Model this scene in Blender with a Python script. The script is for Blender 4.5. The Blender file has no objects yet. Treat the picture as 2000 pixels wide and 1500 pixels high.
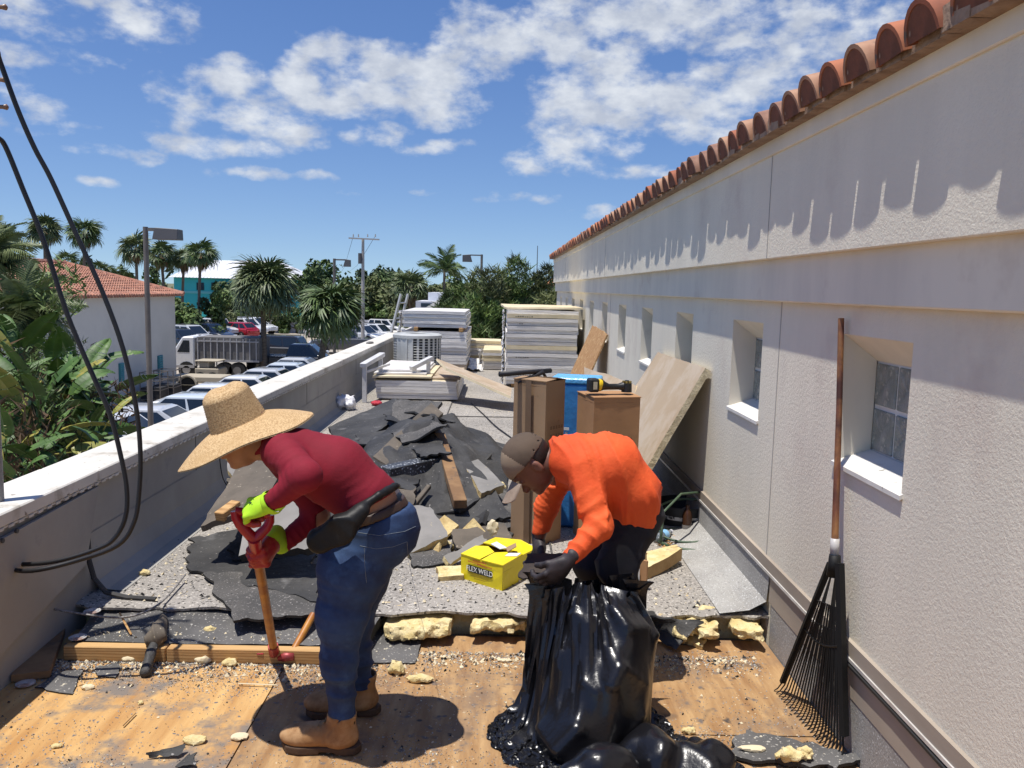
import bpy, bmesh, math, random
import numpy as np
from mathutils import Vector, Matrix
import openvdb
random.seed(7); np.random.seed(7)
S = bpy.context.scene
COL = S.collection
R = math.radians
# ---------------------------------------------------------------- camera
H, F = 1.65, 1600.0
_p, _y, _r = R(6.62), R(0.97), R(1.39)
_f = np.array([math.sin(_y)*math.cos(_p), math.cos(_y)*math.cos(_p), -math.sin(_p)])
_rt = np.array([math.cos(_y), -math.sin(_y), 0.0]); _up = np.cross(_rt, _f)
RT = math.cos(_r)*_rt + math.sin(_r)*_up
UP = -math.sin(_r)*_rt + math.cos(_r)*_up
FW = _f
CC = np.array([0, 0, H])
def ray(px, py): return FW + RT*(px-1000)/F - UP*(py-750)/F
def Zp(px, py, z):
    d = ray(px, py); return Vector(CC + d*(z-H)/d[2])
def Yp(px, py, y):
    d = ray(px, py); return Vector(CC + d*y/d[1])
def Xp(px, py, x):
    d = ray(px, py); return Vector(CC + d*x/d[0])
cam_d = bpy.data.cameras.new('camera'); cam = bpy.data.objects.new('camera', cam_d); COL.objects.link(cam)
cam_d.sensor_width = 36; cam_d.lens = 36*F/2000; cam_d.clip_start = 0.05; cam_d.clip_end = 3000
mw = Matrix.Identity(4)
for i in range(3):
    mw[i][0] = RT[i]; mw[i][1] = UP[i]; mw[i][2] = -FW[i]; mw[i][3] = CC[i]
cam.matrix_world = mw
S.camera = cam
# ---------------------------------------------------------------- sun
SUN = Vector((0.2, 0.13, -1)).normalized()
sd = bpy.data.lights.new('sun', 'SUN'); sd.energy = 5.0; sd.angle = R(0.53); sd.color = (1.0, 0.955, 0.89)
sun = bpy.data.objects.new('sun', sd); COL.objects.link(sun); sun.rotation_euler = SUN.to_track_quat('-Z', 'Y').to_euler()
sun.location = (0, 0, 30)
S.view_settings.view_transform = 'Standard'; S.view_settings.look = 'None'
S.view_settings.exposure = 0.06; S.view_settings.gamma = 1.0; S.view_settings.use_curve_mapping = False
S.cycles.use_denoising = True
S.cycles.max_bounces = 6; S.cycles.diffuse_bounces = 3; S.cycles.glossy_bounces = 3; S.cycles.transmission_bounces = 4
S.cycles.transparent_max_bounces = 6; S.cycles.caustics_reflective = False; S.cycles.caustics_refractive = False
# ---------------------------------------------------------------- sky with clouds
W = bpy.data.worlds.new('World'); S.world = W; W.use_nodes = True
nt = W.node_tree; nt.nodes.clear()
def N(t, **k):
    n = nt.nodes.new(t)
    for a, b in k.items(): setattr(n, a, b)
    return n
def L(a, b): nt.links.new(a, b)
def MA(op, a, b=None, c=None):
    n = N('ShaderNodeMath', operation=op)
    for i, v in enumerate((a, b, c)):
        if v is None: continue
        if isinstance(v, (int, float)): n.inputs[i].default_value = v
        else: L(v, n.inputs[i])
    return n.outputs[0]
SKY_STRENGTH = 0.118
sky = N('ShaderNodeTexSky', sky_type='NISHITA'); sky.sun_disc = False
sky.sun_elevation = math.asin(-SUN.z); sky.sun_rotation = math.atan2(-SUN.x, -SUN.y); sky.air_density = 1.0; sky.dust_density = 0.25; sky.ozone_density = 2.6
tc = N('ShaderNodeTexCoord'); nrm = N('ShaderNodeVectorMath', operation='NORMALIZE'); L(tc.outputs['Generated'], nrm.inputs[0])
sx = N('ShaderNodeSeparateXYZ'); L(nrm.outputs[0], sx.inputs[0])
X_, Y_, Z_ = sx.outputs
skv = N('ShaderNodeCombineXYZ'); L(X_, skv.inputs[0]); L(Y_, skv.inputs[1]); L(MA('MULTIPLY_ADD', MA('MAXIMUM', Z_, 0.0), 0.92, 0.085), skv.inputs[2])
skn = N('ShaderNodeVectorMath', operation='NORMALIZE'); L(skv.outputs[0], skn.inputs[0]); L(skn.outputs[0], sky.inputs['Vector'])
zc = MA('ADD', MA('MAXIMUM', Z_, 0.0), 0.10)
cb = N('ShaderNodeCombineXYZ'); L(MA('DIVIDE', X_, zc), cb.inputs[0]); L(MA('DIVIDE', Y_, zc), cb.inputs[1])
def noise(scale, det, rough, off=0.0, vec=None, dist=0.0):
    n = N('ShaderNodeTexNoise'); n.inputs['Scale'].default_value = scale; n.inputs['Detail'].default_value = det
    n.inputs['Roughness'].default_value = rough; n.inputs['Distortion'].default_value = dist
    mp = N('ShaderNodeMapping'); mp.inputs['Location'].default_value = (off, off*0.7, off*0.3)
    L(vec or cb.outputs[0], mp.inputs[0]); L(mp.outputs[0], n.inputs['Vector']); return n.outputs['Fac']
az = MA('ARCTAN2', X_, Y_); el = MA('ARCSINE', Z_)
cae = N('ShaderNodeCombineXYZ'); L(az, cae.inputs[0]); L(MA('MULTIPLY', el, 1.7), cae.inputs[1])
wob = N('ShaderNodeTexNoise'); wob.inputs['Scale'].default_value = 9; wob.inputs['Detail'].default_value = 3; L(cae.outputs[0], wob.inputs['Vector'])
wsep = N('ShaderNodeSeparateXYZ'); L(wob.outputs['Color'], wsep.inputs[0])
azw = MA('ADD', az, MA('MULTIPLY', MA('SUBTRACT', wsep.outputs[0], 0.5), 0.07))
elw = MA('ADD', el, MA('MULTIPLY', MA('SUBTRACT', wsep.outputs[1], 0.5), 0.045))
blobs = [(250,25,80,40,.8),(45,15,60,30,.9),(70,95,95,18,.7),(370,200,60,40,.9),(450,170,70,36,1),(520,225,85,38,1),(600,160,60,38,1),(650,95,52,26,1),
 (690,180,75,36,1.05),(765,125,80,40,1.1),(780,195,65,28,1),(850,155,95,55,1.15),(930,90,90,55,1.15),(1010,80,85,45,1.1),(1100,60,95,60,1.15),(1220,35,125,55,1.05),
 (1370,30,150,45,.88),(1530,35,170,50,.92),(1700,30,150,60,.88),(1100,180,60,45,.95),(1210,185,120,55,1.1),(1330,195,120,45,1.1),(1440,155,90,45,1.05),(1560,115,130,38,1),
 (1130,275,95,40,.9),(1050,320,60,30,.75),(370,277,65,17,.8),(500,275,105,17,.8),(735,260,55,22,.85),(865,287,60,14,.75),(540,338,95,14,.75),(225,298,60,12,.75),
 (180,356,38,8,.8),(680,381,24,8,.6),(1010,385,60,11,.6),(1140,418,42,14,.7),(1275,325,60,14,.7),(1400,265,70,34,.8),(1530,215,70,24,.8),(460,125,50,14,.7),(820,373,40,7,.55),(150,250,30,12,.55),(60,200,40,22,.55),
 (-400,150,260,60,.9),(-900,60,300,80,.9),(2500,120,300,90,.9),(3100,260,260,60,.8),(600,-260,380,80,.8),(1500,-420,420,110,.9)]
acc = None
for (bx, by, sa, se, w) in blobs:
    d = Vector(ray(bx, by)).normalized(); a0 = math.atan2(d.x, d.y); e0 = math.asin(d.z)
    dx = MA('MULTIPLY', MA('SUBTRACT', azw, a0), F/sa/1.05); dy = MA('MULTIPLY', MA('SUBTRACT', elw, e0), F/se/1.05)
    q = MA('MULTIPLY_ADD', dx, dx, MA('MULTIPLY', dy, dy))
    v = MA('MULTIPLY', MA('SUBTRACT', 1.0, MA('MULTIPLY', q, 0.42)), w)
    acc = v if acc is None else MA('MAXIMUM', acc, v)
acc = MA('MAXIMUM', acc, -0.15)
n1 = noise(24, 6, 0.56, 3.1, cae.outputs[0]); n2 = noise(0.55, 6, 0.55, 11.0)
out_of_view = MA('MULTIPLY', MA('SUBTRACT', n2, 0.62), 3.0)
dens = MA('ADD', MA('MULTIPLY', acc, 1.15), MA('MULTIPLY', MA('SUBTRACT', n1, 0.5), 2.7))
# clouds elsewhere in the sky (same kind of noise cover)
back = MA('GREATER_THAN', MA('ABSOLUTE', az), 1.25)
dens = MA('MAXIMUM', dens, MA('MULTIPLY', MA('ADD', out_of_view, MA('MULTIPLY', MA('SUBTRACT', n1, 0.5), 1.2)), MA('SMOOTH_MIN', MA('MAXIMUM', MA('SUBTRACT', MA('ABSOLUTE', az), 0.9), 0.0), 1.0, 0.1)))
mr = N('ShaderNodeMapRange'); mr.interpolation_type = 'SMOOTHSTEP'; L(dens, mr.inputs[0]); mr.inputs[1].default_value = 0.36; mr.inputs[2].default_value = 1.30
alpha = MA('MULTIPLY', mr.outputs[0], 0.93)
ccol = N('ShaderNodeMix', data_type='RGBA'); n3 = noise(20, 4, 0.6, 7.7, cae.outputs[0])
L(MA('MULTIPLY', MA('SUBTRACT', n3, 0.36), 3.2), ccol.inputs[0]); ccol.clamp_factor = True
ccol.inputs[6].default_value = (4.3, 4.7, 5.5, 1); ccol.inputs[7].default_value = (6.6, 6.9, 7.3, 1)
hs = N('ShaderNodeHueSaturation'); hs.inputs['Hue'].default_value = 0.512; hs.inputs['Saturation'].default_value = 1.2; hs.inputs['Value'].default_value = 1.04; L(sky.outputs[0], hs.inputs['Color'])
mx = N('ShaderNodeMix', data_type='RGBA'); L(alpha, mx.inputs[0]); L(hs.outputs[0], mx.inputs[6]); L(ccol.outputs[2], mx.inputs[7])
bg = N('ShaderNodeBackground'); bg.inputs[1].default_value = SKY_STRENGTH; L(mx.outputs[2], bg.inputs[0])
wo = N('ShaderNodeOutputWorld'); L(bg.outputs[0], wo.inputs[0])
# ---------------------------------------------------------------- materials
MATS = {}
def M(name, col, rough=0.8, col2=None, sc=4.0, lo=0.4, hi=0.62, det=5, stretch=None, spk=None, bump=None, bump2=None, metal=0.0, spec=0.5,
      col3=None, sc3=1.0, lo3=0.45, hi3=0.6, wave=None, trans=0.0, coat=0.0, sheen=0.0, sss=0.0):
    if name in MATS: return MATS[name]
    m = bpy.data.materials.new(name); m.use_nodes = True; t = m.node_tree; t.nodes.clear()
    def n(ty, **k):
        x = t.nodes.new(ty)
        for a, b in k.items(): setattr(x, a, b)
        return x
    ln = t.links.new
    out = n('ShaderNodeOutputMaterial'); b = n('ShaderNodeBsdfPrincipled'); ln(b.outputs[0], out.inputs[0])
    b.inputs['Roughness'].default_value = rough; b.inputs['Metallic'].default_value = metal
    b.inputs['Specular IOR Level'].default_value = spec
    if coat: b.inputs['Coat Weight'].default_value = coat; b.inputs['Coat Roughness'].default_value = 0.05
    if sheen: b.inputs['Sheen Weight'].default_value = sheen
    if trans: b.inputs['Transmission Weight'].default_value = trans
    if sss: b.inputs['Subsurface Weight'].default_value = sss; b.inputs['Subsurface Scale'].default_value = 0.01
    tc = n('ShaderNodeTexCoord'); vec = tc.outputs['Object']
    if stretch:
        mp = n('ShaderNodeMapping'); mp.inputs['Scale'].default_value = stretch; ln(vec, mp.inputs[0]); svec = mp.outputs[0]
    else: svec = vec
    def noi(scale, d=5, ro=0.6, v=None, off=0):
        x = n('ShaderNodeTexNoise'); x.inputs['Scale'].default_value = scale; x.inputs['Detail'].default_value = d; x.inputs['Roughness'].default_value = ro
        if off:
            m2 = n('ShaderNodeMapping'); m2.inputs['Location'].default_value = (off, off, off); ln(v or svec, m2.inputs[0]); ln(m2.outputs[0], x.inputs['Vector'])
        else: ln(v or svec, x.inputs['Vector'])
        return x.outputs['Fac']
    def rng(s, a, c):
        x = n('ShaderNodeMapRange'); ln(s, x.inputs[0]); x.inputs[1].default_value = a; x.inputs[2].default_value = c; return x.outputs[0]
    def mix(f, a, c):
        x = n('ShaderNodeMix', data_type='RGBA'); ln(f, x.inputs[0])
        for i, v in ((6, a), (7, c)):
            if isinstance(v, tuple): x.inputs[i].default_value = (*v[:3], 1)
            else: ln(v, x.inputs[i])
        return x.outputs[2]
    cur = tuple(col)
    if col2: cur = mix(rng(noi(sc, det), lo, hi), cur, tuple(col2))
    if col3: cur = mix(rng(noi(sc3, 5, 0.65, vec, 5.3), lo3, hi3), cur, tuple(col3))
    if wave:   # (color, scale, distortion, axis)
        x = n('ShaderNodeTexWave'); x.bands_direction = wave[3]; x.inputs['Scale'].default_value = wave[1]; x.inputs['Distortion'].default_value = wave[2]; x.inputs['Detail'].default_value = 3
        x.inputs['Detail Scale'].default_value = 1.5
        ln(svec, x.inputs['Vector']); cur = mix(rng(x.outputs['Fac'], 0.35, 0.95), cur, wave[0])
    for s in (spk or []):   # (color, scale, lo, hi)
        cur = mix(rng(noi(s[1], 2, 0.5, vec, 2.2 + s[1]), s[2], s[3]), cur, tuple(s[0]))
    if isinstance(cur, tuple): b.inputs['Base Color'].default_value = (*cur[:3], 1)
    else: ln(cur, b.inputs['Base Color'])
    last = None
    for bp in (bump, bump2):
        if not bp: continue
        x = n('ShaderNodeBump'); x.inputs['Strength'].default_value = bp[1]; x.inputs['Distance'].default_value = bp[2]
        if len(bp) > 3 and bp[3] == 'V':
            v = n('ShaderNodeTexVoronoi'); v.inputs['Scale'].default_value = bp[0]; ln(svec, v.inputs['Vector']); h_ = v.outputs['Distance']
        elif len(bp) > 3 and bp[3] == 'W':
            v = n('ShaderNodeTexWave'); v.bands_direction = bp[4]; v.inputs['Scale'].default_value = bp[0]; v.inputs['Distortion'].default_value = bp[5]; ln(svec, v.inputs['Vector']); h_ = v.outputs['Fac']
        else: h_ = noi(bp[0], 5, 0.6, vec if (stretch and stretch[2] < 1) else None)
        ln(h_, x.inputs['Height'])
        if last: ln(last, x.inputs['Normal'])
        last = x.outputs[0]
    if last: ln(last, b.inputs['Normal'])
    MATS[name] = m; return m
# ---------------------------------------------------------------- objects
WL = {}
def wloc(o):
    v = Vector((0, 0, 0))
    while o is not None: v = v + Vector(o.location); o = o.parent
    return v
def tag(o, label=None, cat=None, group=None, kind=None):
    if label: o['label'] = label
    if cat: o['category'] = cat
    if group: o['group'] = group
    if kind: o['kind'] = kind
    return o
def thing(name, label, cat, loc=(0, 0, 0), group=None):
    o = bpy.data.objects.new(name, None); o.empty_display_size = 0.1; COL.objects.link(o); o.location = loc
    return tag(o, label, cat, group)
def link(name, me, parent=None, loc=(0, 0, 0), rot=None):
    o = bpy.data.objects.new(name, me); COL.objects.link(o); o.location = loc
    if rot is not None: o.rotation_euler = rot
    if parent: o.parent = parent
    return o
def copy_tree(o, parent=None):
    c = o.copy(); COL.objects.link(c); c.parent = parent
    for ch in list(o.children): copy_tree(ch, c)
    return c
class MB:
    def __init__(s): s.v = []; s.f = []; s.m = []
    def add(s, vs, fs, mi=0):
        b = len(s.v); s.v += [tuple(v) for v in vs]; s.f += [tuple(b+i for i in f) for f in fs]; s.m += [mi]*len(fs); return s
    def box(s, lo, hi, mi=0):
        x0, y0, z0 = lo; x1, y1, z1 = hi
        return s.add([(x0,y0,z0),(x1,y0,z0),(x1,y1,z0),(x0,y1,z0),(x0,y0,z1),(x1,y0,z1),(x1,y1,z1),(x0,y1,z1)],
                     [(0,3,2,1),(4,5,6,7),(0,1,5,4),(1,2,6,5),(2,3,7,6),(3,0,4,7)], mi)
    def obox(s, c, ax, ay, az, mi=0):   # centre and three half-axis vectors
        c, ax, ay, az = map(Vector, (c, ax, ay, az))
        vs = [c+ax*i+ay*j+az*k for k in (-1, 1) for i, j in ((-1,-1),(1,-1),(1,1),(-1,1))]
        return s.add(vs, [(0,3,2,1),(4,5,6,7),(0,1,5,4),(1,2,6,5),(2,3,7,6),(3,0,4,7)], mi)
    def beam(s, a, b, w, h, mi=0, up=(0, 0, 1)):
        a, b = Vector(a), Vector(b); d = (b-a); l = d.length; d.normalize(); u = Vector(up)
        sd_ = d.cross(u)
        if sd_.length < 1e-4: sd_ = Vector((1, 0, 0))
        sd_.normalize(); u = sd_.cross(d)
        return s.obox((a+b)/2, d*l/2, sd_*w/2, u*h/2, mi)
    def tube(s, pts, rad, n=8, mi=0, caps=True):
        pts = [Vector(p) for p in pts]; k = len(pts)
        if not hasattr(rad, '__len__'): rad = [rad]*k
        ref = None; base = len(s.v)
        for i, p in enumerate(pts):
            d = (pts[min(i+1, k-1)]-pts[max(i-1, 0)]); d.normalize()
            if ref is None:
                ref = d.cross(Vector((0, 0, 1)));
                if ref.length < 1e-3: ref = Vector((1, 0, 0))
            ref = ref - d*ref.dot(d)
            if ref.length < 1e-6: ref = d.orthogonal()
            ref.normalize(); o2 = d.cross(ref)
            for j in range(n):
                a = 2*math.pi*j/n; s.v.append(tuple(p+(ref*math.cos(a)+o2*math.sin(a))*rad[i]))
        for i in range(k-1):
            for j in range(n):
                j2 = (j+1) % n; s.f.append((base+i*n+j, base+i*n+j2, base+(i+1)*n+j2, base+(i+1)*n+j)); s.m.append(mi)
        if caps:
            s.f.append(tuple(base+j for j in reversed(range(n)))); s.f.append(tuple(base+(k-1)*n+j for j in range(n))); s.m += [mi, mi]
        return s
    def lathe(s, prof, n=24, c=(0, 0, 0), mat=None, mi=0, fn=None):   # prof [(r,z)]
        base = len(s.v); c = Vector(c)
        for i, (r, z) in enumerate(prof):
            for j in range(n):
                a = 2*math.pi*j/n; p = Vector((r*math.cos(a), r*math.sin(a), z))
                if fn: p = Vector(fn(p, a, i))
                if mat is not None: p = mat @ p
                s.v.append(tuple(p+c))
        for i in range(len(prof)-1):
            for j in range(n):
                j2 = (j+1) % n; s.f.append((base+i*n+j, base+i*n+j2, base+(i+1)*n+j2, base+(i+1)*n+j)); s.m.append(mi)
        return s
    def build(s, name, mat, parent=None, smooth=False, angle=None, bevel=0, label=None):
        off = wloc(parent) if parent is not None else Vector((0, 0, 0))
        me = bpy.data.meshes.new(name); me.from_pydata([(v[0]-off.x, v[1]-off.y, v[2]-off.z) for v in s.v], [], s.f)
        for m_ in (mat if isinstance(mat, (list, tuple)) else [mat]): me.materials.append(m_)
        if isinstance(mat, (list, tuple)): me.polygons.foreach_set('material_index', s.m)
        bm = bmesh.new(); bm.from_mesh(me)
        bmesh.ops.recalc_face_normals(bm, faces=bm.faces)
        if bevel: bmesh.ops.bevel(bm, geom=[e for e in bm.edges if len(e.link_faces) == 2 and e.calc_face_angle(0) > 0.6], offset=bevel, segments=1, affect='EDGES', clamp_overlap=True)
        bm.to_mesh(me); bm.free()
        if smooth: me.polygons.foreach_set('use_smooth', [True]*len(me.polygons))
        if angle is not None: me.set_sharp_from_angle(angle=R(angle))
        o = link(name, me, parent)
        if label: o['label'] = label
        return o
def single(mb, name, mat, label, cat, group=None, **k):
    """one-mesh thing with its origin at its base centre"""
    vs = np.array(mb.v); c = Vector(((vs[:,0].min()+vs[:,0].max())/2, (vs[:,1].min()+vs[:,1].max())/2, vs[:,2].min()))
    mb.v = [(v[0]-c.x, v[1]-c.y, v[2]-c.z) for v in mb.v]
    o = mb.build(name, mat, None, **k); o.location = c; return tag(o, label, cat, group)
# ---------------------------------------------------------------- numpy noise + sdf
_perm = np.random.RandomState(3).rand(64, 64, 64).astype(np.float32)
def vn(x, y, z):
    xi = np.floor(x).astype(np.int32); yi = np.floor(y).astype(np.int32); zi = np.floor(z).astype(np.int32)
    fx = x-xi; fy = y-yi; fz = z-zi
    fx = fx*fx*(3-2*fx); fy = fy*fy*(3-2*fy); fz = fz*fz*(3-2*fz)
    g = lambda a, b, c: _perm[(xi+a) & 63, (yi+b) & 63, (zi+c) & 63]
    return ((g(0,0,0)*(1-fx)+g(1,0,0)*fx)*(1-fy)+(g(0,1,0)*(1-fx)+g(1,1,0)*fx)*fy)*(1-fz) + ((g(0,0,1)*(1-fx)+g(1,0,1)*fx)*(1-fy)+(g(0,1,1)*(1-fx)+g(1,1,1)*fx)*fy)*fz
def worley(x, y, z):
    xi = np.floor(x).astype(np.int32); yi = np.floor(y).astype(np.int32); zi = np.floor(z).astype(np.int32)
    f1 = np.full(x.shape, 9., np.float32); f2 = f1.copy()
    for a in (-1, 0, 1):
        for b in (-1, 0, 1):
            for c in (-1, 0, 1):
                i, j, k = (xi+a) & 63, (yi+b) & 63, (zi+c) & 63
                px = xi+a+_perm[i, j, k]; py = yi+b+_perm[j, k, i]; pz = zi+c+_perm[k, i, j]
                d = np.sqrt((x-px)**2+(y-py)**2+(z-pz)**2)
                f2 = np.minimum(f2, np.maximum(f1, d)); f1 = np.minimum(f1, d)
    return f1, f2
def fbm(x, y, z, o=3):
    s = 0; a = 0.5
    for i in range(o): s = s + a*vn(x+i*7.3, y+i*3.1, z); x = x*2.03; y = y*2.03; z = z*2.03; a *= 0.5
    return s/(1-0.5**o)
def cone(P, a, b, r1, r2):
    a = np.array(a, np.float32); b = np.array(b, np.float32); ab = b-a; L2 = float(ab@ab)+1e-9
    px, py, pz = P[0]-a[0], P[1]-a[1], P[2]-a[2]
    t = np.clip((px*ab[0]+py*ab[1]+pz*ab[2])/L2, 0, 1)
    return np.sqrt((px-t*ab[0])**2+(py-t*ab[1])**2+(pz-t*ab[2])**2)-(r1+(r2-r1)*t)
def ell(P, c, r, rot=None):
    px, py, pz = P[0]-c[0], P[1]-c[1], P[2]-c[2]
    if rot is not None:
        m = np.array(rot)   # rows = local axes
        px, py, pz = m[0,0]*px+m[0,1]*py+m[0,2]*pz, m[1,0]*px+m[1,1]*py+m[1,2]*pz, m[2,0]*px+m[2,1]*py+m[2,2]*pz
    k0 = np.sqrt((px/r[0])**2+(py/r[1])**2+(pz/r[2])**2); k1 = np.sqrt((px/r[0]**2)**2+(py/r[1]**2)**2+(pz/r[2]**2)**2)+1e-6
    return k0*(k0-1)/k1
def smin(a, b, k):
    h = np.clip(0.5+0.5*(b-a)/k, 0, 1); return b*(1-h)+a*h-k*h*(1-h)
def sdf_mesh(fn, lo, hi, vox, adapt=0.0):
    lo = np.array(lo, float); hi = np.array(hi, float); n = np.ceil((hi-lo)/vox).astype(int)+1
    g = [np.arange(n[i], dtype=np.float32)*vox+np.float32(lo[i]) for i in range(3)]
    P = np.meshgrid(*g, indexing='ij')
    d = fn(P).astype(np.float32)
    grid = openvdb.FloatGrid(3*vox); grid.copyFromArray(np.clip(d, -3*vox, 3*vox))
    grid.gridClass = openvdb.GridClass.LEVEL_SET
    pts, tris, quads = grid.convertToPolygons(isovalue=0.0, adaptivity=adapt)
    return np.array(pts)*vox+lo, np.array(tris), np.array(quads)
def sdf_obj(name, fn, lo, hi, vox, mat, parent, adapt=0.0, label=None):
    pts, tris, quads = sdf_mesh(fn, lo, hi, vox, adapt)
    off = wloc(parent) if parent is not None else Vector((0, 0, 0))
    me = bpy.data.meshes.new(name); pts = pts-np.array(off)
    me.from_pydata(pts.tolist(), [], [tuple(t[::-1]) for t in tris.tolist()]+[tuple(t[::-1]) for t in quads.tolist()])
    me.materials.append(mat); me.polygons.foreach_set('use_smooth', [True]*len(me.polygons))
    bm = bmesh.new(); bm.from_mesh(me); bmesh.ops.recalc_face_normals(bm, faces=bm.faces); bm.to_mesh(me); bm.free()
    o = link(name, me, parent)
    if label: o['label'] = label
    return o
def near(d, band, fn):
    """evaluate fn only where |d| < band, add to d"""
    m = np.abs(d) < band
    out = d.copy(); out[m] = d[m]+fn(m); return out
# ================================================================ SETTING
GZ = -3.6
RZ = 0.13
m_asphalt = M('asphalt', (.17,.165,.155), .9, col2=(.13,.125,.12), sc=.25, col3=(.23,.21,.18), sc3=.08, spk=[((.3,.29,.27), 14, .62, .7)], bump=(20, .2, .01))
m_lot = M('bleached_asphalt', (.36,.32,.26), .92, col2=(.28,.255,.215), sc=.3, col3=(.42,.36,.28), sc3=.12, spk=[((.2,.19,.17), 9, .6, .75)], bump=(15, .2, .01))
m_paint = M('road_paint', (.78,.77,.72), .7, col2=(.55,.54,.5), sc=6)
m_grassy = M('dry_ground', (.10,.12,.05), .95, col2=(.2,.17,.1), sc=.4, bump=(4,.5,.05))
m_curb = M('concrete_kerb', (.55,.52,.45), .9, col2=(.42,.4,.36), sc=3)
mb = MB(); mb.add([(-600,-60,GZ-.01),(600,-60,GZ-.01),(600,1500,GZ-.01),(-600,1500,GZ-.01)], [(0,1,2,3)])
o = mb.build('ground', m_grassy); o['kind'] = 'structure'
mb = MB(); mb.add([(-60,-20,GZ),(-2.3,-20,GZ),(1,24,GZ),(12,88,GZ),(-60,88,GZ)], [(0,1,2,3,4)])
o = mb.build('parking_lot', m_lot); o['kind'] = 'structure'
mb = MB(); mb.add([(-40,90,GZ+.004),(60,90,GZ+.004),(60,104,GZ+.004),(-40,104,GZ+.004)], [(0,1,2,3)])
o = mb.build('road', m_asphalt); o['kind'] = 'structure'
mb = MB(); mb.box((-12,104,GZ),(60,104.3,GZ+.14)); mb.box((-12,104.3,GZ),(60,107,GZ+.12))
o = mb.build('pavement', m_curb); o['kind'] = 'structure'
mb = MB()
for i in range(16):
    x0 = -26+i*1.0
    yy = 24+i*2.75
    mb.add([(-11.5,yy,GZ+.005),(-6.3,yy,GZ+.005),(-6.3,yy+.12,GZ+.005),(-11.5,yy+.12,GZ+.005)], [(0,1,2,3)])
for i in range(9):
    yy = 52+i*2.75
    mb.add([(-29,yy,GZ+.005),(-23.8,yy,GZ+.005),(-23.8,yy+.12,GZ+.005),(-29,yy+.12,GZ+.005)], [(0,1,2,3)])
o = mb.build('parking_bay_lines', m_paint); o['kind'] = 'structure'

# ---- own roof: base slab, plywood deck, membrane roof
m_ply = M('weathered_plywood', (.29,.155,.062), .85, col2=(.47,.295,.135), sc=9, lo=.36, hi=.66, det=8, stretch=(2.2,.35,1), col3=(.20,.135,.09), sc3=3.2, lo3=.50, hi3=.72, spk=[((.07,.055,.045), 14, .70, .76), ((.62,.5,.33), 55, .70, .76), ((.10,.07,.05), 6.5, .64, .72), ((.15,.12,.10), 22, .60, .72)], bump=(60,.25,.003), bump2=(14,.2,.003))
m_ply2 = M('fresh_plywood', (.43,.22,.07), .8, col2=(.62,.385,.15), sc=6, lo=.34, hi=.66, det=8, stretch=(2.4,.35,1), col3=(.20,.165,.135), sc3=3.2, lo3=.50, hi3=.60,
          spk=[((.16,.14,.13), 40, .66, .72), ((.10,.08,.06), 6, .72, .76)], bump=(50,.25,.003), bump2=(14,.2,.003))
m_dust = M('granule_dust', (.23,.22,.205), .95, col2=(.17,.16,.15), sc=5, spk=[((.42,.4,.37), 90, .6, .68), ((.05,.05,.05), 70, .64, .7), ((.5,.42,.26), 35, .72, .75)], bump=(120,.6,.004))
m_roofm = M('granulated_roofing', (.31,.285,.25), .95, col2=(.235,.218,.195), sc=1.7, lo=.35, hi=.7, col3=(.37,.34,.30), sc3=.7, lo3=.45, hi3=.7,
          spk=[((.56,.52,.46), 75, .58, .66), ((.06,.055,.05), 60, .58, .66), ((.50,.39,.22), 26, .70, .73), ((.035,.033,.03), 9, .69, .74)], bump=(130,.7,.004), bump2=(6,.25,.012))
m_black = M('black_membrane', (.035,.034,.034), .8, col2=(.065,.063,.06), sc=4, spk=[((.2,.19,.18), 80, .68, .75)], bump=(100,.5,.003), bump2=(7,.4,.01))
m_foam = M('yellow_foam', (.64,.50,.22), .95, col2=(.74,.63,.36), sc=16, col3=(.30,.20,.09), sc3=12, lo3=.55, hi3=.68, spk=[((.3,.2,.09), 30, .7, .75)], bump=(35,.9,.012), bump2=(90,.5,.004))
m_wood = M('lumber', (.58,.36,.15), .8, col2=(.45,.25,.09), sc=3, stretch=(.6,8,8), wave=((.38,.2,.07), 3, 4, 'Z'), bump=(30,.2,.003))
mb = MB(); mb.box((-2.2,-1.5,-.35),(1.5,17.6,-.03))
o = mb.build('roof_structure', m_dust); o['kind'] = 'structure'
# plywood sheets of the open deck, each sheet a part
deck = thing('roof_deck', 'open plywood deck of stripped roof in the foreground', 'roof deck', (-.2, 1.5, -.03))
deck['kind'] = 'structure'
del deck['category'], deck['label']
def plysheet(x0, y0, x1, y1, mat, dz=0):
    mb = MB(); g = .003; nx, ny = 6, 6
    mb.box((x0+g,y0+g,-.03),(x1-g,y1-g,0+dz))
    mb.build('plywood_sheet', mat, deck)
plysheet(-2.02, -1.2, -.9, 2.35, m_ply2); plysheet(-2.02, 2.35, -.9, 3.75, m_ply2, -.001)
plysheet(-.9, -1.2, .32, 1.9, m_ply); plysheet(-.9, 1.9, .32, 3.75, m_ply, -.001)
plysheet(.32, -1.2, 1.308, 2.9, m_ply, -.0015); plysheet(.32, 2.9, 1.308, 3.75, m_ply)
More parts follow.
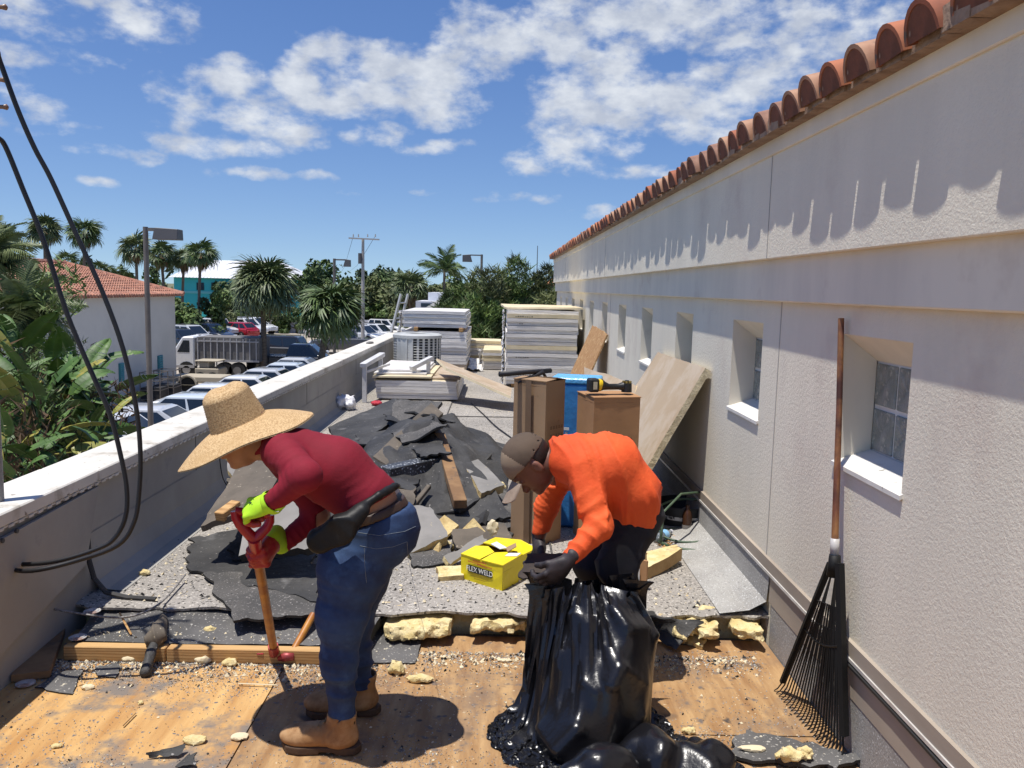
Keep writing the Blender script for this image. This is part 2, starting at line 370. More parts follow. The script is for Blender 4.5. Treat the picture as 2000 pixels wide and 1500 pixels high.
# membrane roof: top sheet with ragged near edge
def edge_y(x):
    return 3.72+.05*(vn(np.float32(x*5+9), np.float32(2), np.float32(1))-.5)+.04*(vn(np.float32(x*17+3), np.float32(5), np.float32(1))-.5)
mb = MB(); nx = 150
xs = [-1.97+3.3*i/nx for i in range(nx+1)]
rows = [lambda x: edge_y(x), lambda x: edge_y(x)+.03, lambda x: 3.95, lambda x: 4.6, lambda x: 6, lambda x: 9, lambda x: 13, lambda x: 17.5]
vs = []
for ri, rf in enumerate(rows):
    for x in xs:
        y = float(rf(x)); z = RZ + (.012*(float(vn(np.float32(x*4), np.float32(y*3), np.float32(0)))-.5) if ri < 6 else 0) - (.010*float(vn(np.float32(x*9), np.float32(3.3), np.float32(0))) if ri == 0 else 0)
        vs.append((x, y, z))
fs = [(r*(nx+1)+i, r*(nx+1)+i+1, (r+1)*(nx+1)+i+1, (r+1)*(nx+1)+i) for r in range(len(rows)-1) for i in range(nx)]
k = len(vs); vs += [(v[0], v[1]+.001, v[2]-.012) for v in vs[:nx+1]]
fs += [(i, k+i, k+i+1, i+1) for i in range(nx)]
k2 = len(vs); vs += [(x, 3.86, RZ-.03) for x in xs]
fs += [(k+i, k2+i, k2+i+1, k+i+1) for i in range(nx)]
mb.add(vs, fs); o = mb.build('roof_surface', [m_roofm], smooth=True, angle=30); o['kind'] = 'structure'
mb = MB(); mb.box((-1.97,3.84,-.03),(1.31,17.5,RZ-.03)); o = mb.build('roof_insulation_layer', m_foam); o['kind'] = 'structure'
# roof far edge kerb
m_white_trim = M('weathered_white_coating', (.72,.70,.65), .85, col2=(.62,.6,.55), sc=3, col3=(.45,.42,.36), sc3=6, lo3=.62, hi3=.75, spk=[((.3,.28,.24), 25, .7, .76)], bump=(8,.35,.01))
mb = MB(); mb.box((-2.2,17.5,-.35),(1.35,17.75,.25)); o = mb.build('roof_edge_kerb', m_white_trim); o['kind'] = 'structure'
# lap seams of roofing rolls
m_seam = M('asphalt_seam', (.05,.048,.045), .7, col2=(.13,.12,.11), sc=15)
mb = MB()
for i, (pts) in enumerate([[(-.62,4.0),(-.60,7),(-.61,12),(-.6,17)], [(.33,4.2),(.345,7),(.34,12),(.33,17)], [(-1.5,5.1),(-.6,5.08)], [(.34,7.9),(1.05,7.92)], [(-.6,9.6),(.33,9.63)]]):
    for a, b in zip(pts[:-1], pts[1:]): mb.beam((*a, RZ+.006), (*b, RZ+.006), .012, .008)
o = mb.build('roofing_seams', m_seam); o['kind'] = 'stuff'

# ---- right wall building
WX, BX, UX, EX = 1.32, 1.275, 1.235, 1.15
m_stucco = M('white_stucco', (.80,.74,.605), .92, col2=(.70,.65,.535), sc=2.4, lo=.35, hi=.75, stretch=(1,1,.22), col3=(.62,.54,.45), sc3=1.6, lo3=.55, hi3=.8, bump=(70,.55,.005), bump2=(170,.5,.003))
m_smooth = M('smooth_white_render', (.80,.74,.61), .9, col2=(.70,.65,.54), sc=2.2, stretch=(1,1,.3), col3=(.58,.50,.40), sc3=2, lo3=.6, hi3=.8, bump=(40,.15,.004))
bld = thing('white_building', 'long white stucco building wall with clay tile eave along the right', 'building', (WX, 9, -3.6))
Y0, Y1 = -1.5, 19.2
wins = []
yw = 2.59
while yw < 18.2:
    wins.append((yw, yw+.53)); yw += 1.497
wins = [(-.40+1.497, -.40+1.497+.53)] + wins
ZA, ZB = 1.01, 1.51
mb = MB()
def quad(a, b, c, d, mi=0): mb.add([a, b, c, d], [(0,1,2,3)], mi)
edges = [Y0]+[y for w in wins for y in w]+[Y1]
zt = 1.635
for a, b in zip(edges[:-1], edges[1:]):
    is_w = any(abs(a-w[0]) < 1e-6 for w in wins)
    if is_w:
        quad((WX,b,-.1),(WX,a,-.1),(WX,a,ZA),(WX,b,ZA)); quad((WX,b,ZB),(WX,a,ZB),(WX,a,zt),(WX,b,zt))
    else: quad((WX,b,-.1),(WX,a,-.1),(WX,a,zt),(WX,b,zt))
# far end and lower storey
quad((WX,Y1,-3.6),(WX,Y0,-3.6),(WX,Y0,-.1),(WX,Y1,-.1)); quad((WX,Y1,-3.6),(6,Y1,-3.6),(6,Y1,2.4),(WX,Y1,2.4)); quad((6,Y1,-3.6),(6,Y0,-3.6),(6,Y0,2.4),(6,Y1,2.4)); quad((WX,Y0,-3.6),(6,Y0,-3.6),(6,Y0,2.4),(WX,Y0,2.4))
mb.build('wall', m_stucco, bld)
mb = MB(); mb.box((BX,Y0,1.62),(WX+.1,Y1+.04,1.83)); mb.build('band', m_smooth, bld, bevel=.006)
mb = MB(); mb.box((UX,Y0,1.816),(WX+.12,Y1+.08,2.36)); mb.build('upper_wall', m_stucco, bld, bevel=.004)
mb = MB(); mb.box((UX-.012,Y0,2.285),(UX+.02,Y1+.09,2.37)); mb.build('eave_moulding', m_smooth, bld, bevel=.004)
# expansion joints
m_joint = M('caulked_joint', (.40,.38,.35), .8)
for y in (3.83, 9.8, 15.8):
    mb = MB(); mb.box((WX-.0025,y,.34),(WX+.01,y+.006,1.62)); mb.build('expansion_joint', m_joint, bld)
    mb = MB(); mb.box((UX-.0025,y,1.82),(UX+.01,y+.006,2.283)); mb.build('expansion_joint', m_joint, bld)
m_glassb = M('patterned_glass_block', (.20,.225,.205), .15, col2=(.28,.30,.275), sc=20, lo=.4, hi=.6, spk=[((.40,.41,.35), 44, .56, .68)], bump=(16,1,.02), bump2=(40,.6,.006), spec=.8)
m_grout = M('window_mortar', (.78,.76,.70), .9)
gx = 1.455
me_gb = None
for wi, (a, b) in enumerate(wins):
    mb = MB(); zi0, zi1 = 1.06, 1.41
    q = [((WX,a,ZA),(gx,a,zi0)), ((WX,b,ZA),(gx,b,zi0)), ((WX,b,ZB),(gx,b,zi1)), ((WX,a,ZB),(gx,a,zi1))]
    for i in range(4):
        p, r_ = q[i], q[(i+1) % 4]; mb.add([p[0], r_[0], r_[1], p[1]], [(0,1,2,3)])
    mb.build('window_niche', m_smooth, bld)
    mb = MB(); mb.box((gx+.004,a,zi0-.02),(gx+.06,b,zi1+.02)); w_ = mb.build('window', m_grout, bld)
    if wi < 8:
        bw = (b-a)/3; bh = (zi1-zi0)/2
        for i in range(3):
            for j in range(2):
                if me_gb is None:
                    g2 = MB(); g2.box((-.008,-bw/2+.0085,-bh/2+.0085),(.03,bw/2-.0085,bh/2-.0085)); ob = g2.build('glass_block', m_glassb, None, bevel=.004)
                    me_gb = ob.data; ob.parent = w_
                else: ob = link('glass_block', me_gb, w_)
                ob.location = Vector((gx+.004, a+bw*(i+.5), zi0+bh*(j+.5)))-wloc(w_)
    # sill slab slightly proud
    mb = MB(); mb.add([(WX-.012,a-.012,ZA-.012),(WX-.012,b+.012,ZA-.012),(gx,b,zi0+.003),(gx,a,zi0+.003),(WX-.012,a-.012,ZA+.004),(WX-.012,b+.012,ZA+.004)], [(0,1,5,4),(4,5,2,3),(0,4,3),(1,2,5)])
    mb.build('window_sill', m_white_trim, bld)
# clay tiles, each a sub-part of the roof
clay = [M('clay_tile_red', (.36,.12,.06), .85, col2=(.25,.09,.05), sc=9, spk=[((.12,.09,.07), 16, .62, .7)], bump=(40,.3,.003)),
        M('clay_tile_buff', (.45,.26,.16), .85, col2=(.33,.17,.10), sc=9, spk=[((.1,.08,.07), 14, .6, .7)], bump=(40,.3,.003)),
        M('clay_tile_orange', (.46,.16,.075), .85, col2=(.34,.13,.065), sc=9, spk=[((.15,.1,.08), 16, .64, .7)], bump=(40,.3,.003)),
        M('clay_tile_smoked', (.24,.12,.08), .8, col2=(.36,.2,.13), sc=9, bump=(40,.3,.003))]
m_plug = M('tile_end_mortar_clay', (.19,.07,.04), .95, col2=(.12,.05,.03), sc=12, spk=[((.4,.3,.22), 18, .7, .76)], bump=(30,.6,.006))
m_mort = M('eave_mortar', (.34,.24,.17), .95, col2=(.24,.16,.11), sc=14, spk=[((.12,.08,.06), 22, .66, .72)], bump=(30,.8,.01))
mb = MB(); mb.add([(UX+.02,Y0,2.372),(6,Y0,3.7),(6,Y1+.1,3.7),(UX+.02,Y1+.1,2.372),(UX+.02,Y0,2.30),(6.01,Y0,2.30),(6.01,Y1+.1,2.30),(UX+.02,Y1+.1,2.30)], [(0,1,2,3),(4,7,6,5),(0,3,7,4),(0,4,5,1),(3,2,6,7),(1,5,6,2)])
roof = mb.build('roof', m_mort, bld)
mb = MB(); n_ = 160
for i in range(n_):
    y = Y0+(Y1-Y0)*i/n_; rr = random.uniform(-.012,.012)
    mb.box((UX-.068+rr,y,2.352),(UX+.05,y+(Y1-Y0)/n_+.004,2.418+random.uniform(-.012,.012)))
mb.build('mortar_bed', m_mort, roof)
tile_me = []
ta = math.atan2(1.34, 4.765)
for v in range(4):
    n = 12; prof = []; mb = MB(); rw, rh, th = .093, .104, .014; Lt = .46
    vs = []
    for e, sc_ in ((0,1.0),(Lt,.9)):
        for r_off in (0, th):
            for j in range(n+1):
                a = math.pi*j/n; vs.append((e, -math.cos(a)*(rw-r_off)*sc_, math.sin(a)*(rh-r_off)*sc_ + .0))
    m1 = n+1; fs = []
    for j in range(n):
        fs.append((j, j+1, 2*m1+j+1, 2*m1+j)); fs.append((m1+j, 3*m1+j, 3*m1+j+1, m1+j+1)); fs.append((j, m1+j, m1+j+1, j+1)); 
    mb.add(vs, fs)
    # end plug, set back a little
    pv = [(.003, -math.cos(math.pi*j/n)*(rw-th), math.sin(math.pi*j/n)*(rh-th)) for j in range(n+1)]
    mb.add(pv, [tuple(range(n+1))], 1)
    o = mb.build('clay_tile', [clay[v], m_plug], None, smooth=True, angle=40); tile_me.append(o.data); o.location = (0, 0, 0)
    bpy.data.objects.remove(o)
y = .05; ti = 0
seq = random.Random(11)
while y < Y1+.15:
    for c_ in range(2):
        if c_ == 1 and ti >= 60: continue
        v = seq.choice([0,0,1,1,2,2,3]) if c_ == 0 else seq.choice([0,1,2])
        o = link('clay_tile', tile_me[v], roof)
        x = EX+seq.uniform(-.012,.012)+c_*.40*math.cos(ta); z = 2.362+c_*(.40*math.sin(ta)+.014)+seq.uniform(-.004,.004)
        o.location = Vector((x, y+seq.uniform(-.008,.008), z))-wloc(roof); o.rotation_euler = (seq.uniform(-.03,.03), -ta+seq.uniform(-.02,.02), seq.uniform(-.03,.03))
    y += .2075; ti += 1
# base flashing and cant strip along the wall
m_metal = M('galvanised_edge', (.72,.70,.66), .45, metal=.3, col2=(.55,.52,.47), sc=8)
m_tan = M('tan_stained_skirt', (.40,.34,.27), .8, col2=(.30,.25,.20), sc=3, stretch=(1,.3,1))
m_gran = M('grey_granule_flashing', (.37,.36,.335), .95, col2=(.30,.29,.27), sc=3, spk=[((.6,.6,.58), 120, .6, .68), ((.15,.15,.15), 110, .64, .7)], bump=(140,.6,.003))
fl = thing('wall_flashing', 'grey granulated flashing with white metal edge along the foot of the stucco wall', 'flashing', (WX, 9, .1))
mb = MB()
sec = [(WX-.001,.335),(WX-.012,.335),(WX-.02,.20),(WX-.10,.155),(WX-.24,.137)]
ys = [3.74,6,10,17.5]
for i in range(len(sec)-1):
    for a, b in zip(ys[:-1], ys[1:]): mb.add([(sec[i][0],a,sec[i][1]),(sec[i+1][0],a,sec[i+1][1]),(sec[i+1][0],b,sec[i+1][1]),(sec[i][0],b,sec[i][1])], [(0,1,2,3)])
mb.build('cant_strip', m_gran, fl)
mb = MB(); mb.box((WX-.022,Y0,.332),(WX+.002,17.5,.345)); mb.build('metal_edge', m_metal, fl)
mb = MB(); mb.box((WX-.016,Y0,.345),(WX+.001,17.5,.40)); mb.build('backing_strip', m_tan, fl)
mb = MB(); mb.box((WX-.012,Y0,.20),(WX+.001,3.73,.331)); mb.build('torn_skirt', m_tan, fl)
mb = MB(); mb.tube([(WX-.02,Y0,.318),(WX-.022,1.5,.315),(WX-.018,2.5,.32),(WX-.022,3.1,.318)], .008, 5); mb.build('rubber_lip', M('black_rubber', (.02,.02,.02), .6), fl)
mb = MB(); mb.box((WX-.010,Y0,-.01),(WX+.001,3.70,.199)); mb.build('old_cant', m_gran, fl)
# ---- left parapet
PX = -1.97
pz = .724
m_par = M('painted_parapet_grey', (.37,.355,.32), .9, col2=(.31,.297,.268), sc=1.5, col3=(.24,.235,.23), sc3=3, lo3=.62, hi3=.75, bump=(30,.3,.004), bump2=(4,.2,.01))
par = thing('parapet_wall', 'grey parapet wall with chalky white coping along the left roof edge', 'wall', (-2.08, 9, -.1))
mb = MB(); mb.box((-2.19,-.5,-3.6),(PX,17.2,pz-.06)); mb.build('wall', m_par, par)
m_cope = M('chalky_white_coping', (.70,.67,.60), .85, col2=(.60,.57,.50), sc=2.5, stretch=(1,.4,1), col3=(.40,.36,.29), sc3=5, lo3=.56, hi3=.72, spk=[((.25,.22,.18), 28, .66, .74)], bump=(9,.3,.008), bump2=(60,.2,.003))
ys = [-.5,.9,3.95,7.0,10.05,13.1,17.25]
for a, b in zip(ys[:-1], ys[1:]):
    mb = MB(); mb.box((-2.225,a+.004,pz-.058),(-1.94,b-.004,pz+random.uniform(-.001,.001))); mb.build('coping_slab', m_cope, par, bevel=.006)
mb = MB()
y = 3.0
while y < 17.2:
    mb.box((-1.952,y,pz-.070),(-1.938,y+.035,pz-.059)); y += .07
mb.build('drip_edge', m_metal, par)
mb = MB(); mb.box((-1.972,-.5,pz-.066),(-1.944,17.2,pz-.0585)); mb.build('edge_strip', m_metal, par)
for y in (5.3, 8.4, 11.3, 14.2):
    mb = MB(); mb.box((PX-.01,y,.13),(PX+.002,y+.008,pz-.06)); mb.build('wall_joint', M('dark_joint', (.1,.1,.1), .9), par)
# cant membrane at parapet foot, curling away from the wall at its cut end
mb = MB(); sec = [(PX+.004,.42),(PX+.008,.26),(PX+.03,.18),(PX+.08,.14),(PX+.16,.134)]
for i in range(4):
    for a, b in ((3.9,6),(6,11),(11,17.5)): mb.add([(sec[i][0],a,sec[i][1]),(sec[i+1][0],a,sec[i+1][1]),(sec[i+1][0],b,sec[i+1][1]),(sec[i][0],b,sec[i][1])], [(0,1,2,3)])
mb.build('foot_membrane', m_par, par)
mb = MB(); mb.tube([(PX+.012,3.86,.45),(PX+.02,3.84,.32),(PX+.05,3.83,.22),(PX+.11,3.82,.155),(PX+.22,3.80,.14),(PX+.36,3.79,.138)], .012, 6); mb.build('cut_membrane_edge', m_black, par)
# ================================================================ THINGS ON THE ROOF
def V(*a): return Vector(a)
def lerp(a, b, t): return a+(b-a)*t
def sheet(name, label, cat, c4, th, mat, nx=14, ny=10, amp=.02, jag=.03, freq=3.0, seed=0, sag=0.0, group=None, parent=None, kind=None):
    """solid bent sheet between four corner points (tl, tr, br, bl) with uneven edges; mat: top or [top, edge]"""
    tl, tr, br, bl = [Vector(c) for c in c4]
    n = (tr-tl).cross(bl-tl).normalized()
    if n.z < 0: n = -n
    U, Vv = (tr-tl).normalized(), (bl-tl).normalized()
    top = []; 
    for j in range(ny+1):
        for i in range(nx+1):
            u, v = i/nx, j/ny
            p = lerp(lerp(tl, tr, u), lerp(bl, br, u), v)
            s1 = float(fbm(np.float32(p.x*freq+seed), np.float32(p.y*freq), np.float32(p.z*freq+seed), 3))-.5
            p = p+n*(s1*2*amp-sag*4*u*(1-u))
            e1 = float(vn(np.float32(v*ny*.9+seed*3), np.float32(seed+.5), np.float32(1+round(u))))-.5
            e2 = float(vn(np.float32(u*nx*.9+seed*5), np.float32(seed+9.5), np.float32(3+round(v))))-.5
            if i in (0, nx): p = p+U*e1*2*jag
            if j in (0, ny): p = p+Vv*e2*2*jag
            top.append(p)
    N_ = (nx+1)*(ny+1); mb = MB()
    vs = top+[p-n*th for p in top]
    I = lambda i, j: j*(nx+1)+i
    ft = [(I(i,j), I(i+1,j), I(i+1,j+1), I(i,j+1)) for j in range(ny) for i in range(nx)]
    fb = [tuple(N_+k for k in reversed(f)) for f in ft]
    fe = []
    for i in range(nx): fe += [(I(i,0), N_+I(i,0), N_+I(i+1,0), I(i+1,0)), (I(i,ny), I(i+1,ny), N_+I(i+1,ny), N_+I(i,ny))]
    for j in range(ny): fe += [(I(0,j), I(0,j+1), N_+I(0,j+1), N_+I(0,j)), (I(nx,j), N_+I(nx,j), N_+I(nx,j+1), I(nx,j+1))]
    b = 0; mb.v = [tuple(v) for v in vs]; mb.f = ft+fb+fe; mb.m = [0]*len(ft)+[0]*len(fb)+[1]*len(fe)
    mm = mat if isinstance(mat, list) else [mat, mat]
    if parent is not None: return mb.build(name, mm, parent, smooth=True, angle=35)
    o = single(mb, name, mm, label, cat, group, smooth=True, angle=35)
    if kind: o['kind'] = kind
    return o
# ---- insulation packs
m_film = M('white_insulation_facer', (.80,.765,.71), .5, col2=(.64,.61,.57), sc=3, stretch=(1,1,14), bump=(12,.4,.01))
m_filmg = M('glossy_wrap_film', (.84,.82,.78), .25, col2=(.62,.60,.58), sc=5, stretch=(.6,.6,10), bump=(9,.8,.02), bump2=(30,.5,.005))
m_cream = M('cream_foam_board', (.72,.62,.42), .85, col2=(.62,.52,.33), sc=5, bump=(40,.3,.003))
m_print = M('black_print', (.03,.03,.03), .7)
m_tanf = M('tan_facer', (.44,.335,.225), .85, col2=(.40,.305,.205), sc=1.5, col3=(.49,.40,.30), sc3=4, bump=(60,.2,.002))
m_greyf = M('grey_facer', (.42,.39,.35), .88, col2=(.33,.31,.28), sc=4, spk=[((.15,.14,.12), 20, .68, .74)], bump=(50,.2,.002))
def pack(label, x0, x1, y0, y1, z0, n, th, seq=None, cat='insulation pack', wrap=True, group='packs of insulation board on the roof', rotz=0):
    t = thing('insulation_pack', label, cat, ((x0+x1)/2, (y0+y1)/2, z0), group)
    rs = random.Random(int(abs(x0*100)+n+y0*10)); z = z0
    for i in range(n):
        m_ = (seq[i] if seq and i < len(seq) else m_film); jx, jy = rs.uniform(-.014,.014), rs.uniform(-.02,.02)
        mb = MB(); bow = rs.uniform(0,.006)
        k = 6
        for q in range(k):
            xa, xb = x0+jx+(x1-x0)*q/k, x0+jx+(x1-x0)*(q+1)/k
            za = bow*math.sin(math.pi*q/k); zb = bow*math.sin(math.pi*(q+1)/k)
            mb.add([(xa,y0+jy,z+za),(xb,y0+jy,z+zb),(xb,y1+jy,z+zb),(xa,y1+jy,z+za),(xa,y0+jy,z+th*.93+za),(xb,y0+jy,z+th*.93+zb),(xb,y1+jy,z+th*.93+zb),(xa,y1+jy,z+th*.93+za)],
                   [(0,3,2,1),(4,5,6,7),(0,1,5,4),(2,3,7,6)]+([(3,0,4,7)] if q == 0 else [])+([(1,2,6,5)] if q == k-1 else []))
        mb.build('board', m_, t); z += th
    if wrap:   # ruffled film gathered on the left end
        mb = MB(); ny_, nz_ = 8, n*3; h_ = n*th; vs = []
        for j in range(nz_+1):
            for i in range(ny_+1):
                vs.append((x0-.03-.05*rs.random(), y0-.02+(.36)*i/ny_+.03*rs.random(), z0+h_*j/nz_))
        mb.add(vs, [(j*(ny_+1)+i, j*(ny_+1)+i+1, (j+1)*(ny_+1)+i+1, (j+1)*(ny_+1)+i) for j in range(nz_) for i in range(ny_)])
        mb.build('wrap_film', m_filmg, t)
    return t
gl = m_filmg
big_pack = pack('tallest stack of white insulation boards beside the stucco wall, cream foam boards on top', .115, 1.21, 12.6, 15.0, .19, 19, .060, [m_film,m_film,gl,m_film,gl,m_film,gl,m_film,gl,m_cream,m_film,gl,m_film,gl,m_film,m_film,m_film,m_cream,gl])
sheet('foam_board', 'cream foam board lying crooked on top of the tallest insulation stack', 'foam board', [(.02,15.1,1.375),(1.25,15.0,1.38),(1.28,12.65,1.39),(.10,12.9,1.36)], .03, m_cream, amp=.008, jag=.02, seed=3)
for (a, b, z) in ((.24,.52,1.225),(.30,.40,1.12),(.30,.52,.325),(.26,.50,.60)):
    mb = MB(); 
    for k in range(int((b-a)/.035)):
        mb.box((a+k*.035,12.565,z),(a+k*.035+.022,12.57,z+random.uniform(.008,.016)))
    mb.build('printed_code', m_print, big_pack)
mb = MB()
for x in (.2,.62,1.08): mb.box((x,12.65,RZ+.004),(x+.10,14.95,.188))
mb.build('skid', m_wood, big_pack)
pack('upper white insulation pack resting on blocks above the round air conditioner', -1.72, -.60, 14.6, 16.8, .935, 5, .058, [m_film,gl,m_film,gl,m_film])
pack('white insulation stack half hidden behind the round air conditioner', -1.74, -.58, 14.6, 17.0, .17, 12, .058, [m_cream,m_tanf,m_film,gl,m_film,gl,m_film,gl,m_film,gl,gl,m_film])
for i, x in enumerate((-1.52,-.72)):
    mb = MB(); mb.box((x,14.58,.868),(x+.07,16.7,.933)); single(mb, 'wood_block', m_wood, ('left' if i == 0 else 'right')+' pale wood spacer between the packs above the air conditioner', 'wood block', bevel=.004)
low_pack = pack('low insulation pack behind the two white sawhorse stands, tan boards on top', -1.63, -.55, 10.9, 12.9, .155, 6, .040, [m_film]*6, wrap=False)
for i, (m_, x0, x1, dy) in enumerate(((m_cream,-1.66,-.60,0),(m_tanf,-1.60,-.52,.1),(m_cream,-1.68,-.9,-.05),(m_film,-1.69,-.98,.12),(m_film,-1.67,-1.0,.3))):
    sheet('foam_board', ['bottom cream','tan-faced','short cream','white wavy','topmost white'][i]+' loose board on the low pack behind the sawhorse stands', 'foam board', [(x0,12.7,.40+i*.027),(x1,12.6,.40+i*.027),(x1,10.95+dy,.402+i*.027),(x0,10.93+dy,.40+i*.027)], .022, m_, nx=8, ny=4, amp=.006, jag=.012, seed=20+i)
pack('small white insulation pack between the two big stacks', -.30, .10, 15.3, 16.7, .14, 7, .052, [m_film,m_film,m_film,m_cream,m_cream,gl,m_cream])
pack('far low pack of cream and white boards near the roof edge', -.62, .05, 16.6, 17.4, .14, 9, .05, [m_film,m_cream,m_cream,gl,m_film,m_film,m_cream,gl,m_cream])
sheet('plastic_sheet', 'crumpled clear plastic film on the roof between the insulation stacks', 'plastic film', [(-.55,15.9,.34),(-.30,15.8,.30),(-.30,14.9,.15),(-.55,15.0,.17)], .004, m_filmg, amp=.09, jag=.06, freq=6, seed=8)
# ---- round air conditioner
ac = thing('air_conditioner', 'round grey outdoor air conditioner unit with louvred side near the parapet', 'air conditioner', (-1.33, 13.35, RZ))
m_acm = M('pale_grey_painted_steel', (.50,.51,.49), .5, col2=(.42,.43,.41), sc=5)
m_acd = M('dark_coil', (.03,.035,.04), .7)
mb = MB(); mb.lathe([(.34,.16),(.34,.84)], 40, (-1.33,13.35,0)); mb.build('coil', m_acd, ac, smooth=True)
mb = MB(); mb.lathe([(.0,.15),(.39,.15),(.39,.20),(.36,.20)], 40, (-1.33,13.35,0)); mb.build('base_pan', m_acm, ac, smooth=True, angle=30)
mb = MB(); mb.lathe([(.365,.83),(.40,.83),(.40,.875),(.36,.895),(.20,.90),(.19,.885)], 40, (-1.33,13.35,0)); mb.build('top_cap', m_acm, ac, smooth=True, angle=30)
for k in range(26):
    a = -math.pi+k*2*math.pi/26; wdt = .018
    if -2.35 < a < -1.9: wdt = .11
    c, s_ = math.cos(a), math.sin(a)
    mb = MB(); mb.obox((-1.33+.378*c, 13.35+.378*s_, .52), (-s_*wdt, c*wdt, 0), (c*.004, s_*.004, 0), (0, 0, .32)); mb.build('louvre', m_acm, ac)
mb = MB()
for k in range(15):
    mb.lathe([(.384,.24+k*.042),(.388,.245+k*.042),(.384,.25+k*.042)], 40, (-1.33,13.35,0))
mb.build('guard_wires', m_acm, ac)
# ---- white sawhorse stands
m_pvc = M('weathered_white_paint', (.66,.66,.66), .6, col2=(.52,.52,.51), sc=6, spk=[((.35,.34,.32), 25, .7, .76)])
for nm, (l1, l2, tops) in (('left', ((712,786),(743,776), ((703,712),(752,694)))), ('right', ((809,778),(836,776), ((800,716),(846,702))))):
    a = Zp(*l1, RZ); b = Zp(*l2, RZ); y = a.y
    a = Zp(l1[0], l1[1], RZ); 
    ta_ = Yp(l1[0], tops[0][1], a.y); tb_ = Yp(l2[0], tops[1][1], b.y)
    t = thing('sawhorse', nm+' white two-legged stand with sloping top board in front of the low pack', 'stand', (a+b)/2)
    mb = MB(); mb.beam(a, (a.x, a.y, ta_.z), .055, .055, up=(0,1,0)); mb.build('leg', m_pvc, t, bevel=.004)
    mb = MB(); mb.beam(b, (b.x, b.y, tb_.z), .055, .055, up=(0,1,0)); mb.build('leg', m_pvc, t, bevel=.004)
    e = (Vector((b.x,b.y,tb_.z))-Vector((a.x,a.y,ta_.z))).normalized()*.06
    mb = MB(); mb.beam(Vector((a.x,a.y,ta_.z))-e, Vector((b.x,b.y,tb_.z))+e, .085, .055); mb.build('top_board', m_pvc, t, bevel=.004)
    if nm == 'left':
        mb = MB(); mb.beam((a.x+.02,a.y+.05,ta_.z-.10),(b.x+.12,b.y+.02,tb_.z-.12), .02, .03); mb.build('rail', m_pvc, t)
sheet('foam_board', 'long tan board leaning down from the low pack onto the roof', 'foam board', [Yp(853,700,11.5), Yp(1000,758,10.9), Yp(998,774,10.1), Yp(872,719,10.7)], .03, [m_tanf, m_cream], nx=12, ny=4, amp=.004, jag=.006, seed=31)
# crumpled white rag, red and black gloves by stands
def lump(name, label, cat, c, r, mat, seed=0, amp=.35, ang=50, vox=None, group=None, flat=1.0, freq=5):
    c = np.array(c); r = np.array(r) if hasattr(r, '__len__') else np.array([r, r, r*flat])
    vox = vox or float(max(r))/9; fr = freq/float(max(r))*.25
    def f(P):
        d = ell(P, c, tuple(r)); n_ = fbm(P[0]*fr*2+seed, P[1]*fr*2+seed*2, P[2]*fr*2, 3)
        return d-(n_-.5)*amp*float(min(r))*3.2
    pts, tr, qd = sdf_mesh(f, c-r*1.7, c+r*1.7, vox)
    mb = MB(); mb.v = [tuple(p) for p in pts]; mb.f = [tuple(t) for t in tr.tolist()]+[tuple(t) for t in qd.tolist()]; mb.m = [0]*len(mb.f)
    return single(mb, name, mat, label, cat, group, smooth=True, angle=ang)
p = Zp(672, 800, RZ)
lump('plastic_bag', 'crumpled white plastic bag lying at the foot of the parapet', 'plastic bag', (p.x, p.y, .21), (.13,.12,.10), M('white_plastic_bag', (.75,.75,.78), .4, bump=(15,.8,.02)), 3, .5)
p = Zp(735, 792, RZ); lump('work_glove', 'small red and black cloth glove beside the left white stand', 'glove', (p.x, p.y, .16), (.07,.06,.03), m_cloth if False else M('red_cloth', (.45,.03,.05), .8), 5, .4)
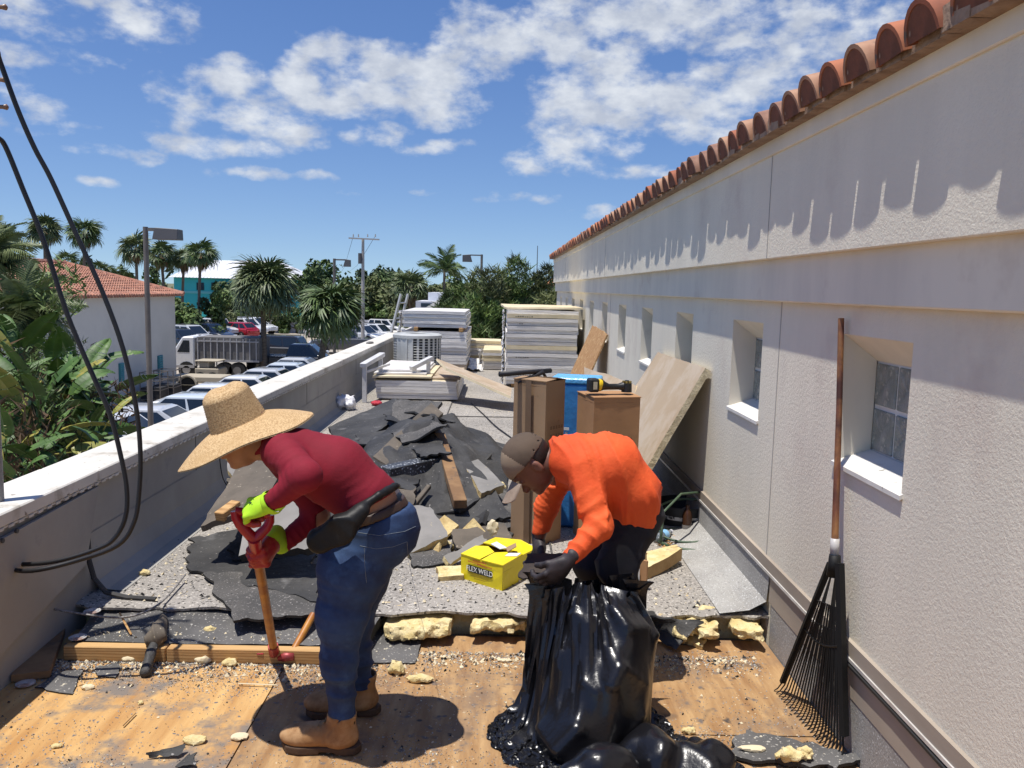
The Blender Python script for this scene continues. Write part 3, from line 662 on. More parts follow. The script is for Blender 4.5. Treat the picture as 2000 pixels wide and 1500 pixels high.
# ---- boxes
m_card = M('brown_cardboard', (.34,.22,.125), .88, col2=(.30,.19,.105), sc=2, spk=[((.22,.14,.08), 14, .68, .76)], bump=(7,.25,.008), bump2=(60,.15,.002))
m_card2 = M('warm_cardboard', (.42,.23,.105), .88, col2=(.37,.195,.09), sc=2.5, bump=(9,.25,.008), bump2=(60,.15,.002))
m_tape = M('brown_packing_tape', (.16,.10,.06), .3, bump=(20,.3,.003))
m_inside = M('cardboard_edge', (.25,.15,.08), .9)
def carton(label, c, w, d, h, rz, mat, z0, lid=True, name='cardboard_box', seed=1):
    t = thing(name, label, 'box', (c[0], c[1], z0)); ca, sa = math.cos(rz), math.sin(rz)
    rs = random.Random(seed)
    def P(x, y, z): return (c[0]+x*ca-y*sa, c[1]+x*sa+y*ca, z0+z)
    n = 6; mb = MB()
    for (ax, ay, bx, by) in ((-w/2,-d/2,w/2,-d/2),(w/2,-d/2,w/2,d/2),(w/2,d/2,-w/2,d/2),(-w/2,d/2,-w/2,-d/2)):
        vs = []
        nxn, nyn = -(by-ay), (bx-ax); L_ = math.hypot(nxn, nyn); nxn /= -L_; nyn /= -L_
        for j in range(9):
            for i in range(n+1):
                u, v = i/n, j/8; b_ = .014*math.sin(math.pi*u)*math.sin(math.pi*v)*rs.uniform(.3,1)+rs.uniform(-.0015,.0015)*(0 < i < n)
                vs.append(P(ax+(bx-ax)*u-nxn*-b_*-1, ay+(by-ay)*u-nyn*-b_*-1, h*v))
        mb.add(vs, [(j*(n+1)+i, j*(n+1)+i+1, (j+1)*(n+1)+i+1, (j+1)*(n+1)+i) for j in range(8) for i in range(n)])
    mb.build('side_panels', mat, t, smooth=True, angle=30)
    mb = MB(); mb.add([P(-w/2,-d/2,h-.03),P(w/2,-d/2,h-.03),P(w/2,d/2,h-.03),P(-w/2,d/2,h-.03)], [(0,1,2,3)]); mb.build('inner_panel', m_inside, t)
    if lid:
        for (x0, y0, x1, y1, q) in ((-w/2-.004,-d/2-.004,w/2+.004,-.004,0),(-w/2-.004,.004,w/2+.004,d/2+.004,1)):
            dz = rs.uniform(.0,.018)
            a = P(x0,y0,h+(.004 if q == 0 else dz)); b = P(x1,y0,h+(.004 if q == 0 else dz*1.5)); e = P(x1,y1,h+(.004 if q else .012)); f = P(x0,y1,h+(.004 if q else .012))
            vs = [a,b,e,f]+[(v[0],v[1],v[2]-.005) for v in (a,b,e,f)]
            mb = MB(); mb.add(vs, [(0,1,2,3),(7,6,5,4),(0,4,5,1),(1,5,6,2),(2,6,7,3),(3,7,4,0)]); mb.build('flap', mat, t)
    return t, P
lb = Zp(1048, 1068, RZ)
t, P = carton('tall narrow brown cardboard box with a dark tape strip behind the orange person', (lb.x+.00, lb.y+.17), .235, .20, .985, R(-38), m_card, RZ, seed=3)
mb = MB(); mb.add([P(-.02,-.1165,.985),P(.022,-.1165,.985),P(.035,-.1165,.0),P(-.007,-.1165,.0)], [(0,1,2,3)]); mb.build('tape', m_tape, t)
mb = MB()
for j in range(3):
    for k in range(5): mb.add([P(.134,-.07+k*.028,.60+j*.05),P(.134,-.05+k*.028,.60+j*.05),P(.134,-.05+k*.028,.62+j*.05),P(.134,-.07+k*.028,.62+j*.05)], [(0,1,2,3)])
mb.build('printed_marks', M('faded_box_print', (.20,.12,.07), .9), t)
# black pry tool with hooked head on the tall box
m_toolblk = M('black_grip_rubber', (.018,.017,.02), .55, bump=(40,.2,.002))
zt_ = RZ+.985+.022
tl_ = thing('pry_tool', 'black crossed pry bars lying on the tall narrow cardboard box', 'tool', (lb.x+.05, lb.y+.15, zt_))
a, b = Yp(976,746,lb.y+.05), Yp(1075,738,lb.y+.28); a.z = zt_+.015; b.z = zt_+.02
mb = MB(); mb.tube([a, lerp(a,b,.5), b], [.017,.014,.015], 10); mb.build('bar', m_toolblk, tl_, smooth=True)
a, b, c = Yp(1012,748,lb.y+.12), Yp(1045,734,lb.y+.2), Yp(1060,727,lb.y+.22)
mb = MB(); mb.tube([a, lerp(a,b,.5)+V(0,0,.005), b, c, c+V(.02,.0,-.03)], [.007,.010,.013,.016,.008], 8); mb.build('hooked_bar', m_toolblk, tl_, smooth=True)
# blue roll pack
m_blue = M('blue_wrap', (.035,.20,.52), .35, col2=(.05,.26,.60), sc=6, bump=(10,.5,.01))
m_bluel = M('light_blue_film', (.12,.48,.85), .25, bump=(20,.8,.01))
bc = Yp(1127, 750, 5.25)
t = thing('roll_pack', 'blue wrapped roll carton standing between the two cardboard boxes', 'roll', (bc.x, 5.25, RZ))
mb = MB(); mb.obox((bc.x,5.25,RZ+.47),(.145,-.03,0),(.03,.13,0),(0,0,.47)); mb.build('blue_wrap', m_blue, t, bevel=.02)
mb = MB(); mb.obox((bc.x,5.25,RZ+.952),(.150,-.031,0),(.03,.134,0),(0,0,.018)); mb.build('film_top', m_bluel, t, bevel=.008)
mb = MB()
fx = bc.x-.145
for k in range(3): mb.obox((fx+.055,5.117-.005+.006*0,RZ+.55+k*.05),(.035,-.007,0),(0,.001,0),(0,0,.009))
mb.obox((fx+.075,5.112,RZ+.60),(.008,-.0016,0),(0,.001,0),(0,0,.03))
mb.build('white_print', M('white_print', (.7,.75,.8), .6), t)
# right box with hand hole
rb = Yp(1190, 785, 4.78)
t, P = carton('square cardboard box with a hand hole, cordless tool on its lid, beside the leaning board', (rb.x+.01, 4.90), .29, .29, .90, R(14), m_card2, RZ, seed=6)
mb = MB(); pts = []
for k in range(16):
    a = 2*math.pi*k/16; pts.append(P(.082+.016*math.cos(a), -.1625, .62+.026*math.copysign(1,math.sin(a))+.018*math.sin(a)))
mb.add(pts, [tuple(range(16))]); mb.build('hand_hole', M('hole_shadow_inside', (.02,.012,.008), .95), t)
mb = MB()
for k in range(11): mb.add([P(-.09+k*.011,-.1622,.55),P(-.09+k*.011+random.choice([.003,.006]),-.1622,.55),P(-.09+k*.011+.004,-.1622,.62),P(-.09+k*.011,-.1622,.62)], [(0,1,2,3)])
mb.build('printed_barcode', M('barcode_brown', (.17,.09,.04), .9), t)
# cordless tool
m_yel = M('yellow_tool_plastic', (.80,.55,.02), .4); m_dk = M('dark_tool_plastic', (.015,.015,.015), .45)
zt2 = RZ+.90+.022
ct = thing('cordless_grinder', 'yellow and black cordless power tool lying on the square cardboard box', 'power tool', (rb.x, 4.85, zt2))
u = V(math.cos(R(14)), math.sin(R(14)), 0); v = V(-u.y, u.x, 0); o0 = V(rb.x, 4.83, zt2)
def TP(a, b, c): return o0+u*a+v*b+V(0,0,c)
mb = MB(); mb.obox(TP(-.10,0,.045), u*.030, v*.035, V(0,0,.040)); mb.build('battery', m_dk, ct, bevel=.008)
mb = MB(); mb.obox(TP(-.098,-.036,.045), u*.012, v*.002, V(0,0,.022)); mb.build('battery_label', M('tool_label', (.55,.5,.35), .5), ct)
mb = MB(); mb.tube([TP(-.072,0,.045),TP(-.06,0,.045),TP(-.035,0,.042)], [.036,.038,.026], 14); mb.build('collar', m_yel, ct, smooth=True, angle=40)
mb = MB(); mb.tube([TP(-.05,0,.044),TP(-.03,0,.040),TP(0,0,.034),TP(.06,0,.034),TP(.09,0,.036)], [.037,.026,.018,.018,.026], 14); mb.build('handle', m_dk, ct, smooth=True, angle=40)
mb = MB(); mb.tube([TP(.115,0,.002),TP(.115,0,.055)], [.032,.030], 16); mb.tube([TP(.115,0,.055),TP(.115,0,.072)], [.016,.012], 12); mb.build('gear_head', m_dk, ct, smooth=True, angle=40)
mb = MB()
for k in range(6): a = k*1.047; mb.obox(TP(.115+.022*math.cos(a),.022*math.sin(a),.062), u*.006, v*.006, V(0,0,.006))
mb.build('brass_nuts', M('brass', (.45,.33,.1), .4, metal=.6), ct)
# ---- boards leaning on the stucco wall
m_osb = M('osb_board', (.46,.27,.12), .8, col2=(.36,.19,.075), sc=30, stretch=(1,1,.4), lo=.35, hi=.6, spk=[((.58,.4,.2), 26, .62, .66)], bump=(40,.4,.003))
m_foamedge = M('crumbly_foam_edge', (.62,.54,.36), .95, col2=(.45,.38,.24), sc=30, bump=(60,1,.01))
sheet('osb_board', 'orange brown wood board leaning on the stucco wall beside the tallest stack', 'board', [(1.23,10.85,1.20),(1.295,9.85,1.14),(.90,9.8,.135),(.78,10.8,.135)], .018, m_osb, amp=.004, jag=.012, seed=41)
sheet('insulation_board', 'large tan faced insulation board with crumbly edge leaning against the window wall', 'insulation board', [(1.275,6.55,1.175),(1.275,5.02,1.195),(.70,4.98,.135),(.66,6.6,.135)], .040, [m_tanf, m_foamedge], nx=24, ny=20, amp=.003, jag=.006, seed=42)
sheet('insulation_board', 'small broken tan board leaning with white edge behind the square cardboard box', 'insulation board', [Yp(1143,716,7.2), Yp(1242,752,6.5), Yp(1232,840,6.1), Yp(1140,830,6.8)], .03, [m_tanf, m_cream], nx=10, ny=8, amp=.003, jag=.02, seed=43)
# ---- yellow carton
m_ybox = M('yellow_carton', (.80,.66,.012), .5, col2=(.74,.58,.01), sc=5, bump=(14,.3,.006))
yc0, yc1, yc2 = Zp(900,1130,RZ), Zp(981,1155,RZ), Zp(1058,1110,RZ)
wv = (yc1-yc0); dv = (yc2-yc1); dv = dv.normalized()*.34; hz = V(0,0,.135)
yb = thing('yellow_box', 'bright yellow carton with black and white lettering and open torn flaps', 'box', (yc0+yc1+dv)/2+V(0,0,0))
yb.location = (yc0+yc1+dv)*.5
def YP(a, b, c): return yc0+wv*a+dv*b+hz*c
mb = MB()
for (a, b) in (((0,0),(1,0)),((1,0),(1,1)),((1,1),(0,1)),((0,1),(0,0))):
    k = 5; vs = []
    for j in range(4):
        for i in range(k+1): vs.append(YP(lerp(a[0],b[0],i/k), lerp(a[1],b[1],i/k), j/3)+V(random.uniform(-.0015,.0015),random.uniform(-.0015,.0015),0))
    mb.add(vs, [(j*(k+1)+i, j*(k+1)+i+1, (j+1)*(k+1)+i+1, (j+1)*(k+1)+i) for j in range(3) for i in range(k)])
mb.build('side_panels', m_ybox, yb)
mb = MB(); mb.add([YP(0,0,.72),YP(1,0,.72),YP(1,1,.72),YP(0,1,.72)], [(0,1,2,3)]); mb.build('inner_panel', m_card, yb)
def flap(pts, mat, nm='flap'):
    mb = MB(); q = [p+V(0,0,0) for p in pts]; k = len(q); mb.add(q+[p-V(0,0,.004) for p in q], [tuple(range(k)), tuple(range(2*k-1,k-1,-1))]+[(i,(i+1)%k,k+(i+1)%k,k+i) for i in range(k)]); mb.build(nm, mat, yb)
flap([YP(0,-.01,1.02),YP(.46,-.01,1.0),YP(.55,.30,1.12),YP(.30,.42,1.16),YP(0,.40,1.06)], m_ybox)
flap([YP(.50,-.01,1.0),YP(1.01,-.01,1.02),YP(1.01,.55,1.05),YP(.80,.52,1.09),YP(.56,.30,1.10)], m_ybox)
flap([YP(0,.62,1.04),YP(.5,.60,1.10),YP(1.02,.58,1.03),YP(1.02,1.0,1.01),YP(.6,1.05,1.14),YP(0,1.0,1.02)], m_ybox)
flap([YP(.30,.50,1.20),YP(.62,.38,1.22),YP(.72,.46,1.26),YP(.36,.60,1.25)], M('white_tape_strip', (.72,.72,.78), .4), 'tape')
flap([YP(.82,.28,1.10),YP(1.0,.42,1.08),YP(.98,.56,1.09),YP(.80,.42,1.11)], MATS['white_tape_strip'], 'tape')
flap([YP(.62,.52,1.15),YP(.82,.60,1.40),YP(.90,.52,1.35),YP(.78,.42,1.16)], m_card, 'torn_card')
fn_ = wv.normalized().cross(V(0,0,1)).normalized()
if fn_.y > 0: fn_ = -fn_
def decal(nm, a0, a1, c0, c1, mat, off=.004):
    mb = MB(); mb.add([YP(a0,0,c0)+fn_*off,YP(a1,0,c0)+fn_*off,YP(a1,0,c1)+fn_*off,YP(a0,0,c1)+fn_*off], [(0,1,2,3)]); mb.build(nm, mat, yb)
decal('name_band', .18, .76, .40, .66, m_print)
mb = MB(); rs = random.Random(2)
for r_, (zz, a0, a1) in enumerate(((.78,.18,.48),(.745,.40,.74),(.86,.30,.62))):
    x = a0
    while x < a1:
        w_ = rs.uniform(.012,.03); mb.add([YP(x,0,zz)+fn_*.004,YP(x+w_,0,zz)+fn_*.004,YP(x+w_,0,zz+.045)+fn_*.004,YP(x,0,zz+.045)+fn_*.004], [(0,1,2,3)]); x += w_+.006
mb.build('red_print', M('red_print', (.55,.10,.03), .6), yb)
mb = MB()
for (zz, a0, a1) in ((.33,.20,.74),(.25,.26,.68),(.17,.34,.60)):
    x = a0
    while x < a1:
        w_ = rs.uniform(.010,.022); mb.add([YP(x,0,zz)+fn_*.004,YP(x+w_,0,zz)+fn_*.004,YP(x+w_,0,zz+.035)+fn_*.004,YP(x,0,zz+.035)+fn_*.004], [(0,1,2,3)]); x += w_+.008
mb.build('ochre_print', M('ochre_print', (.38,.24,.02), .6), yb)
fc = bpy.data.curves.new('lettering', 'FONT'); fc.body = 'FLEX WELD'; fc.size = .037; fc.extrude = .0006; fc.align_x = 'CENTER'; fc.align_y = 'CENTER'
to = bpy.data.objects.new('lettering', fc); COL.objects.link(to)
dg = bpy.context.evaluated_depsgraph_get(); me = bpy.data.meshes.new_from_object(to.evaluated_get(dg)); bpy.data.objects.remove(to)
me.materials.clear(); me.materials.append(M('white_lettering', (.78,.78,.72), .6))
tx = link('lettering', me, yb); xax = wv.normalized(); zax = fn_; yax = zax.cross(xax)
cpos = YP(.47,0,.53)+fn_*.0065-wloc(yb)
mt = Matrix((xax, yax, zax)).transposed().to_4x4(); mt.translation = cpos; mt = mt @ Matrix.Diagonal((.92,1.0,1,1)); tx.matrix_local = mt
# ---- hose coil, tub, bottle and other bits by the wall
m_hose = M('green_hose', (.045,.085,.045), .5, col2=(.08,.12,.07), sc=20)
hs_ = thing('garden_hose', 'thin dark green hose coiled loosely on the roof beside the stucco wall', 'hose', Zp(1345,1055,RZ))
c = Zp(1345,1057,RZ); mb = MB()
mb.tube([(c.x+.20*math.cos(a)*1.0, c.y+.22*math.sin(a), RZ+.012) for a in np.linspace(.9,7.0,48)], .010, 6); mb.build('coil', m_hose, hs_, smooth=True)
mb = MB(); c2 = Yp(1345,992,5.0)
mb.tube([(c2.x+.23*math.cos(a), 5.0+.20*math.sin(a), RZ+.02+.085*(1+math.sin(a+.3))) for a in np.linspace(.0,12.2,90)], .008, 6)
mb.tube([Yp(1290,1060,4.6), Yp(1296,1000,4.7), Yp(1330,965,4.9), Yp(1380,960,5.2), Yp(1405,990,5.3), Yp(1400,1020,5.1)], .008, 6)
mb.build('loops', m_hose, hs_, smooth=True)
m_tub = M('black_tub_plastic', (.018,.018,.018), .6, bump=(10,.4,.01))
tc_ = Zp(1340,1030,RZ)
tb = thing('rubber_tub', 'low black tub with chipped white rim under the hose loops', 'tub', (tc_.x, tc_.y+.10, RZ))
mb = MB(); mb.lathe([(.0,.01),(.15,.01),(.165,.06),(.175,.14),(.185,.145),(.188,.13),(.178,.05),(.165,.0)], 30, (tc_.x,tc_.y+.10,RZ)); mb.build('tub', m_tub, tb, smooth=True, angle=40)
mb = MB(); n=10; mb.lathe([(.181,.06),(.187,.085)], 30, (tc_.x,tc_.y+.10,RZ)); mb.build('white_band', M('chipped_white', (.6,.58,.54), .7, col2=(.05,.05,.05), sc=20, lo=.5, hi=.56), tb, smooth=True)
bp = V(tc_.x-.02, tc_.y-.10, RZ)
t = thing('brown_bottle', 'small brown bottle with pale base standing in front of the black tub', 'bottle', bp)
mb = MB(); mb.lathe([(0,0),(.03,.0),(.032,.01),(.032,.05)], 16, bp); mb.build('base', M('dull_grey_tin', (.25,.23,.21), .5), t, smooth=True, angle=40)
mb = MB(); mb.lathe([(.031,.05),(.031,.11),(.022,.135),(.013,.15),(.013,.175),(0,.176)], 16, bp); mb.build('neck', M('brown_glass', (.06,.025,.012), .25), t, smooth=True, angle=40)
m_clear = M('clear_bottle_plastic', (.75,.85,.92), .08, trans=.8); wb = Zp(1300,1064,RZ)
t = thing('water_bottle', 'crushed clear plastic water bottle with blue label lying by the hose', 'bottle', wb)
d_ = V(.08,.10,0).normalized(); a = wb+V(-.05,.03,.03)
mb = MB(); mb.tube([a, a+d_*.02, a+d_*.05, a+d_*.09, a+d_*.13, a+d_*.16, a+d_*.18], [.028,.031,.026,.031,.028,.014,.012], 14); mb.build('bottle', m_clear, t, smooth=True)
mb = MB(); mb.tube([a+d_*.06, a+d_*.11], [.0315,.0325], 14, caps=False); mb.build('label', M('pale_blue_label', (.25,.50,.75), .5), t, smooth=True)
mb = MB(); mb.tube([a+d_*.18, a+d_*.195], [.0135,.0135], 12); mb.build('cap', M('white_cap', (.7,.7,.75), .4), t)
sheet('foam_slab', 'broken thick brown-edged foam slab lying on the roof beside the orange person', 'foam slab', [Yp(1262,1078,4.42), Yp(1318,1063,4.55), Yp(1331,1072,4.42), Yp(1262,1110,4.18)], .07, [m_foam, M('browned_foam', (.42,.27,.12), .95, col2=(.33,.2,.08), sc=12, bump=(40,.6,.006))], nx=16, ny=10, amp=.012, jag=.012, seed=51)
a = Zp(1252,1152,RZ); mb = MB(); mb.obox((a.x,a.y,RZ+.08),(.024,-.02,0),(.004,.006,0),(.0,.0,.08))
single(mb, 'card_strip', m_card2, 'narrow upright strip of brown cardboard behind the orange person', 'cardboard')
a = Zp(1243,1150,RZ); mb = MB(); mb.obox((a.x-.005,a.y-.02,RZ+.06),(.014,-.003,0),(.0,.002,0),(.0,.0,.055))
single(mb, 'paper_label', M('grey_white_paper', (.6,.6,.58), .8), 'small white paper label standing against the cardboard strip', 'paper')
sheet('paper_scrap', 'torn white paper scrap on the grey flashing near the hose', 'paper', [Zp(1438,1045,.20), Zp(1446,1052,.18), Zp(1432,1068,.17), Zp(1422,1064,.18)], .003, m_white_trim, nx=6, ny=6, amp=.01, jag=.01, seed=61)
# ---- leaf rake
rk = thing('leaf_rake', 'black leaf rake with worn wooden handle leaning against the stucco wall', 'rake', (1.24,3.0,0))
m_hand = M('worn_rake_handle', (.30,.14,.05), .6, col2=(.17,.06,.03), sc=5, stretch=(8,8,1.2), col3=(.06,.02,.015), sc3=2.5, lo3=.5, hi3=.6, bump=(30,.3,.003))
rp = [Xp(1643,622,1.295), Xp(1639,800,1.28), Xp(1634,950,1.255), Xp(1629,1060,1.235)]
RY = 3.22
rp = [Xp(1643,622,1.295), Xp(1639,800,1.285), Xp(1634,950,1.275), Xp(1629,1110,1.262)]
mb = MB(); mb.tube(rp, [.0115,.0115,.0125,.014], 10); mb.build('handle', m_hand, rk, smooth=True, angle=60)
mb = MB(); mb.tube([Xp(1631,1052,1.265), Xp(1629.5,1085,1.264)], .0165, 10); mb.build('handle_label', M('silver_label', (.5,.48,.46), .4), rk, smooth=True)
m_rk = M('black_rake_plastic', (.008,.008,.008), .6, spec=.3)
A0 = Xp(1622,1100,1.265); A1 = Xp(1640,1100,1.262)
BL, BR = V(1.215,3.24,.045), V(1.262,2.74,.045)
mb = MB(); mb.tube([rp[-1]+V(0,0,.05), rp[-1]-V(0,0,.03)], [.021,.026], 10); mb.build('socket', m_rk, rk, smooth=True)
mb = MB()
off = V(-.012,-.012,0)
mb.beam(A0, BL, .014, .022, up=(1,0,0)); mb.beam(A1, BR+V(0,0,.05), .020, .030, up=(1,.6,0))
mb.build('side_frame', m_rk, rk)
mid0, mid1 = lerp(A0, BL, .52), lerp(A1, BR, .45)
mb = MB(); pts = [lerp(mid0, mid1, k/8)-V(0,0,.03*math.sin(math.pi*k/8)) for k in range(9)]; mb.tube(pts, .005, 6); mb.build('cross_brace', m_rk, rk)
web = MB(); 
for s0, s1 in ((.18,.36),(.60,.80)):
    web.add([lerp(A0,A1,s0)-V(0,0,.03), lerp(A0,A1,s1)-V(0,0,.03), lerp(mid0,mid1,s1)-V(0,0,.02), lerp(mid0,mid1,s0)-V(0,0,.02)], [(0,1,2,3)])
nt_ = 24
for k in range(nt_):
    s = k/(nt_-1); top = lerp(lerp(A0, A1, .5), lerp(mid0, mid1, s), .55 if k % 2 else .85); bt = lerp(BL, BR, s)
    dn_ = (bt-top).normalized(); out_ = V(-.55,-.25,0)
    tip = bt+dn_*.035+out_*.022; tip2 = bt+dn_*.045+out_*.05
    mb = MB(); mb.tube([top, lerp(top, bt, .6), bt, tip, tip2], [.0042,.0040,.0038,.0034,.0026], 4); mb.build('tine', m_rk, rk)
web.build('web', m_rk, rk)
# ---- cables, mast and rope on the left
m_cab = M('black_service_cable', (.012,.012,.013), .5)
c1 = [(-40,60),(-10,95),(0,120),(35,215),(68,290),(100,350),(150,460),(200,570),(240,680),(265,790),(274,880),(272,960),(262,1020),(230,1065),(150,1095),(60,1115),(-20,1128)]
c2 = [(-40,225),(-10,262),(10,285),(45,370),(85,470),(130,610),(180,730),(215,810),(238,900),(248,960),(245,1010),(225,1050),(190,1072),(100,1098),(-20,1112)]
def smooth_path(pts, n=5):
    out = []
    P_ = [pts[0]]+pts+[pts[-1]]
    for i in range(1, len(P_)-2):
        for k in range(n):
            t_ = k/n; a, b, c, d = [Vector(P_[i+q]) for q in (-1,0,1,2)]
            out.append(.5*((2*b)+(c-a)*t_+(2*a-5*b+4*c-d)*t_*t_+(3*b-a-3*c+d)*t_**3))
    out.append(Vector(pts[-1])); return out
for i, (pp, lab) in enumerate(((c1,'outer thick black cable with the longer drip loop on the left'),(c2,'inner thick black cable hanging in front of the parapet on the left'))):
    n = len(pp); pts = [Yp(x, y, 3.15+.12*math.sin(3.1*k/n)+.06*i) for k, (x, y) in enumerate(pp)]
    mxq = Yp(3,1000,3.35).x-.02; pts[0] = V(mxq, 3.33, pts[1].z+.14); pts[-1] = V(mxq+.02, 3.32, pts[-1].z-.01)
    mb = MB(); mb.tube(smooth_path(pts), .0095, 8); single(mb, 'cable', m_cab, lab, 'cable', smooth=True)
mast = thing('service_mast', 'grey service mast pole with bracket at the left edge of the roof', 'pole', Yp(-12,1250,3.3))
m_mast = M('dull_grey_pole', (.30,.29,.27), .6, col2=(.22,.21,.2), sc=5)
a, b = Yp(-6,1300,3.35), Yp(-6,1300,3.35); 
mb = MB(); mx_ = Yp(3,1000,3.35).x-.02; mb.tube([(mx_,3.35,-.02),(mx_,3.35,2.9)], .030, 14); mb.build('pole', m_mast, mast, smooth=True, angle=50)
m_ins = M('brown_insulator', (.22,.12,.07), .4)
for (px, py) in ((8,14),(8,156),(10,209)):
    q = Yp(px, py, 3.32); mb = MB(); mb.tube([(mx_,3.32,q.z),(q.x-.01,3.32,q.z),(q.x+.006,3.32,q.z),(q.x+.012,3.32,q.z)], [.008,.008,.012,.005], 8); mb.build('insulator', m_ins, mast, smooth=True)
mb = MB(); q = Yp(12,1195,3.3); mb.box((q.x-.25,3.28,q.z-.05),(q.x+.035,3.30,q.z+.07)); mb.build('bracket', m_mast, mast, bevel=.01)
mb = MB(); q = Yp(6,1190,3.27); mb.tube([(q.x,3.285,q.z),(q.x,3.268,q.z)], .014, 6); mb.build('bolt', M('dark_bolt', (.06,.06,.06), .5), mast)
# panel on the parapet
pn = thing('wall_panel', 'flat grey sheet metal panel bolted over the parapet beside the mast', 'panel', (-1.95,3.5,.3))
mb = MB(); mb.add([(PX+.012,2.4,.02),(PX+.012,3.80,.30),(PX+.012,3.95,.645),(PX+.012,2.4,.60),(PX+.03,2.4,.02),(PX+.03,3.80,.30),(PX+.03,3.95,.645),(PX+.03,2.4,.60)], [(4,5,6,7),(0,4,7,3),(1,2,6,5),(2,3,7,6),(0,1,5,4)])
mb.build('panel', m_par, pn)
for (px, py) in ((31,1037),(3,1056)):
    q = Xp(px, py, PX+.03); mb = MB(); mb.tube([(q.x-.002,q.y,q.z),(q.x+.008,q.y,q.z)], .010, 8); mb.build('bolt', MATS['dark_bolt'], pn)
m_rope = M('grey_braided_wire', (.33,.31,.29), .6, col2=(.12,.11,.1), sc=90)
rp_ = [Zp(-20,1172,.22), Zp(60,1182,.19), Zp(140,1196,.16), Zp(220,1206,.135), Zp(270,1200,.15), Zp(310,1180,.15), Zp(340,1150,.15), Zp(362,1122,.16)]
mb = MB(); mb.tube(smooth_path(rp_), .0048, 6); single(mb, 'wire_rope', m_rope, 'thin grey twisted wire trailing across the lower left roof', 'wire', smooth=True)
mb = MB(); q = [Zp(920,787,RZ+.01), Zp(945,810,RZ+.01), Zp(968,832,RZ+.01), Zp(1000,856,RZ+.01)]; mb.tube(smooth_path(q), .007, 5); single(mb, 'cord', m_cab, 'thin dark cord lying on the grey roof left of the tall box', 'cord', smooth=True)
mb = MB(); q = [Xp(428,870,PX+.02), Xp(430,905,PX+.02), Xp(436,935,PX+.03), Xp(448,955,PX+.05)]; mb.tube(smooth_path(q), .004, 5); single(mb, 'cord', m_cab, 'thin black cord hanging down the parapet behind the straw hat', 'cord', smooth=True)
# ================================================================ BACKGROUND
m_leafd = M('dark_leaf', (.062,.11,.030), .7, col2=(.10,.15,.04), sc=.9, lo=.4, hi=.6, col3=(.028,.05,.018), sc3=.35, spk=[((.16,.16,.06), 5, .62, .7)])
m_leafm = M('mid_green_leaf', (.10,.17,.035), .65, col2=(.15,.21,.05), sc=1.3, col3=(.04,.07,.02), sc3=.5, spk=[((.20,.18,.07), 5, .62, .7)])
m_leafo = M('olive_leaf', (.115,.15,.045), .7, col2=(.17,.19,.065), sc=1.2, col3=(.05,.065,.025), sc3=.5, spk=[((.24,.2,.10), 6, .6, .7)])
m_frond = M('fan_palm_frond', (.11,.17,.05), .5, col2=(.16,.22,.07), sc=1.5, col3=(.05,.08,.03), sc3=.6)
m_frondl = M('pale_palm_frond', (.18,.235,.09), .5, col2=(.25,.29,.12), sc=1.5, col3=(.07,.10,.04), sc3=.8)
m_dead = M('dead_palm_frond', (.17,.125,.07), .9, col2=(.11,.08,.045), sc=3)
m_trunk = M('palm_trunk', (.19,.155,.12), .9, col2=(.11,.09,.07), sc=4, stretch=(1,1,5), bump=(8,.8,.05))
m_bark = M('tree_bark', (.12,.095,.07), .9, col2=(.07,.055,.04), sc=3, bump=(8,.8,.05))
rs0 = random.Random(21)
def frond_mesh(kind, seed, mat):
    """leaf pointing along +X from the origin, drooping to -Z; unit length about 1"""
    rs = random.Random(seed); mb = MB()
    if kind == 'fan':
        pet = .45; mb.tube([(0,0,0),(pet*.6,0,.04),(pet,0,.02)], [.014,.010,.008], 3)
        nb = 23
        for k in range(nb):
            a = (k/(nb-1)-.5)*2*2.05+rs.uniform(-.05,.05); L_ = (.62-.12*abs(k/(nb-1)-.5)*2)*rs.uniform(.88,1.05); w = .030
            ca, sa = math.cos(a), math.sin(a); dr = rs.uniform(.08,.45)
            pts = []
            for t_ in (0,.45,.8,1):
                r_ = L_*t_; pts.append((pet+ca*r_*(1-.15*t_*t_), sa*r_*(1-.1*t_), .02+.10*math.cos(a)*t_*.3-dr*t_**2.2*1.3))
            wd = (.012, w, w*.6, .002); vs = []
            for (x, y, z), q in zip(pts, wd): vs += [(x-sa*q, y+ca*q, z), (x+sa*q, y-ca*q, z+.01)]
            mb.add(vs, [(0,1,3,2),(2,3,5,4),(4,5,7,6)])
    else:   # feather frond
        n = 22
        sp = [(t_*1.0, 0, .22*math.sin(t_*1.9)-.38*t_**2.6) for t_ in np.linspace(0,1,9)]
        mb.tube(sp, [.014-.0013*i for i in range(9)], 3)
        for k in range(n):
            t_ = .12+.88*k/n; i = min(int(t_*8), 7); f_ = t_*8-i; p = Vector(sp[i]).lerp(Vector(sp[i+1]), f_); L_ = .34*math.sin(math.pi*min(1,t_*.85+.12))+.06
            for s_ in (-1, 1):
                e = p+Vector((.42*L_, s_*L_*.85, -.32*L_*rs.uniform(.5,1.5))); w = Vector((.018, 0, .0))
                mb.add([p-w, p+w, p.lerp(e,.6)+w*1.1+V(0,0,.02), e], [(0,1,2,3)])
    o = mb.build('frond', mat, None); me = o.data; bpy.data.objects.remove(o); return me
FR = {}
def fronds(kind, mat):
    k = (kind, mat.name)
    if k not in FR: FR[k] = [frond_mesh(kind, s, mat) for s in range(6)]
    return FR[k]
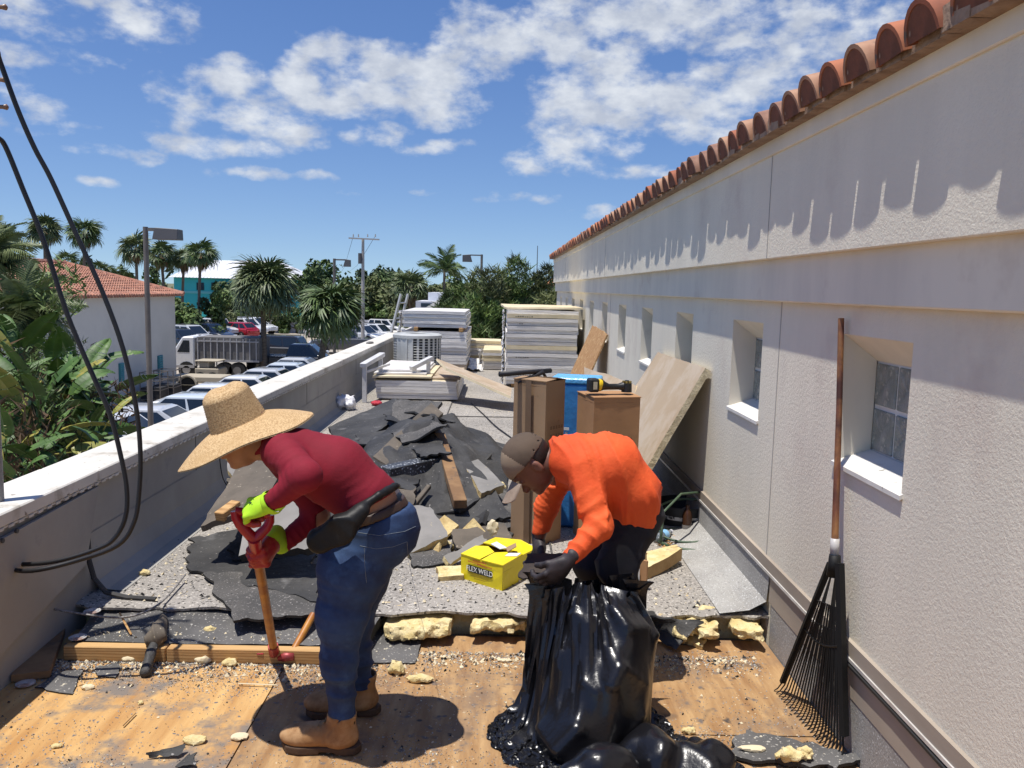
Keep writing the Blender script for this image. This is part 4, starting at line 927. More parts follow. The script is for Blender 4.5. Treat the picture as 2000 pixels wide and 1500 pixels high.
def palm(label, base, h, cr, n=34, kind='fan', mat=None, tr=.16, skirt=True, lean=(0,0), cat='palm tree', droop=.55, group=None, seed=0, name='palm_tree'):
    rs = random.Random(seed+int(abs(base[0]*10)))
    t = thing(name, label, cat, base, group); b = Vector(base)
    top = b+V(lean[0], lean[1], h)
    mb = MB(); n_ = 10; pts = [b.lerp(top, k/n_)+V(lean[0],lean[1],0)*(-.4*math.sin(math.pi*k/n_)*.3) for k in range(n_+1)]
    mb.tube(pts, [tr*(1.35-.45*min(1,k/n_*2.5))*rs.uniform(.96,1.04) for k in range(n_+1)], 9); mb.build('trunk', m_trunk, t, smooth=True)
    ms = fronds(kind, mat or m_frond)
    for k in range(n):
        u = (k+.5)/n; el_ = math.asin(min(1, 1-u*(1+droop)*1.0)) if 1-u*(1+droop) > -1 else -1.2
        az_ = k*2.39996+rs.uniform(-.5,.5); s_ = cr*rs.uniform(.68,1.12); el_ += rs.uniform(-.22,.22)
        o = link('frond', ms[(k*7) % 6], t); o.location = top-b+V(math.cos(az_)*.05*cr, math.sin(az_)*.05*cr, -.12*cr*u)
        o.rotation_euler = (rs.uniform(-.7,.7), -el_, az_); o.scale = (s_, s_, s_)
    if skirt:
        mb = MB()
        for k in range(60):
            a = rs.uniform(0,6.28); r1 = rs.uniform(.1,.45)*cr; z0 = -.1*cr; z1 = -rs.uniform(.5,1.1)*cr; w = .05*cr
            p0 = top+V(math.cos(a)*.12, math.sin(a)*.12, z0); p1 = top+V(math.cos(a)*r1, math.sin(a)*r1, (z0+z1)*.45); p2 = top+V(math.cos(a)*r1*.8, math.sin(a)*r1*.8, z1); sd_ = V(-math.sin(a), math.cos(a), 0)*w
            mb.add([p0-sd_*.4, p0+sd_*.4, p1+sd_, p1-sd_, p2], [(0,1,2,3),(3,2,4)])
        mb.build('dead_frond_skirt', m_dead, t)
    return t
# fan palms rising behind the left building
for i, (px, py, r_px, d, lab) in enumerate([(18,462,36,66,'fan palm farthest left, partly behind the near cabbage palm'),(82,448,36,70,'tall fan palm above the clay tiled roof, left of the pair'),(160,455,37,70,'tall fan palm above the clay tiled roof, right of the pair'),
        (266,485,36,72,'fan palm directly behind the nearest lamp post'),(322,498,34,76,'fan palm just right of the nearest lamp post head'),(352,505,30,78,'shorter fan palm squeezed between two others by the turquoise house'),(384,495,36,74,'fan palm in front of the left end of the turquoise house')]):
    p = Yp(px, py, d); cr = r_px/1600*d*1.02; palm(lab, (p.x, d, GZ), p.z-GZ, cr, 34, 'fan', [m_frond, m_frondl][i % 2], .14, True, (rs0.uniform(-.6,.6),0), group='fan palms behind the parking lot', seed=i)
# big cabbage palm and the leaning one
p = Yp(514, 555, 45.5); palm('big round headed cabbage palm with a straight trunk in the parking lot', (p.x, 45.5, GZ), p.z-GZ, 1.95, 120, 'fan', m_frondl, .17, True, droop=.72, cat='palm tree', seed=5)
p = Yp(648, 600, 43); palm('drooping cabbage palm with a leaning trunk in front of the parked pickup truck', (Yp(622,700,43).x, 43, GZ), p.z-GZ, 1.85, 90, 'fan', m_frond, .20, True, (p.x-Yp(622,700,43).x, 0), droop=.85, seed=9)
p = Yp(868, 525, 92); palm('coconut palm with feathery fronds rising above the dark trees', (p.x, 92, GZ), p.z-GZ, 2.9, 22, 'feather', m_frond, .16, False, droop=.45, seed=3)
p = Yp(803, 560, 84); palm('short bushy palm standing right of the utility pole', (p.x, 84, GZ), p.z-GZ, 2.3, 40, 'fan', m_frondl, .2, True, seed=4)
for i, (px, py, d, lab) in enumerate([(130,512,78,'low palm crown peeking over the tiled roof ridge'),(196,528,80,'small palm crown over the right slope of the tiled roof'),(228,540,82,'tiny palm crown beside the roof edge left of the lamp post')]):
    p = Yp(px, py, d); palm(lab, (p.x, d, GZ), p.z-GZ, 1.4, 20, 'fan', m_frond, .14, False, seed=30+i)
# near cabbage palm cluster at the left edge, feathery
for i, (px, py, d, cr, lab) in enumerate([(-22,500,16.5,.80,'near palm with arching pale fronds at the left edge of the picture'),(55,610,14.5,.78,'small near palm with long thin fronds over the broad leaved plants')]):
    p = Yp(px, py, d); palm(lab, (p.x, d, GZ), p.z-GZ, cr*1.15, 60 if i == 0 else 50, 'feather', m_frondl, .15, False, droop=.8, seed=60+i)
def leaf_cloud(mb, c, r, n, rs, size, blade=False, lumps=9, mi=0):
    cs = [(Vector((rs.gauss(0,.42), rs.gauss(0,.42), rs.gauss(.05,.40))), rs.uniform(.28,.5)) for _ in range(lumps)]
    for _ in range(n):
        lc, lr = rs.choice(cs); d = Vector((rs.gauss(0,1), rs.gauss(0,1), rs.gauss(0,1))).normalized()
        q = lc+d*lr*rs.uniform(.72,1.02)
        p = Vector(c)+Vector((q.x*r[0], q.y*r[1], q.z*r[2]))
        if blade: a = Vector((rs.gauss(0,.8), rs.gauss(0,.8), .8)).normalized()*size*rs.uniform(.7,1.3); w = a.cross(Vector((rs.gauss(0,1), rs.gauss(0,1), .1))).normalized()*size*.09; tip = p+a+Vector((rs.uniform(-.5,.5), rs.uniform(-.5,.5), -.1))*size*.5; mb.add([p-w, p+w, tip], [(0,1,2)], mi)
        else:
            a = (d+Vector((rs.gauss(0,.7), rs.gauss(0,.7), rs.gauss(0,.7)))).normalized(); b = a.orthogonal().normalized(); cc = a.cross(b); th = rs.uniform(0,6.28); u = (b*math.cos(th)+cc*math.sin(th))*size*rs.uniform(.6,1.2); v = (cc*math.cos(th)-b*math.sin(th))*size*.45
            mb.add([p-u, p-v, p+u, p+v], [(0,1,2,3)], mi)
def tree(label, base, h, r, mat, n=2200, size=.26, name='tree', cat='tree', group=None, seed=0, blade=False, lift=.62, lumps=9):
    rs = random.Random(seed); t = thing(name, label, cat, base, group); b = Vector(base)
    cc = b+V(0,0,h*lift+.0)
    mb = MB(); top = b+V(rs.uniform(-.3,.3),0,h*.6); mb.tube([b, b.lerp(top,.5), top], [.16,.13,.08], 7)
    for k in range(4): a = rs.uniform(0,6.28); mb.tube([b.lerp(top,.5+.1*k), cc+V(math.cos(a)*r[0]*.55, math.sin(a)*r[1]*.55, r[2]*rs.uniform(-.1,.45))], [.07,.02], 5)
    mb.build('trunk', m_bark, t)
    mb = MB(); leaf_cloud(mb, cc, r, n, rs, size, blade, lumps); mb.build('crown', mat, t)
    return t
# dark woodland behind the lot
k = 0
TL = ['mid green tree just right of the turquoise house','thin topped mid green tree between the turquoise house and second lamp post','olive tree above the right end of the turquoise house','olive tree behind the drooping palm crown','dark tree filling the gap right of the second lamp post','dark tree directly left of the utility pole',
 'dark tree directly right of the utility pole top','highest dark tree in the wood right of the utility pole','olive tree in front of the dark ones right of the utility pole','olive tree below the crossarm of the utility pole','low olive tree behind the drooping palm on its right','olive tree behind the top of the ladder',
 'dark tree left of the coconut palm','olive tree at the foot of the coconut palm','mid green tree right of the coconut palm','low olive tree left of the ladder','mid green tree over the white trailer','far dark tree behind the left pointing lamp head','far dark tree peeking over the clay roof slope',
 'mid green tree over the gable end of the clay roof','far dark tree behind the pair of tall fan palms','far dark tree behind the turquoise house roof']
for i, (px, py, rw, d, mt) in enumerate([(618,535,30,104,1),(612,528,32,100,0),(645,575,36,92,2),(640,548,34,96,2),(672,540,34,104,0),(700,528,36,108,0),(735,518,34,112,0),(768,524,34,106,0),(745,560,44,94,2),(700,575,44,92,2),
       (660,590,40,90,2),(785,560,40,94,2),(830,545,36,104,0),(850,565,40,98,2),(895,548,34,104,1),(780,600,36,90,2),(735,605,40,90,1),(930,560,40,110,0),(225,530,24,95,0),(305,560,30,88,1),(170,515,26,96,0),(455,560,40,110,0)]):
    p = Yp(px, py, d); R_ = rw/1600*d; h = (p.z-GZ); nm = ['dark green','mid green','olive'][mt]
    tree(TL[i],
         (p.x, d, GZ), h, (R_*1.15, R_*1.1, h*.50), [m_leafd, m_leafm, m_leafo][mt], 2300, .34, group='trees in the wood behind the parking lot', seed=100+i, lift=.58, lumps=12)
mb = MB(); rs = random.Random(5)
for k in range(60):
    x = -150+k*7; leaf_cloud(mb, (x, 150+rs.uniform(-8,8), GZ+1.6), (7,6,5.2+rs.uniform(-1.2,1.5)), 260, rs, .75)
o = mb.build('far_treeline', m_leafd); o['kind'] = 'stuff'
# screw pine clump behind the stacks and hedge plants
for i, (px, py, rw, d, mt, lab) in enumerate([(905,560,34,52,m_leafm,'left bush of the blade leaved clump behind the stacks'),(950,535,46,50,m_leafo,'tallest blade leaved bush behind the stacks'),(1000,538,42,50,m_leafm,'blade leaved bush right behind the tallest insulation stack'),
      (1045,545,38,51,m_leafo,'blade leaved bush left of the stucco building end'),(1085,555,30,53,m_leafd,'dark blade leaved bush touching the stucco building end'),(925,580,40,47,m_leafm,'low front bush below the lamp head behind the stacks'),(1035,590,42,47,m_leafo,'low front bush behind the right stack')]):
    p = Yp(px, py, d); R_ = rw/1600*d; h = p.z-GZ+.2
    tree(lab, (p.x, d, GZ), h, (R_*1.3, R_*1.3, h*.40), mt, 5200, .50, 'bush', 'bush', 'blade leaved bushes behind the roof edge', 200+i, blade=True, lift=.60, lumps=16)
for i, (px, py, rw, d, mt, lab) in enumerate([(372,600,34,72,m_leafm,'bushy sea grape beside the tiled building corner'),(420,598,26,74,m_leafm,'bushy sea grape in front of the turquoise house'),(395,640,40,70,m_leafd,'dark low hedge behind the parked dark cars'),(470,607,22,88,m_leafm,'green bush in front of the turquoise wall left of the cabbage palm'),
      (495,615,20,88,m_leafm,'small bright bush beside the cabbage palm trunk'),(548,612,26,88,m_leafm,'bright green bush right of the cabbage palm trunk'),(580,630,24,88,m_leafd,'dark bush above the white lot wall'),(440,620,22,80,m_leafo,'olive bush behind the white jeep')]):
    p = Yp(px, py, d); R_ = rw/1600*d; h = p.z-GZ+.3
    tree(lab, (p.x, d, GZ), h, (R_*1.25, R_, h*.55), mt, 1500, .24, 'bush', 'bush', 'bushes along the far side of the parking lot', 300+i, lift=.55)
# broad leaved plants at the left (traveller's palm look)
m_ban = M('broad_green_leaf', (.060,.130,.020), .55, col2=(.09,.17,.03), sc=2.5, stretch=(1,1,1), col3=(.05,.10,.02), sc3=1.2, bump=(12,.3,.01))
m_ban2 = M('yellowing_broad_leaf', (.20,.24,.05), .45, col2=(.32,.28,.06), sc=4)
m_brownleaf = M('dry_brown_leaf', (.13,.075,.035), .9, col2=(.08,.05,.03), sc=5)
def broad_leaf(seed, mat):
    rs = random.Random(seed); mb = MB(); n = 12
    st = [(t_*.55, 0, .02*math.sin(t_*3)) for t_ in (0,.5,1)]; mb.tube(st, [.022,.016,.012], 5)
    prev = None; sag = rs.uniform(.25,.7); torn = [rs.random() < .35 for _ in range(n)]
    def pt(t_): return Vector((.55+.95*t_*math.cos(sag*t_), 0, .02-.6*sag*t_*t_))
    def wd(t_): return .19*math.sin(math.pi*min(1, t_**.75*.96+.04))**.6
    for k in range(n):
        t0, t1 = k/n, (k+1)/n; g = .012 if torn[k] else 0
        for s_ in (-1, 1):
            a, b = pt(t0), pt(t1-g); w0, w1 = wd(t0), wd(t1-g); z = rs.uniform(-.02,.03) if torn[k] else 0
            mb.add([a, b, b+V(0,s_*w1*.55,.055+z), a+V(0,s_*w0*.55,.055), b+V(.02,s_*w1,.02+z), a+V(.02,s_*w0,.02)], [(0,1,2,3),(3,2,4,5)])
    o = mb.build('leaf', mat, None, smooth=True); me = o.data; bpy.data.objects.remove(o); return me
BL_ = [broad_leaf(s, m_ban) for s in range(5)]+[broad_leaf(9, m_ban2)]
rsb = random.Random(77)
for i, (px, py, d, n, sc_, lab) in enumerate([(60,770,8.3,20,.95,'broad leaved plant with paddle leaves right beside the parapet at the left'),(120,700,10.2,20,1.05,'taller broad leaved plant in the middle of the left thicket'),(30,700,9.4,18,1.0,'broad leaved plant against the left picture edge'),
         (165,800,9.6,18,.85,'broad leaved plant nearest the white car'),(20,860,6.9,14,.7,'low paddle leaved plant beside the service mast'),(100,880,7.6,15,.75,'lowest paddle leaved plant above the parapet coping'),(175,730,11.5,14,1.0,'broad leaved plant reaching toward the grey building wall')]):
    p = Yp(px, py, d); t = thing('broad_leaf_plant', lab, 'plant', (p.x, d, GZ), 'broad leaved plants at the left')
    mb = MB()
    for k in range(5): a = rsb.uniform(0,6.28); mb.tube([V(p.x,d,GZ), V(p.x+.2*math.cos(a), d+.2*math.sin(a), p.z-.35)], [.06,.04], 6)
    mb.build('stalk', m_bark, t)
    for k in range(int(n*1.5)):
        a = rsb.uniform(0, 6.28); e = rsb.uniform(.1,1.35); m_ = BL_[5] if rsb.random() < .12 else BL_[rsb.randrange(5)]
        o = link('leaf', m_, t); o.location = V(rsb.uniform(-.2,.2), rsb.uniform(-.2,.2), p.z-GZ-rsb.uniform(.15,.75)); o.rotation_euler = (rsb.uniform(-.9,.9), -e, a); q = sc_*rsb.uniform(.6,1.05)*.66; o.scale = (q,q,q)
mb = MB(); rs = random.Random(8)
for (px, py, d, rr) in ((60,850,10.6,(1.0,.6,1.2)),(130,800,12.5,(.9,.7,1.3)),(20,900,8.5,(.8,.5,.8)),(60,720,14,(1.2,.8,1.2))):
    p = Yp(px, py, d); leaf_cloud(mb, p, rr, 1500, rs, .16, blade=True)
o = mb.build('undergrowth', m_leafm); o['kind'] = 'stuff'
mb = MB()
for (px, py, d, rr) in ((80,860,9.0,(.9,.5,.9)),(30,920,7.6,(.5,.4,.7)),(150,860,10,(.7,.5,.9))):
    p = Yp(px, py, d); leaf_cloud(mb, p, rr, 700, rs, .15, blade=True)
o = mb.build('dry_leaf_litter', m_brownleaf); o['kind'] = 'stuff'
# ---- left building with clay tile roof
m_lb = M('left_building_render', (.66,.625,.56), .9, col2=(.60,.57,.51), sc=.5, bump=(6,.2,.01))
m_rt = M('weathered_clay_roof', (.44,.19,.12), .85, col2=(.52,.26,.17), sc=1.6, stretch=(1,1,1), col3=(.30,.14,.10), sc3=2.6, spk=[((.18,.11,.09), 5, .62, .7), ((.6,.38,.28), 6, .66, .72)])
m_teal = M('teal_shutter', (.05,.22,.24), .6)
cr_ = Yp(347, 577, 41); ze = cr_.z; xw = cr_.x
XW = -16.1
lb_ = thing('tile_roof_building', 'grey walled building with faded clay tile roof and teal shutters at the left', 'building', (XW-5, 30, GZ))
mb = MB(); mb.box((XW-11,12,GZ),(XW,41,ze)); mb.build('wall', m_lb, lb_)
mb = MB(); mb.add([(XW-.02,41.0,ze),(XW-11,41.0,ze),(XW-5.5,41.0,ze+1.28)], [(0,1,2)]); mb.build('gable', m_lb, lb_)
# corrugated tile surface, courses stepping up to the ridge
mb = MB(); xe, xr = XW+.32, XW-5.5; ya, yb_ = 11.6, 41.35; slope = math.tan(R(13.2)); courses = 19; pitch_ = .235; ncol = int((yb_-ya)/pitch_); sub = 4
for side_ in (1, -1):
    for r_ in range(courses):
        base = len(mb.v)
        for e in (0, 1):
            xx = xe+(xr-xe)*(r_+e)/courses; zz = ze+.03+(xe-xx)*slope+(.035 if e == 0 else -.01)
            if side_ < 0: xx = 2*xr-xx
            for c_ in range(ncol*sub+1):
                yy = ya+pitch_*c_/sub; mb.v.append((xx, yy, zz+.06*abs(math.sin(math.pi*c_/sub))))
        Wn = ncol*sub+1
        for c_ in range(Wn-1): mb.f.append((base+c_, base+c_+1, base+Wn+c_+1, base+Wn+c_)); mb.m.append(0)
rf = mb.build('roof', m_rt, lb_)
mb = MB()
for k in range(90): mb.tube([(xr,ya+.33*k,ze+.1-(xr-xe)*slope),(xr,ya+.33*k+.36,ze+.14-(xr-xe)*slope)], [.13,.11], 6)
for k in range(22):
    for s_ in (1, -1):
        q0 = V(xe+(xr-xe)*k/22,yb_,ze+.08+(xe-xr)*slope*k/22); q1 = V(xe+(xr-xe)*(k+1.1)/22,yb_,ze+.10+(xe-xr)*slope*(k+1.1)/22)
        if s_ < 0: q0.x = 2*xr-q0.x; q1.x = 2*xr-q1.x
        mb.tube([q0, q1], [.12,.10], 6)
mb.build('ridge_tiles', m_rt, rf)
mb = MB()
for k in range(int((yb_-ya)/pitch_)): y = ya+.118+k*pitch_; mb.tube([(xe+.03,y,ze+.045),(xe-.3,y,ze+.11)], .085, 7)
mb.build('eave_tiles', m_rt, rf)
for (px, y0_, y1_) in ((312,695,732),(236,710,744)):
    a = Xp(px-5, y0_, XW); b = Xp(px+5, y1_, XW)
    mb = MB(); mb.box((XW-.01,a.y,b.z),(XW+.05,b.y,a.z)); w_ = mb.build('shutter', m_teal, lb_)
    mb = MB(); nsl = 9
    for k in range(nsl): z = b.z+(a.z-b.z)*(k+.5)/nsl; mb.obox((XW+.06,(a.y+b.y)/2,z),(0,(b.y-a.y)/2-.05,0),(.015,0,.02),(.012,0,-.02))
    mb.build('slats', M('teal_slat', (.08,.30,.33), .6), w_)
# ---- lamp posts and utility pole
m_post = M('weathered_bronze_post', (.20,.175,.15), .6, col2=(.15,.13,.115), sc=2); m_head = M('grey_lamp_head', (.10,.095,.095), .5)
def lamp(label, px, ptop, pb, d, side, hl, rad=.075, name='street_lamp'):
    a = Yp(px, ptop, d); x = a.x; t = thing(name, label, 'street lamp', (x, d, GZ))
    mb = MB(); mb.tube([(x,d,GZ),(x,d,a.z)], [rad*1.15, rad], 10); mb.build('post', m_post, t, smooth=True, angle=50)
    s_ = d/1600*side; mb = MB(); mb.beam((x,d,a.z-.1*abs(s_)/abs(s_)*.6),(x+s_*22,d,a.z-.06), .06, .08); mb.build('arm', m_post, t)
    mb = MB(); x0_ = x+s_*18; x1_ = x+s_*hl; h_ = abs(s_)*(17 if d < 40 else 11); zt_ = a.z-.02; zb_ = zt_-h_*1.3
    mb.add([(x0_,d-.2,zb_),(x1_,d-.2,zb_),(x1_,d+.2,zb_),(x0_,d+.2,zb_),(x0_+s_*4,d-.17,zt_),(x1_,d-.17,zt_-h_*.12),(x1_,d+.17,zt_-h_*.12),(x0_+s_*4,d+.17,zt_)], [(0,3,2,1),(4,5,6,7),(0,1,5,4),(1,2,6,5),(2,3,7,6),(3,0,4,7)]); mb.build('lamp_head', m_head, t, bevel=.01)
lamp('nearest lamp post with a big square head, in front of the tiled roof building', 284, 443, 825, 20.5, 1, 66, .062)
lamp('second lamp post left of the utility pole, standing by the leaning palm', 653, 505, 695, 47, 1, 31, .08)
lamp('lamp post with its head pointing left above the blade leaved bushes', 941, 497, 560, 56, -1, 37, .08)
lamp('lamp head half hidden at the end of the stucco building', 1098, 519, 560, 62, -1, 28, .08)
up = thing('utility_pole', 'tall concrete utility pole with a crossarm above the woodland', 'utility pole', (Yp(709,466,72).x, 72, GZ)); a = Yp(709,466,72)
m_conc = M('pale_pole_concrete', (.42,.40,.37), .85)
mb = MB(); mb.tube([(a.x,72,GZ),(a.x,72,a.z)], [.17,.12], 10); mb.build('pole', m_conc, up, smooth=True, angle=50)
mb = MB(); l_, r_ = Yp(681,465,71.8), Yp(741,468,71.8); mb.beam(l_, r_, .1, .12); mb.build('crossarm', m_conc, up)
for px in (690,700,718,733): q = Yp(px, 463, 71.8); mb = MB(); mb.tube([q, q+V(0,0,.25)], [.06,.04], 6); mb.build('insulator', m_conc, up)
mb = MB(); q = Yp(703,515,71.8); mb.tube([q, q+V(0,0,.9)], [.16,.16], 8); mb.build('transformer', m_head, up)
mb = MB(); 
for (dx, px) in ((0,690),(0,733)):
    p0 = Yp(px,461,71.8); mb.tube([p0, p0+V(-12,60,-1.2), p0+V(-30,150,-1)], .02, 3)
mb.build('overhead_wires', m_cab if 'm_cab' in globals() else m_head, up)
q = Yp(1050, 480, 95); t = thing('radio_mast', 'thin radio mast rising over the bushes near the stucco building end', 'mast', (q.x,95,GZ)); mb = MB(); mb.tube([(q.x,95,GZ),(q.x,95,q.z)], [.10,.04], 5); mb.build('mast_pole', m_head, t)
# ---- turquoise house
m_turq = M('turquoise_paint', (.07,.58,.58), .75, col2=(.085,.62,.61), sc=1); m_turql = M('light_turquoise_trim', (.25,.68,.66), .7); m_wmet = M('white_metal_roof', (.76,.77,.78), .4, col2=(.68,.69,.71), sc=1)
a = Yp(332,541,112); b = Yp(605,549,112); ez = a.z
th_ = thing('turquoise_house', 'turquoise house with a white metal hip roof behind the cabbage palm', 'house', ((a.x+b.x)/2, 116, GZ))
mb = MB(); mb.box((a.x+.5,112,GZ),(b.x-.5,122,ez)); mb.build('wall', m_turq, th_)
ra, rb_ = Yp(400,508,117), Yp(545,510,117)
mb = MB(); A, B_, C_, D_ = V(a.x,111.4,ez), V(b.x,111.4,ez-.0), V(b.x,123,ez), V(a.x,123,ez)
nst = 40
mb.add([A,B_,rb_,ra,C_,D_], [(0,1,2,3),(1,4,2),(4,5,3,2),(5,0,3),(0,5,4,1)]); hr = mb.build('roof', m_wmet, th_)
mb = MB()
for k in range(1, nst):
    u = k/nst; p0 = lerp(A,B_,u); xr_ = min(max(p0.x, ra.x), rb_.x); p1 = V(xr_, 117, ra.z)
    if abs(xr_-p0.x) > .01:
        f_ = (p0.x-A.x)/(ra.x-A.x) if p0.x < ra.x else (B_.x-p0.x)/(B_.x-rb_.x); p1 = V(p0.x, A.y+(117-A.y)*f_, A.z+(ra.z-A.z)*f_)
    mb.beam(p0+V(0,0,.03), p1+V(0,0,.03), .04, .06)
mb.build('standing_seams', m_wmet, hr)
q0, q1 = Yp(335,570,111.9), Yp(600,574,111.9); mb = MB(); mb.box((q0.x,111.9,q1.z-.3),(q1.x,111.97,q1.z)); mb.build('trim_band', m_turql, th_)
for px in (391,420,455,480,590): q = Yp(px,552,111.95); mb = MB(); mb.box((q.x-.5,111.93,q.z-1.0),(q.x+.5,111.99,q.z)); mb.build('window', m_dkglass if 'm_dkglass' in globals() else M('far_window_glass', (.03,.05,.07), .15), th_)
for px in (440,500,515,560): q = Yp(px,600,110.5); mb = MB(); mb.tube([(q.x,110.5,GZ),(q.x,110.5,GZ+3.2)], .2, 8); mb.build('porch_post', m_turql, th_)
mb = MB(); q0, q1 = Yp(408,590,110.8), Yp(480,600,110.8); mb.box((q0.x,110.8,GZ),(q1.x,111.2,q0.z)); mb.build('porch_wall', M('house_white', (.62,.63,.63), .8), th_)
# ---- lot wall
m_lw = M('pale_lot_wall', (.60,.61,.64), .85, col2=(.53,.54,.57), sc=.6)
lw = thing('lot_wall', 'long pale wall closing the back of the parking lot', 'wall', (-20, 88, GZ))
a = Yp(416,622,88); b = Yp(640,627,88); 
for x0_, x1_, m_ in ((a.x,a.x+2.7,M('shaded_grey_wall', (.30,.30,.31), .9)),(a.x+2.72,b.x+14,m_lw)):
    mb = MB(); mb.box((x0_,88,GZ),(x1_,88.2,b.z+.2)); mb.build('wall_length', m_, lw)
# ---- white trailer and far roofs
t = thing('white_trailer', 'long white enclosed trailer parked beyond the far cars', 'trailer', (Yp(745,650,90).x, 90, GZ)); a, b = Yp(717,626,90), Yp(790,660,90)
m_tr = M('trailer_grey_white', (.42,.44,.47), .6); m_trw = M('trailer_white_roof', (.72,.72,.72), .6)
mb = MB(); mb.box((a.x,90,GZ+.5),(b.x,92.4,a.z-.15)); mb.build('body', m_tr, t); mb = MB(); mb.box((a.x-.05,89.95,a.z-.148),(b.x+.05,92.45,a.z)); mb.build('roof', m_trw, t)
mb = MB(); q = Yp(710,618,93); mb.box((q.x,93,GZ),(q.x+2.2,95,q.z)); mb.build('front_box', m_trw, t)
mb = MB(); a2, b2 = Yp(735,647,89.9), Yp(775,659,89.9); mb.box((a2.x,89.93,b2.z),(b2.x,89.99,a2.z)); mb.build('faded_side_stripe', M('faded_red_stripe', (.20,.12,.13), .8), t)
for k in (0,1): q = lerp(a,b,.6+.12*k); mb = MB(); mb.tube([(q.x,89.9,GZ+.4),(q.x,90.2,GZ+.4)], .4, 12); mb.build('wheel', m_dk if 'm_dk' in globals() else m_head, t)
g = thing('hip_roof_house', 'low house with a grey shingle hip roof behind the insulation stacks', 'house', (Yp(860,600,60).x, 62, GZ)); a, b, p_ = Yp(812,613,60), Yp(912,615,60), Yp(868,578,63)
mb = MB(); mb.box((a.x+.4,60,GZ),(b.x-.4,66,a.z)); mb.build('wall', m_tr, g)
mb = MB(); mb.add([V(a.x,59.6,a.z),V(b.x,59.6,a.z),V(b.x,66.4,a.z),V(a.x,66.4,a.z),V(p_.x,63,p_.z)], [(0,1,4),(1,2,4),(2,3,4),(3,0,4),(0,3,2,1)]); mb.build('roof', M('grey_shingle', (.26,.26,.25), .9, col2=(.21,.21,.2), sc=4, bump=(20,.5,.02)), g)
g = thing('flat_roof_house', 'white flat roofed house half hidden by the palm behind the stacks', 'house', (Yp(860,585,76).x, 78, GZ)); a, b = Yp(812,588,76), Yp(885,606,76)
mb = MB(); mb.box((a.x,76,GZ),(b.x,84,a.z)); mb.build('wall', m_lw, g); mb = MB(); a3 = Yp(838,571,80); mb.box((a3.x,79,a.z),(b.x,86,a3.z)); mb.build('roof', m_wmet, g)
mb = MB(); q0, q1 = Yp(822,592,75.9), Yp(845,600,75.9); mb.box((q0.x,75.95,q1.z),(q1.x,76.02,q0.z)); mb.build('window', M('far_window_glass', (.03,.05,.07), .15), g)
g = thing('orange_roof_house', 'distant house with an orange tile roof beside the stucco building end', 'house', (Yp(1080,560,120).x+3, 124, GZ)); a, p_ = Yp(1068,557,120), Yp(1090,536,124)
mb = MB(); mb.box((a.x,120,GZ),(a.x+14,130,a.z)); mb.build('wall', m_lw, g); mb = MB(); mb.add([V(a.x-.4,119.5,a.z),V(a.x+15,119.5,a.z),V(a.x+15,130,a.z),V(a.x-.4,130,a.z),V(p_.x,124,p_.z),V(p_.x+8,124,p_.z)], [(0,1,5,4),(1,2,5),(2,3,4,5),(3,0,4),(0,3,2,1)]); mb.build('roof', M('orange_far_roof', (.55,.24,.12), .85), g)

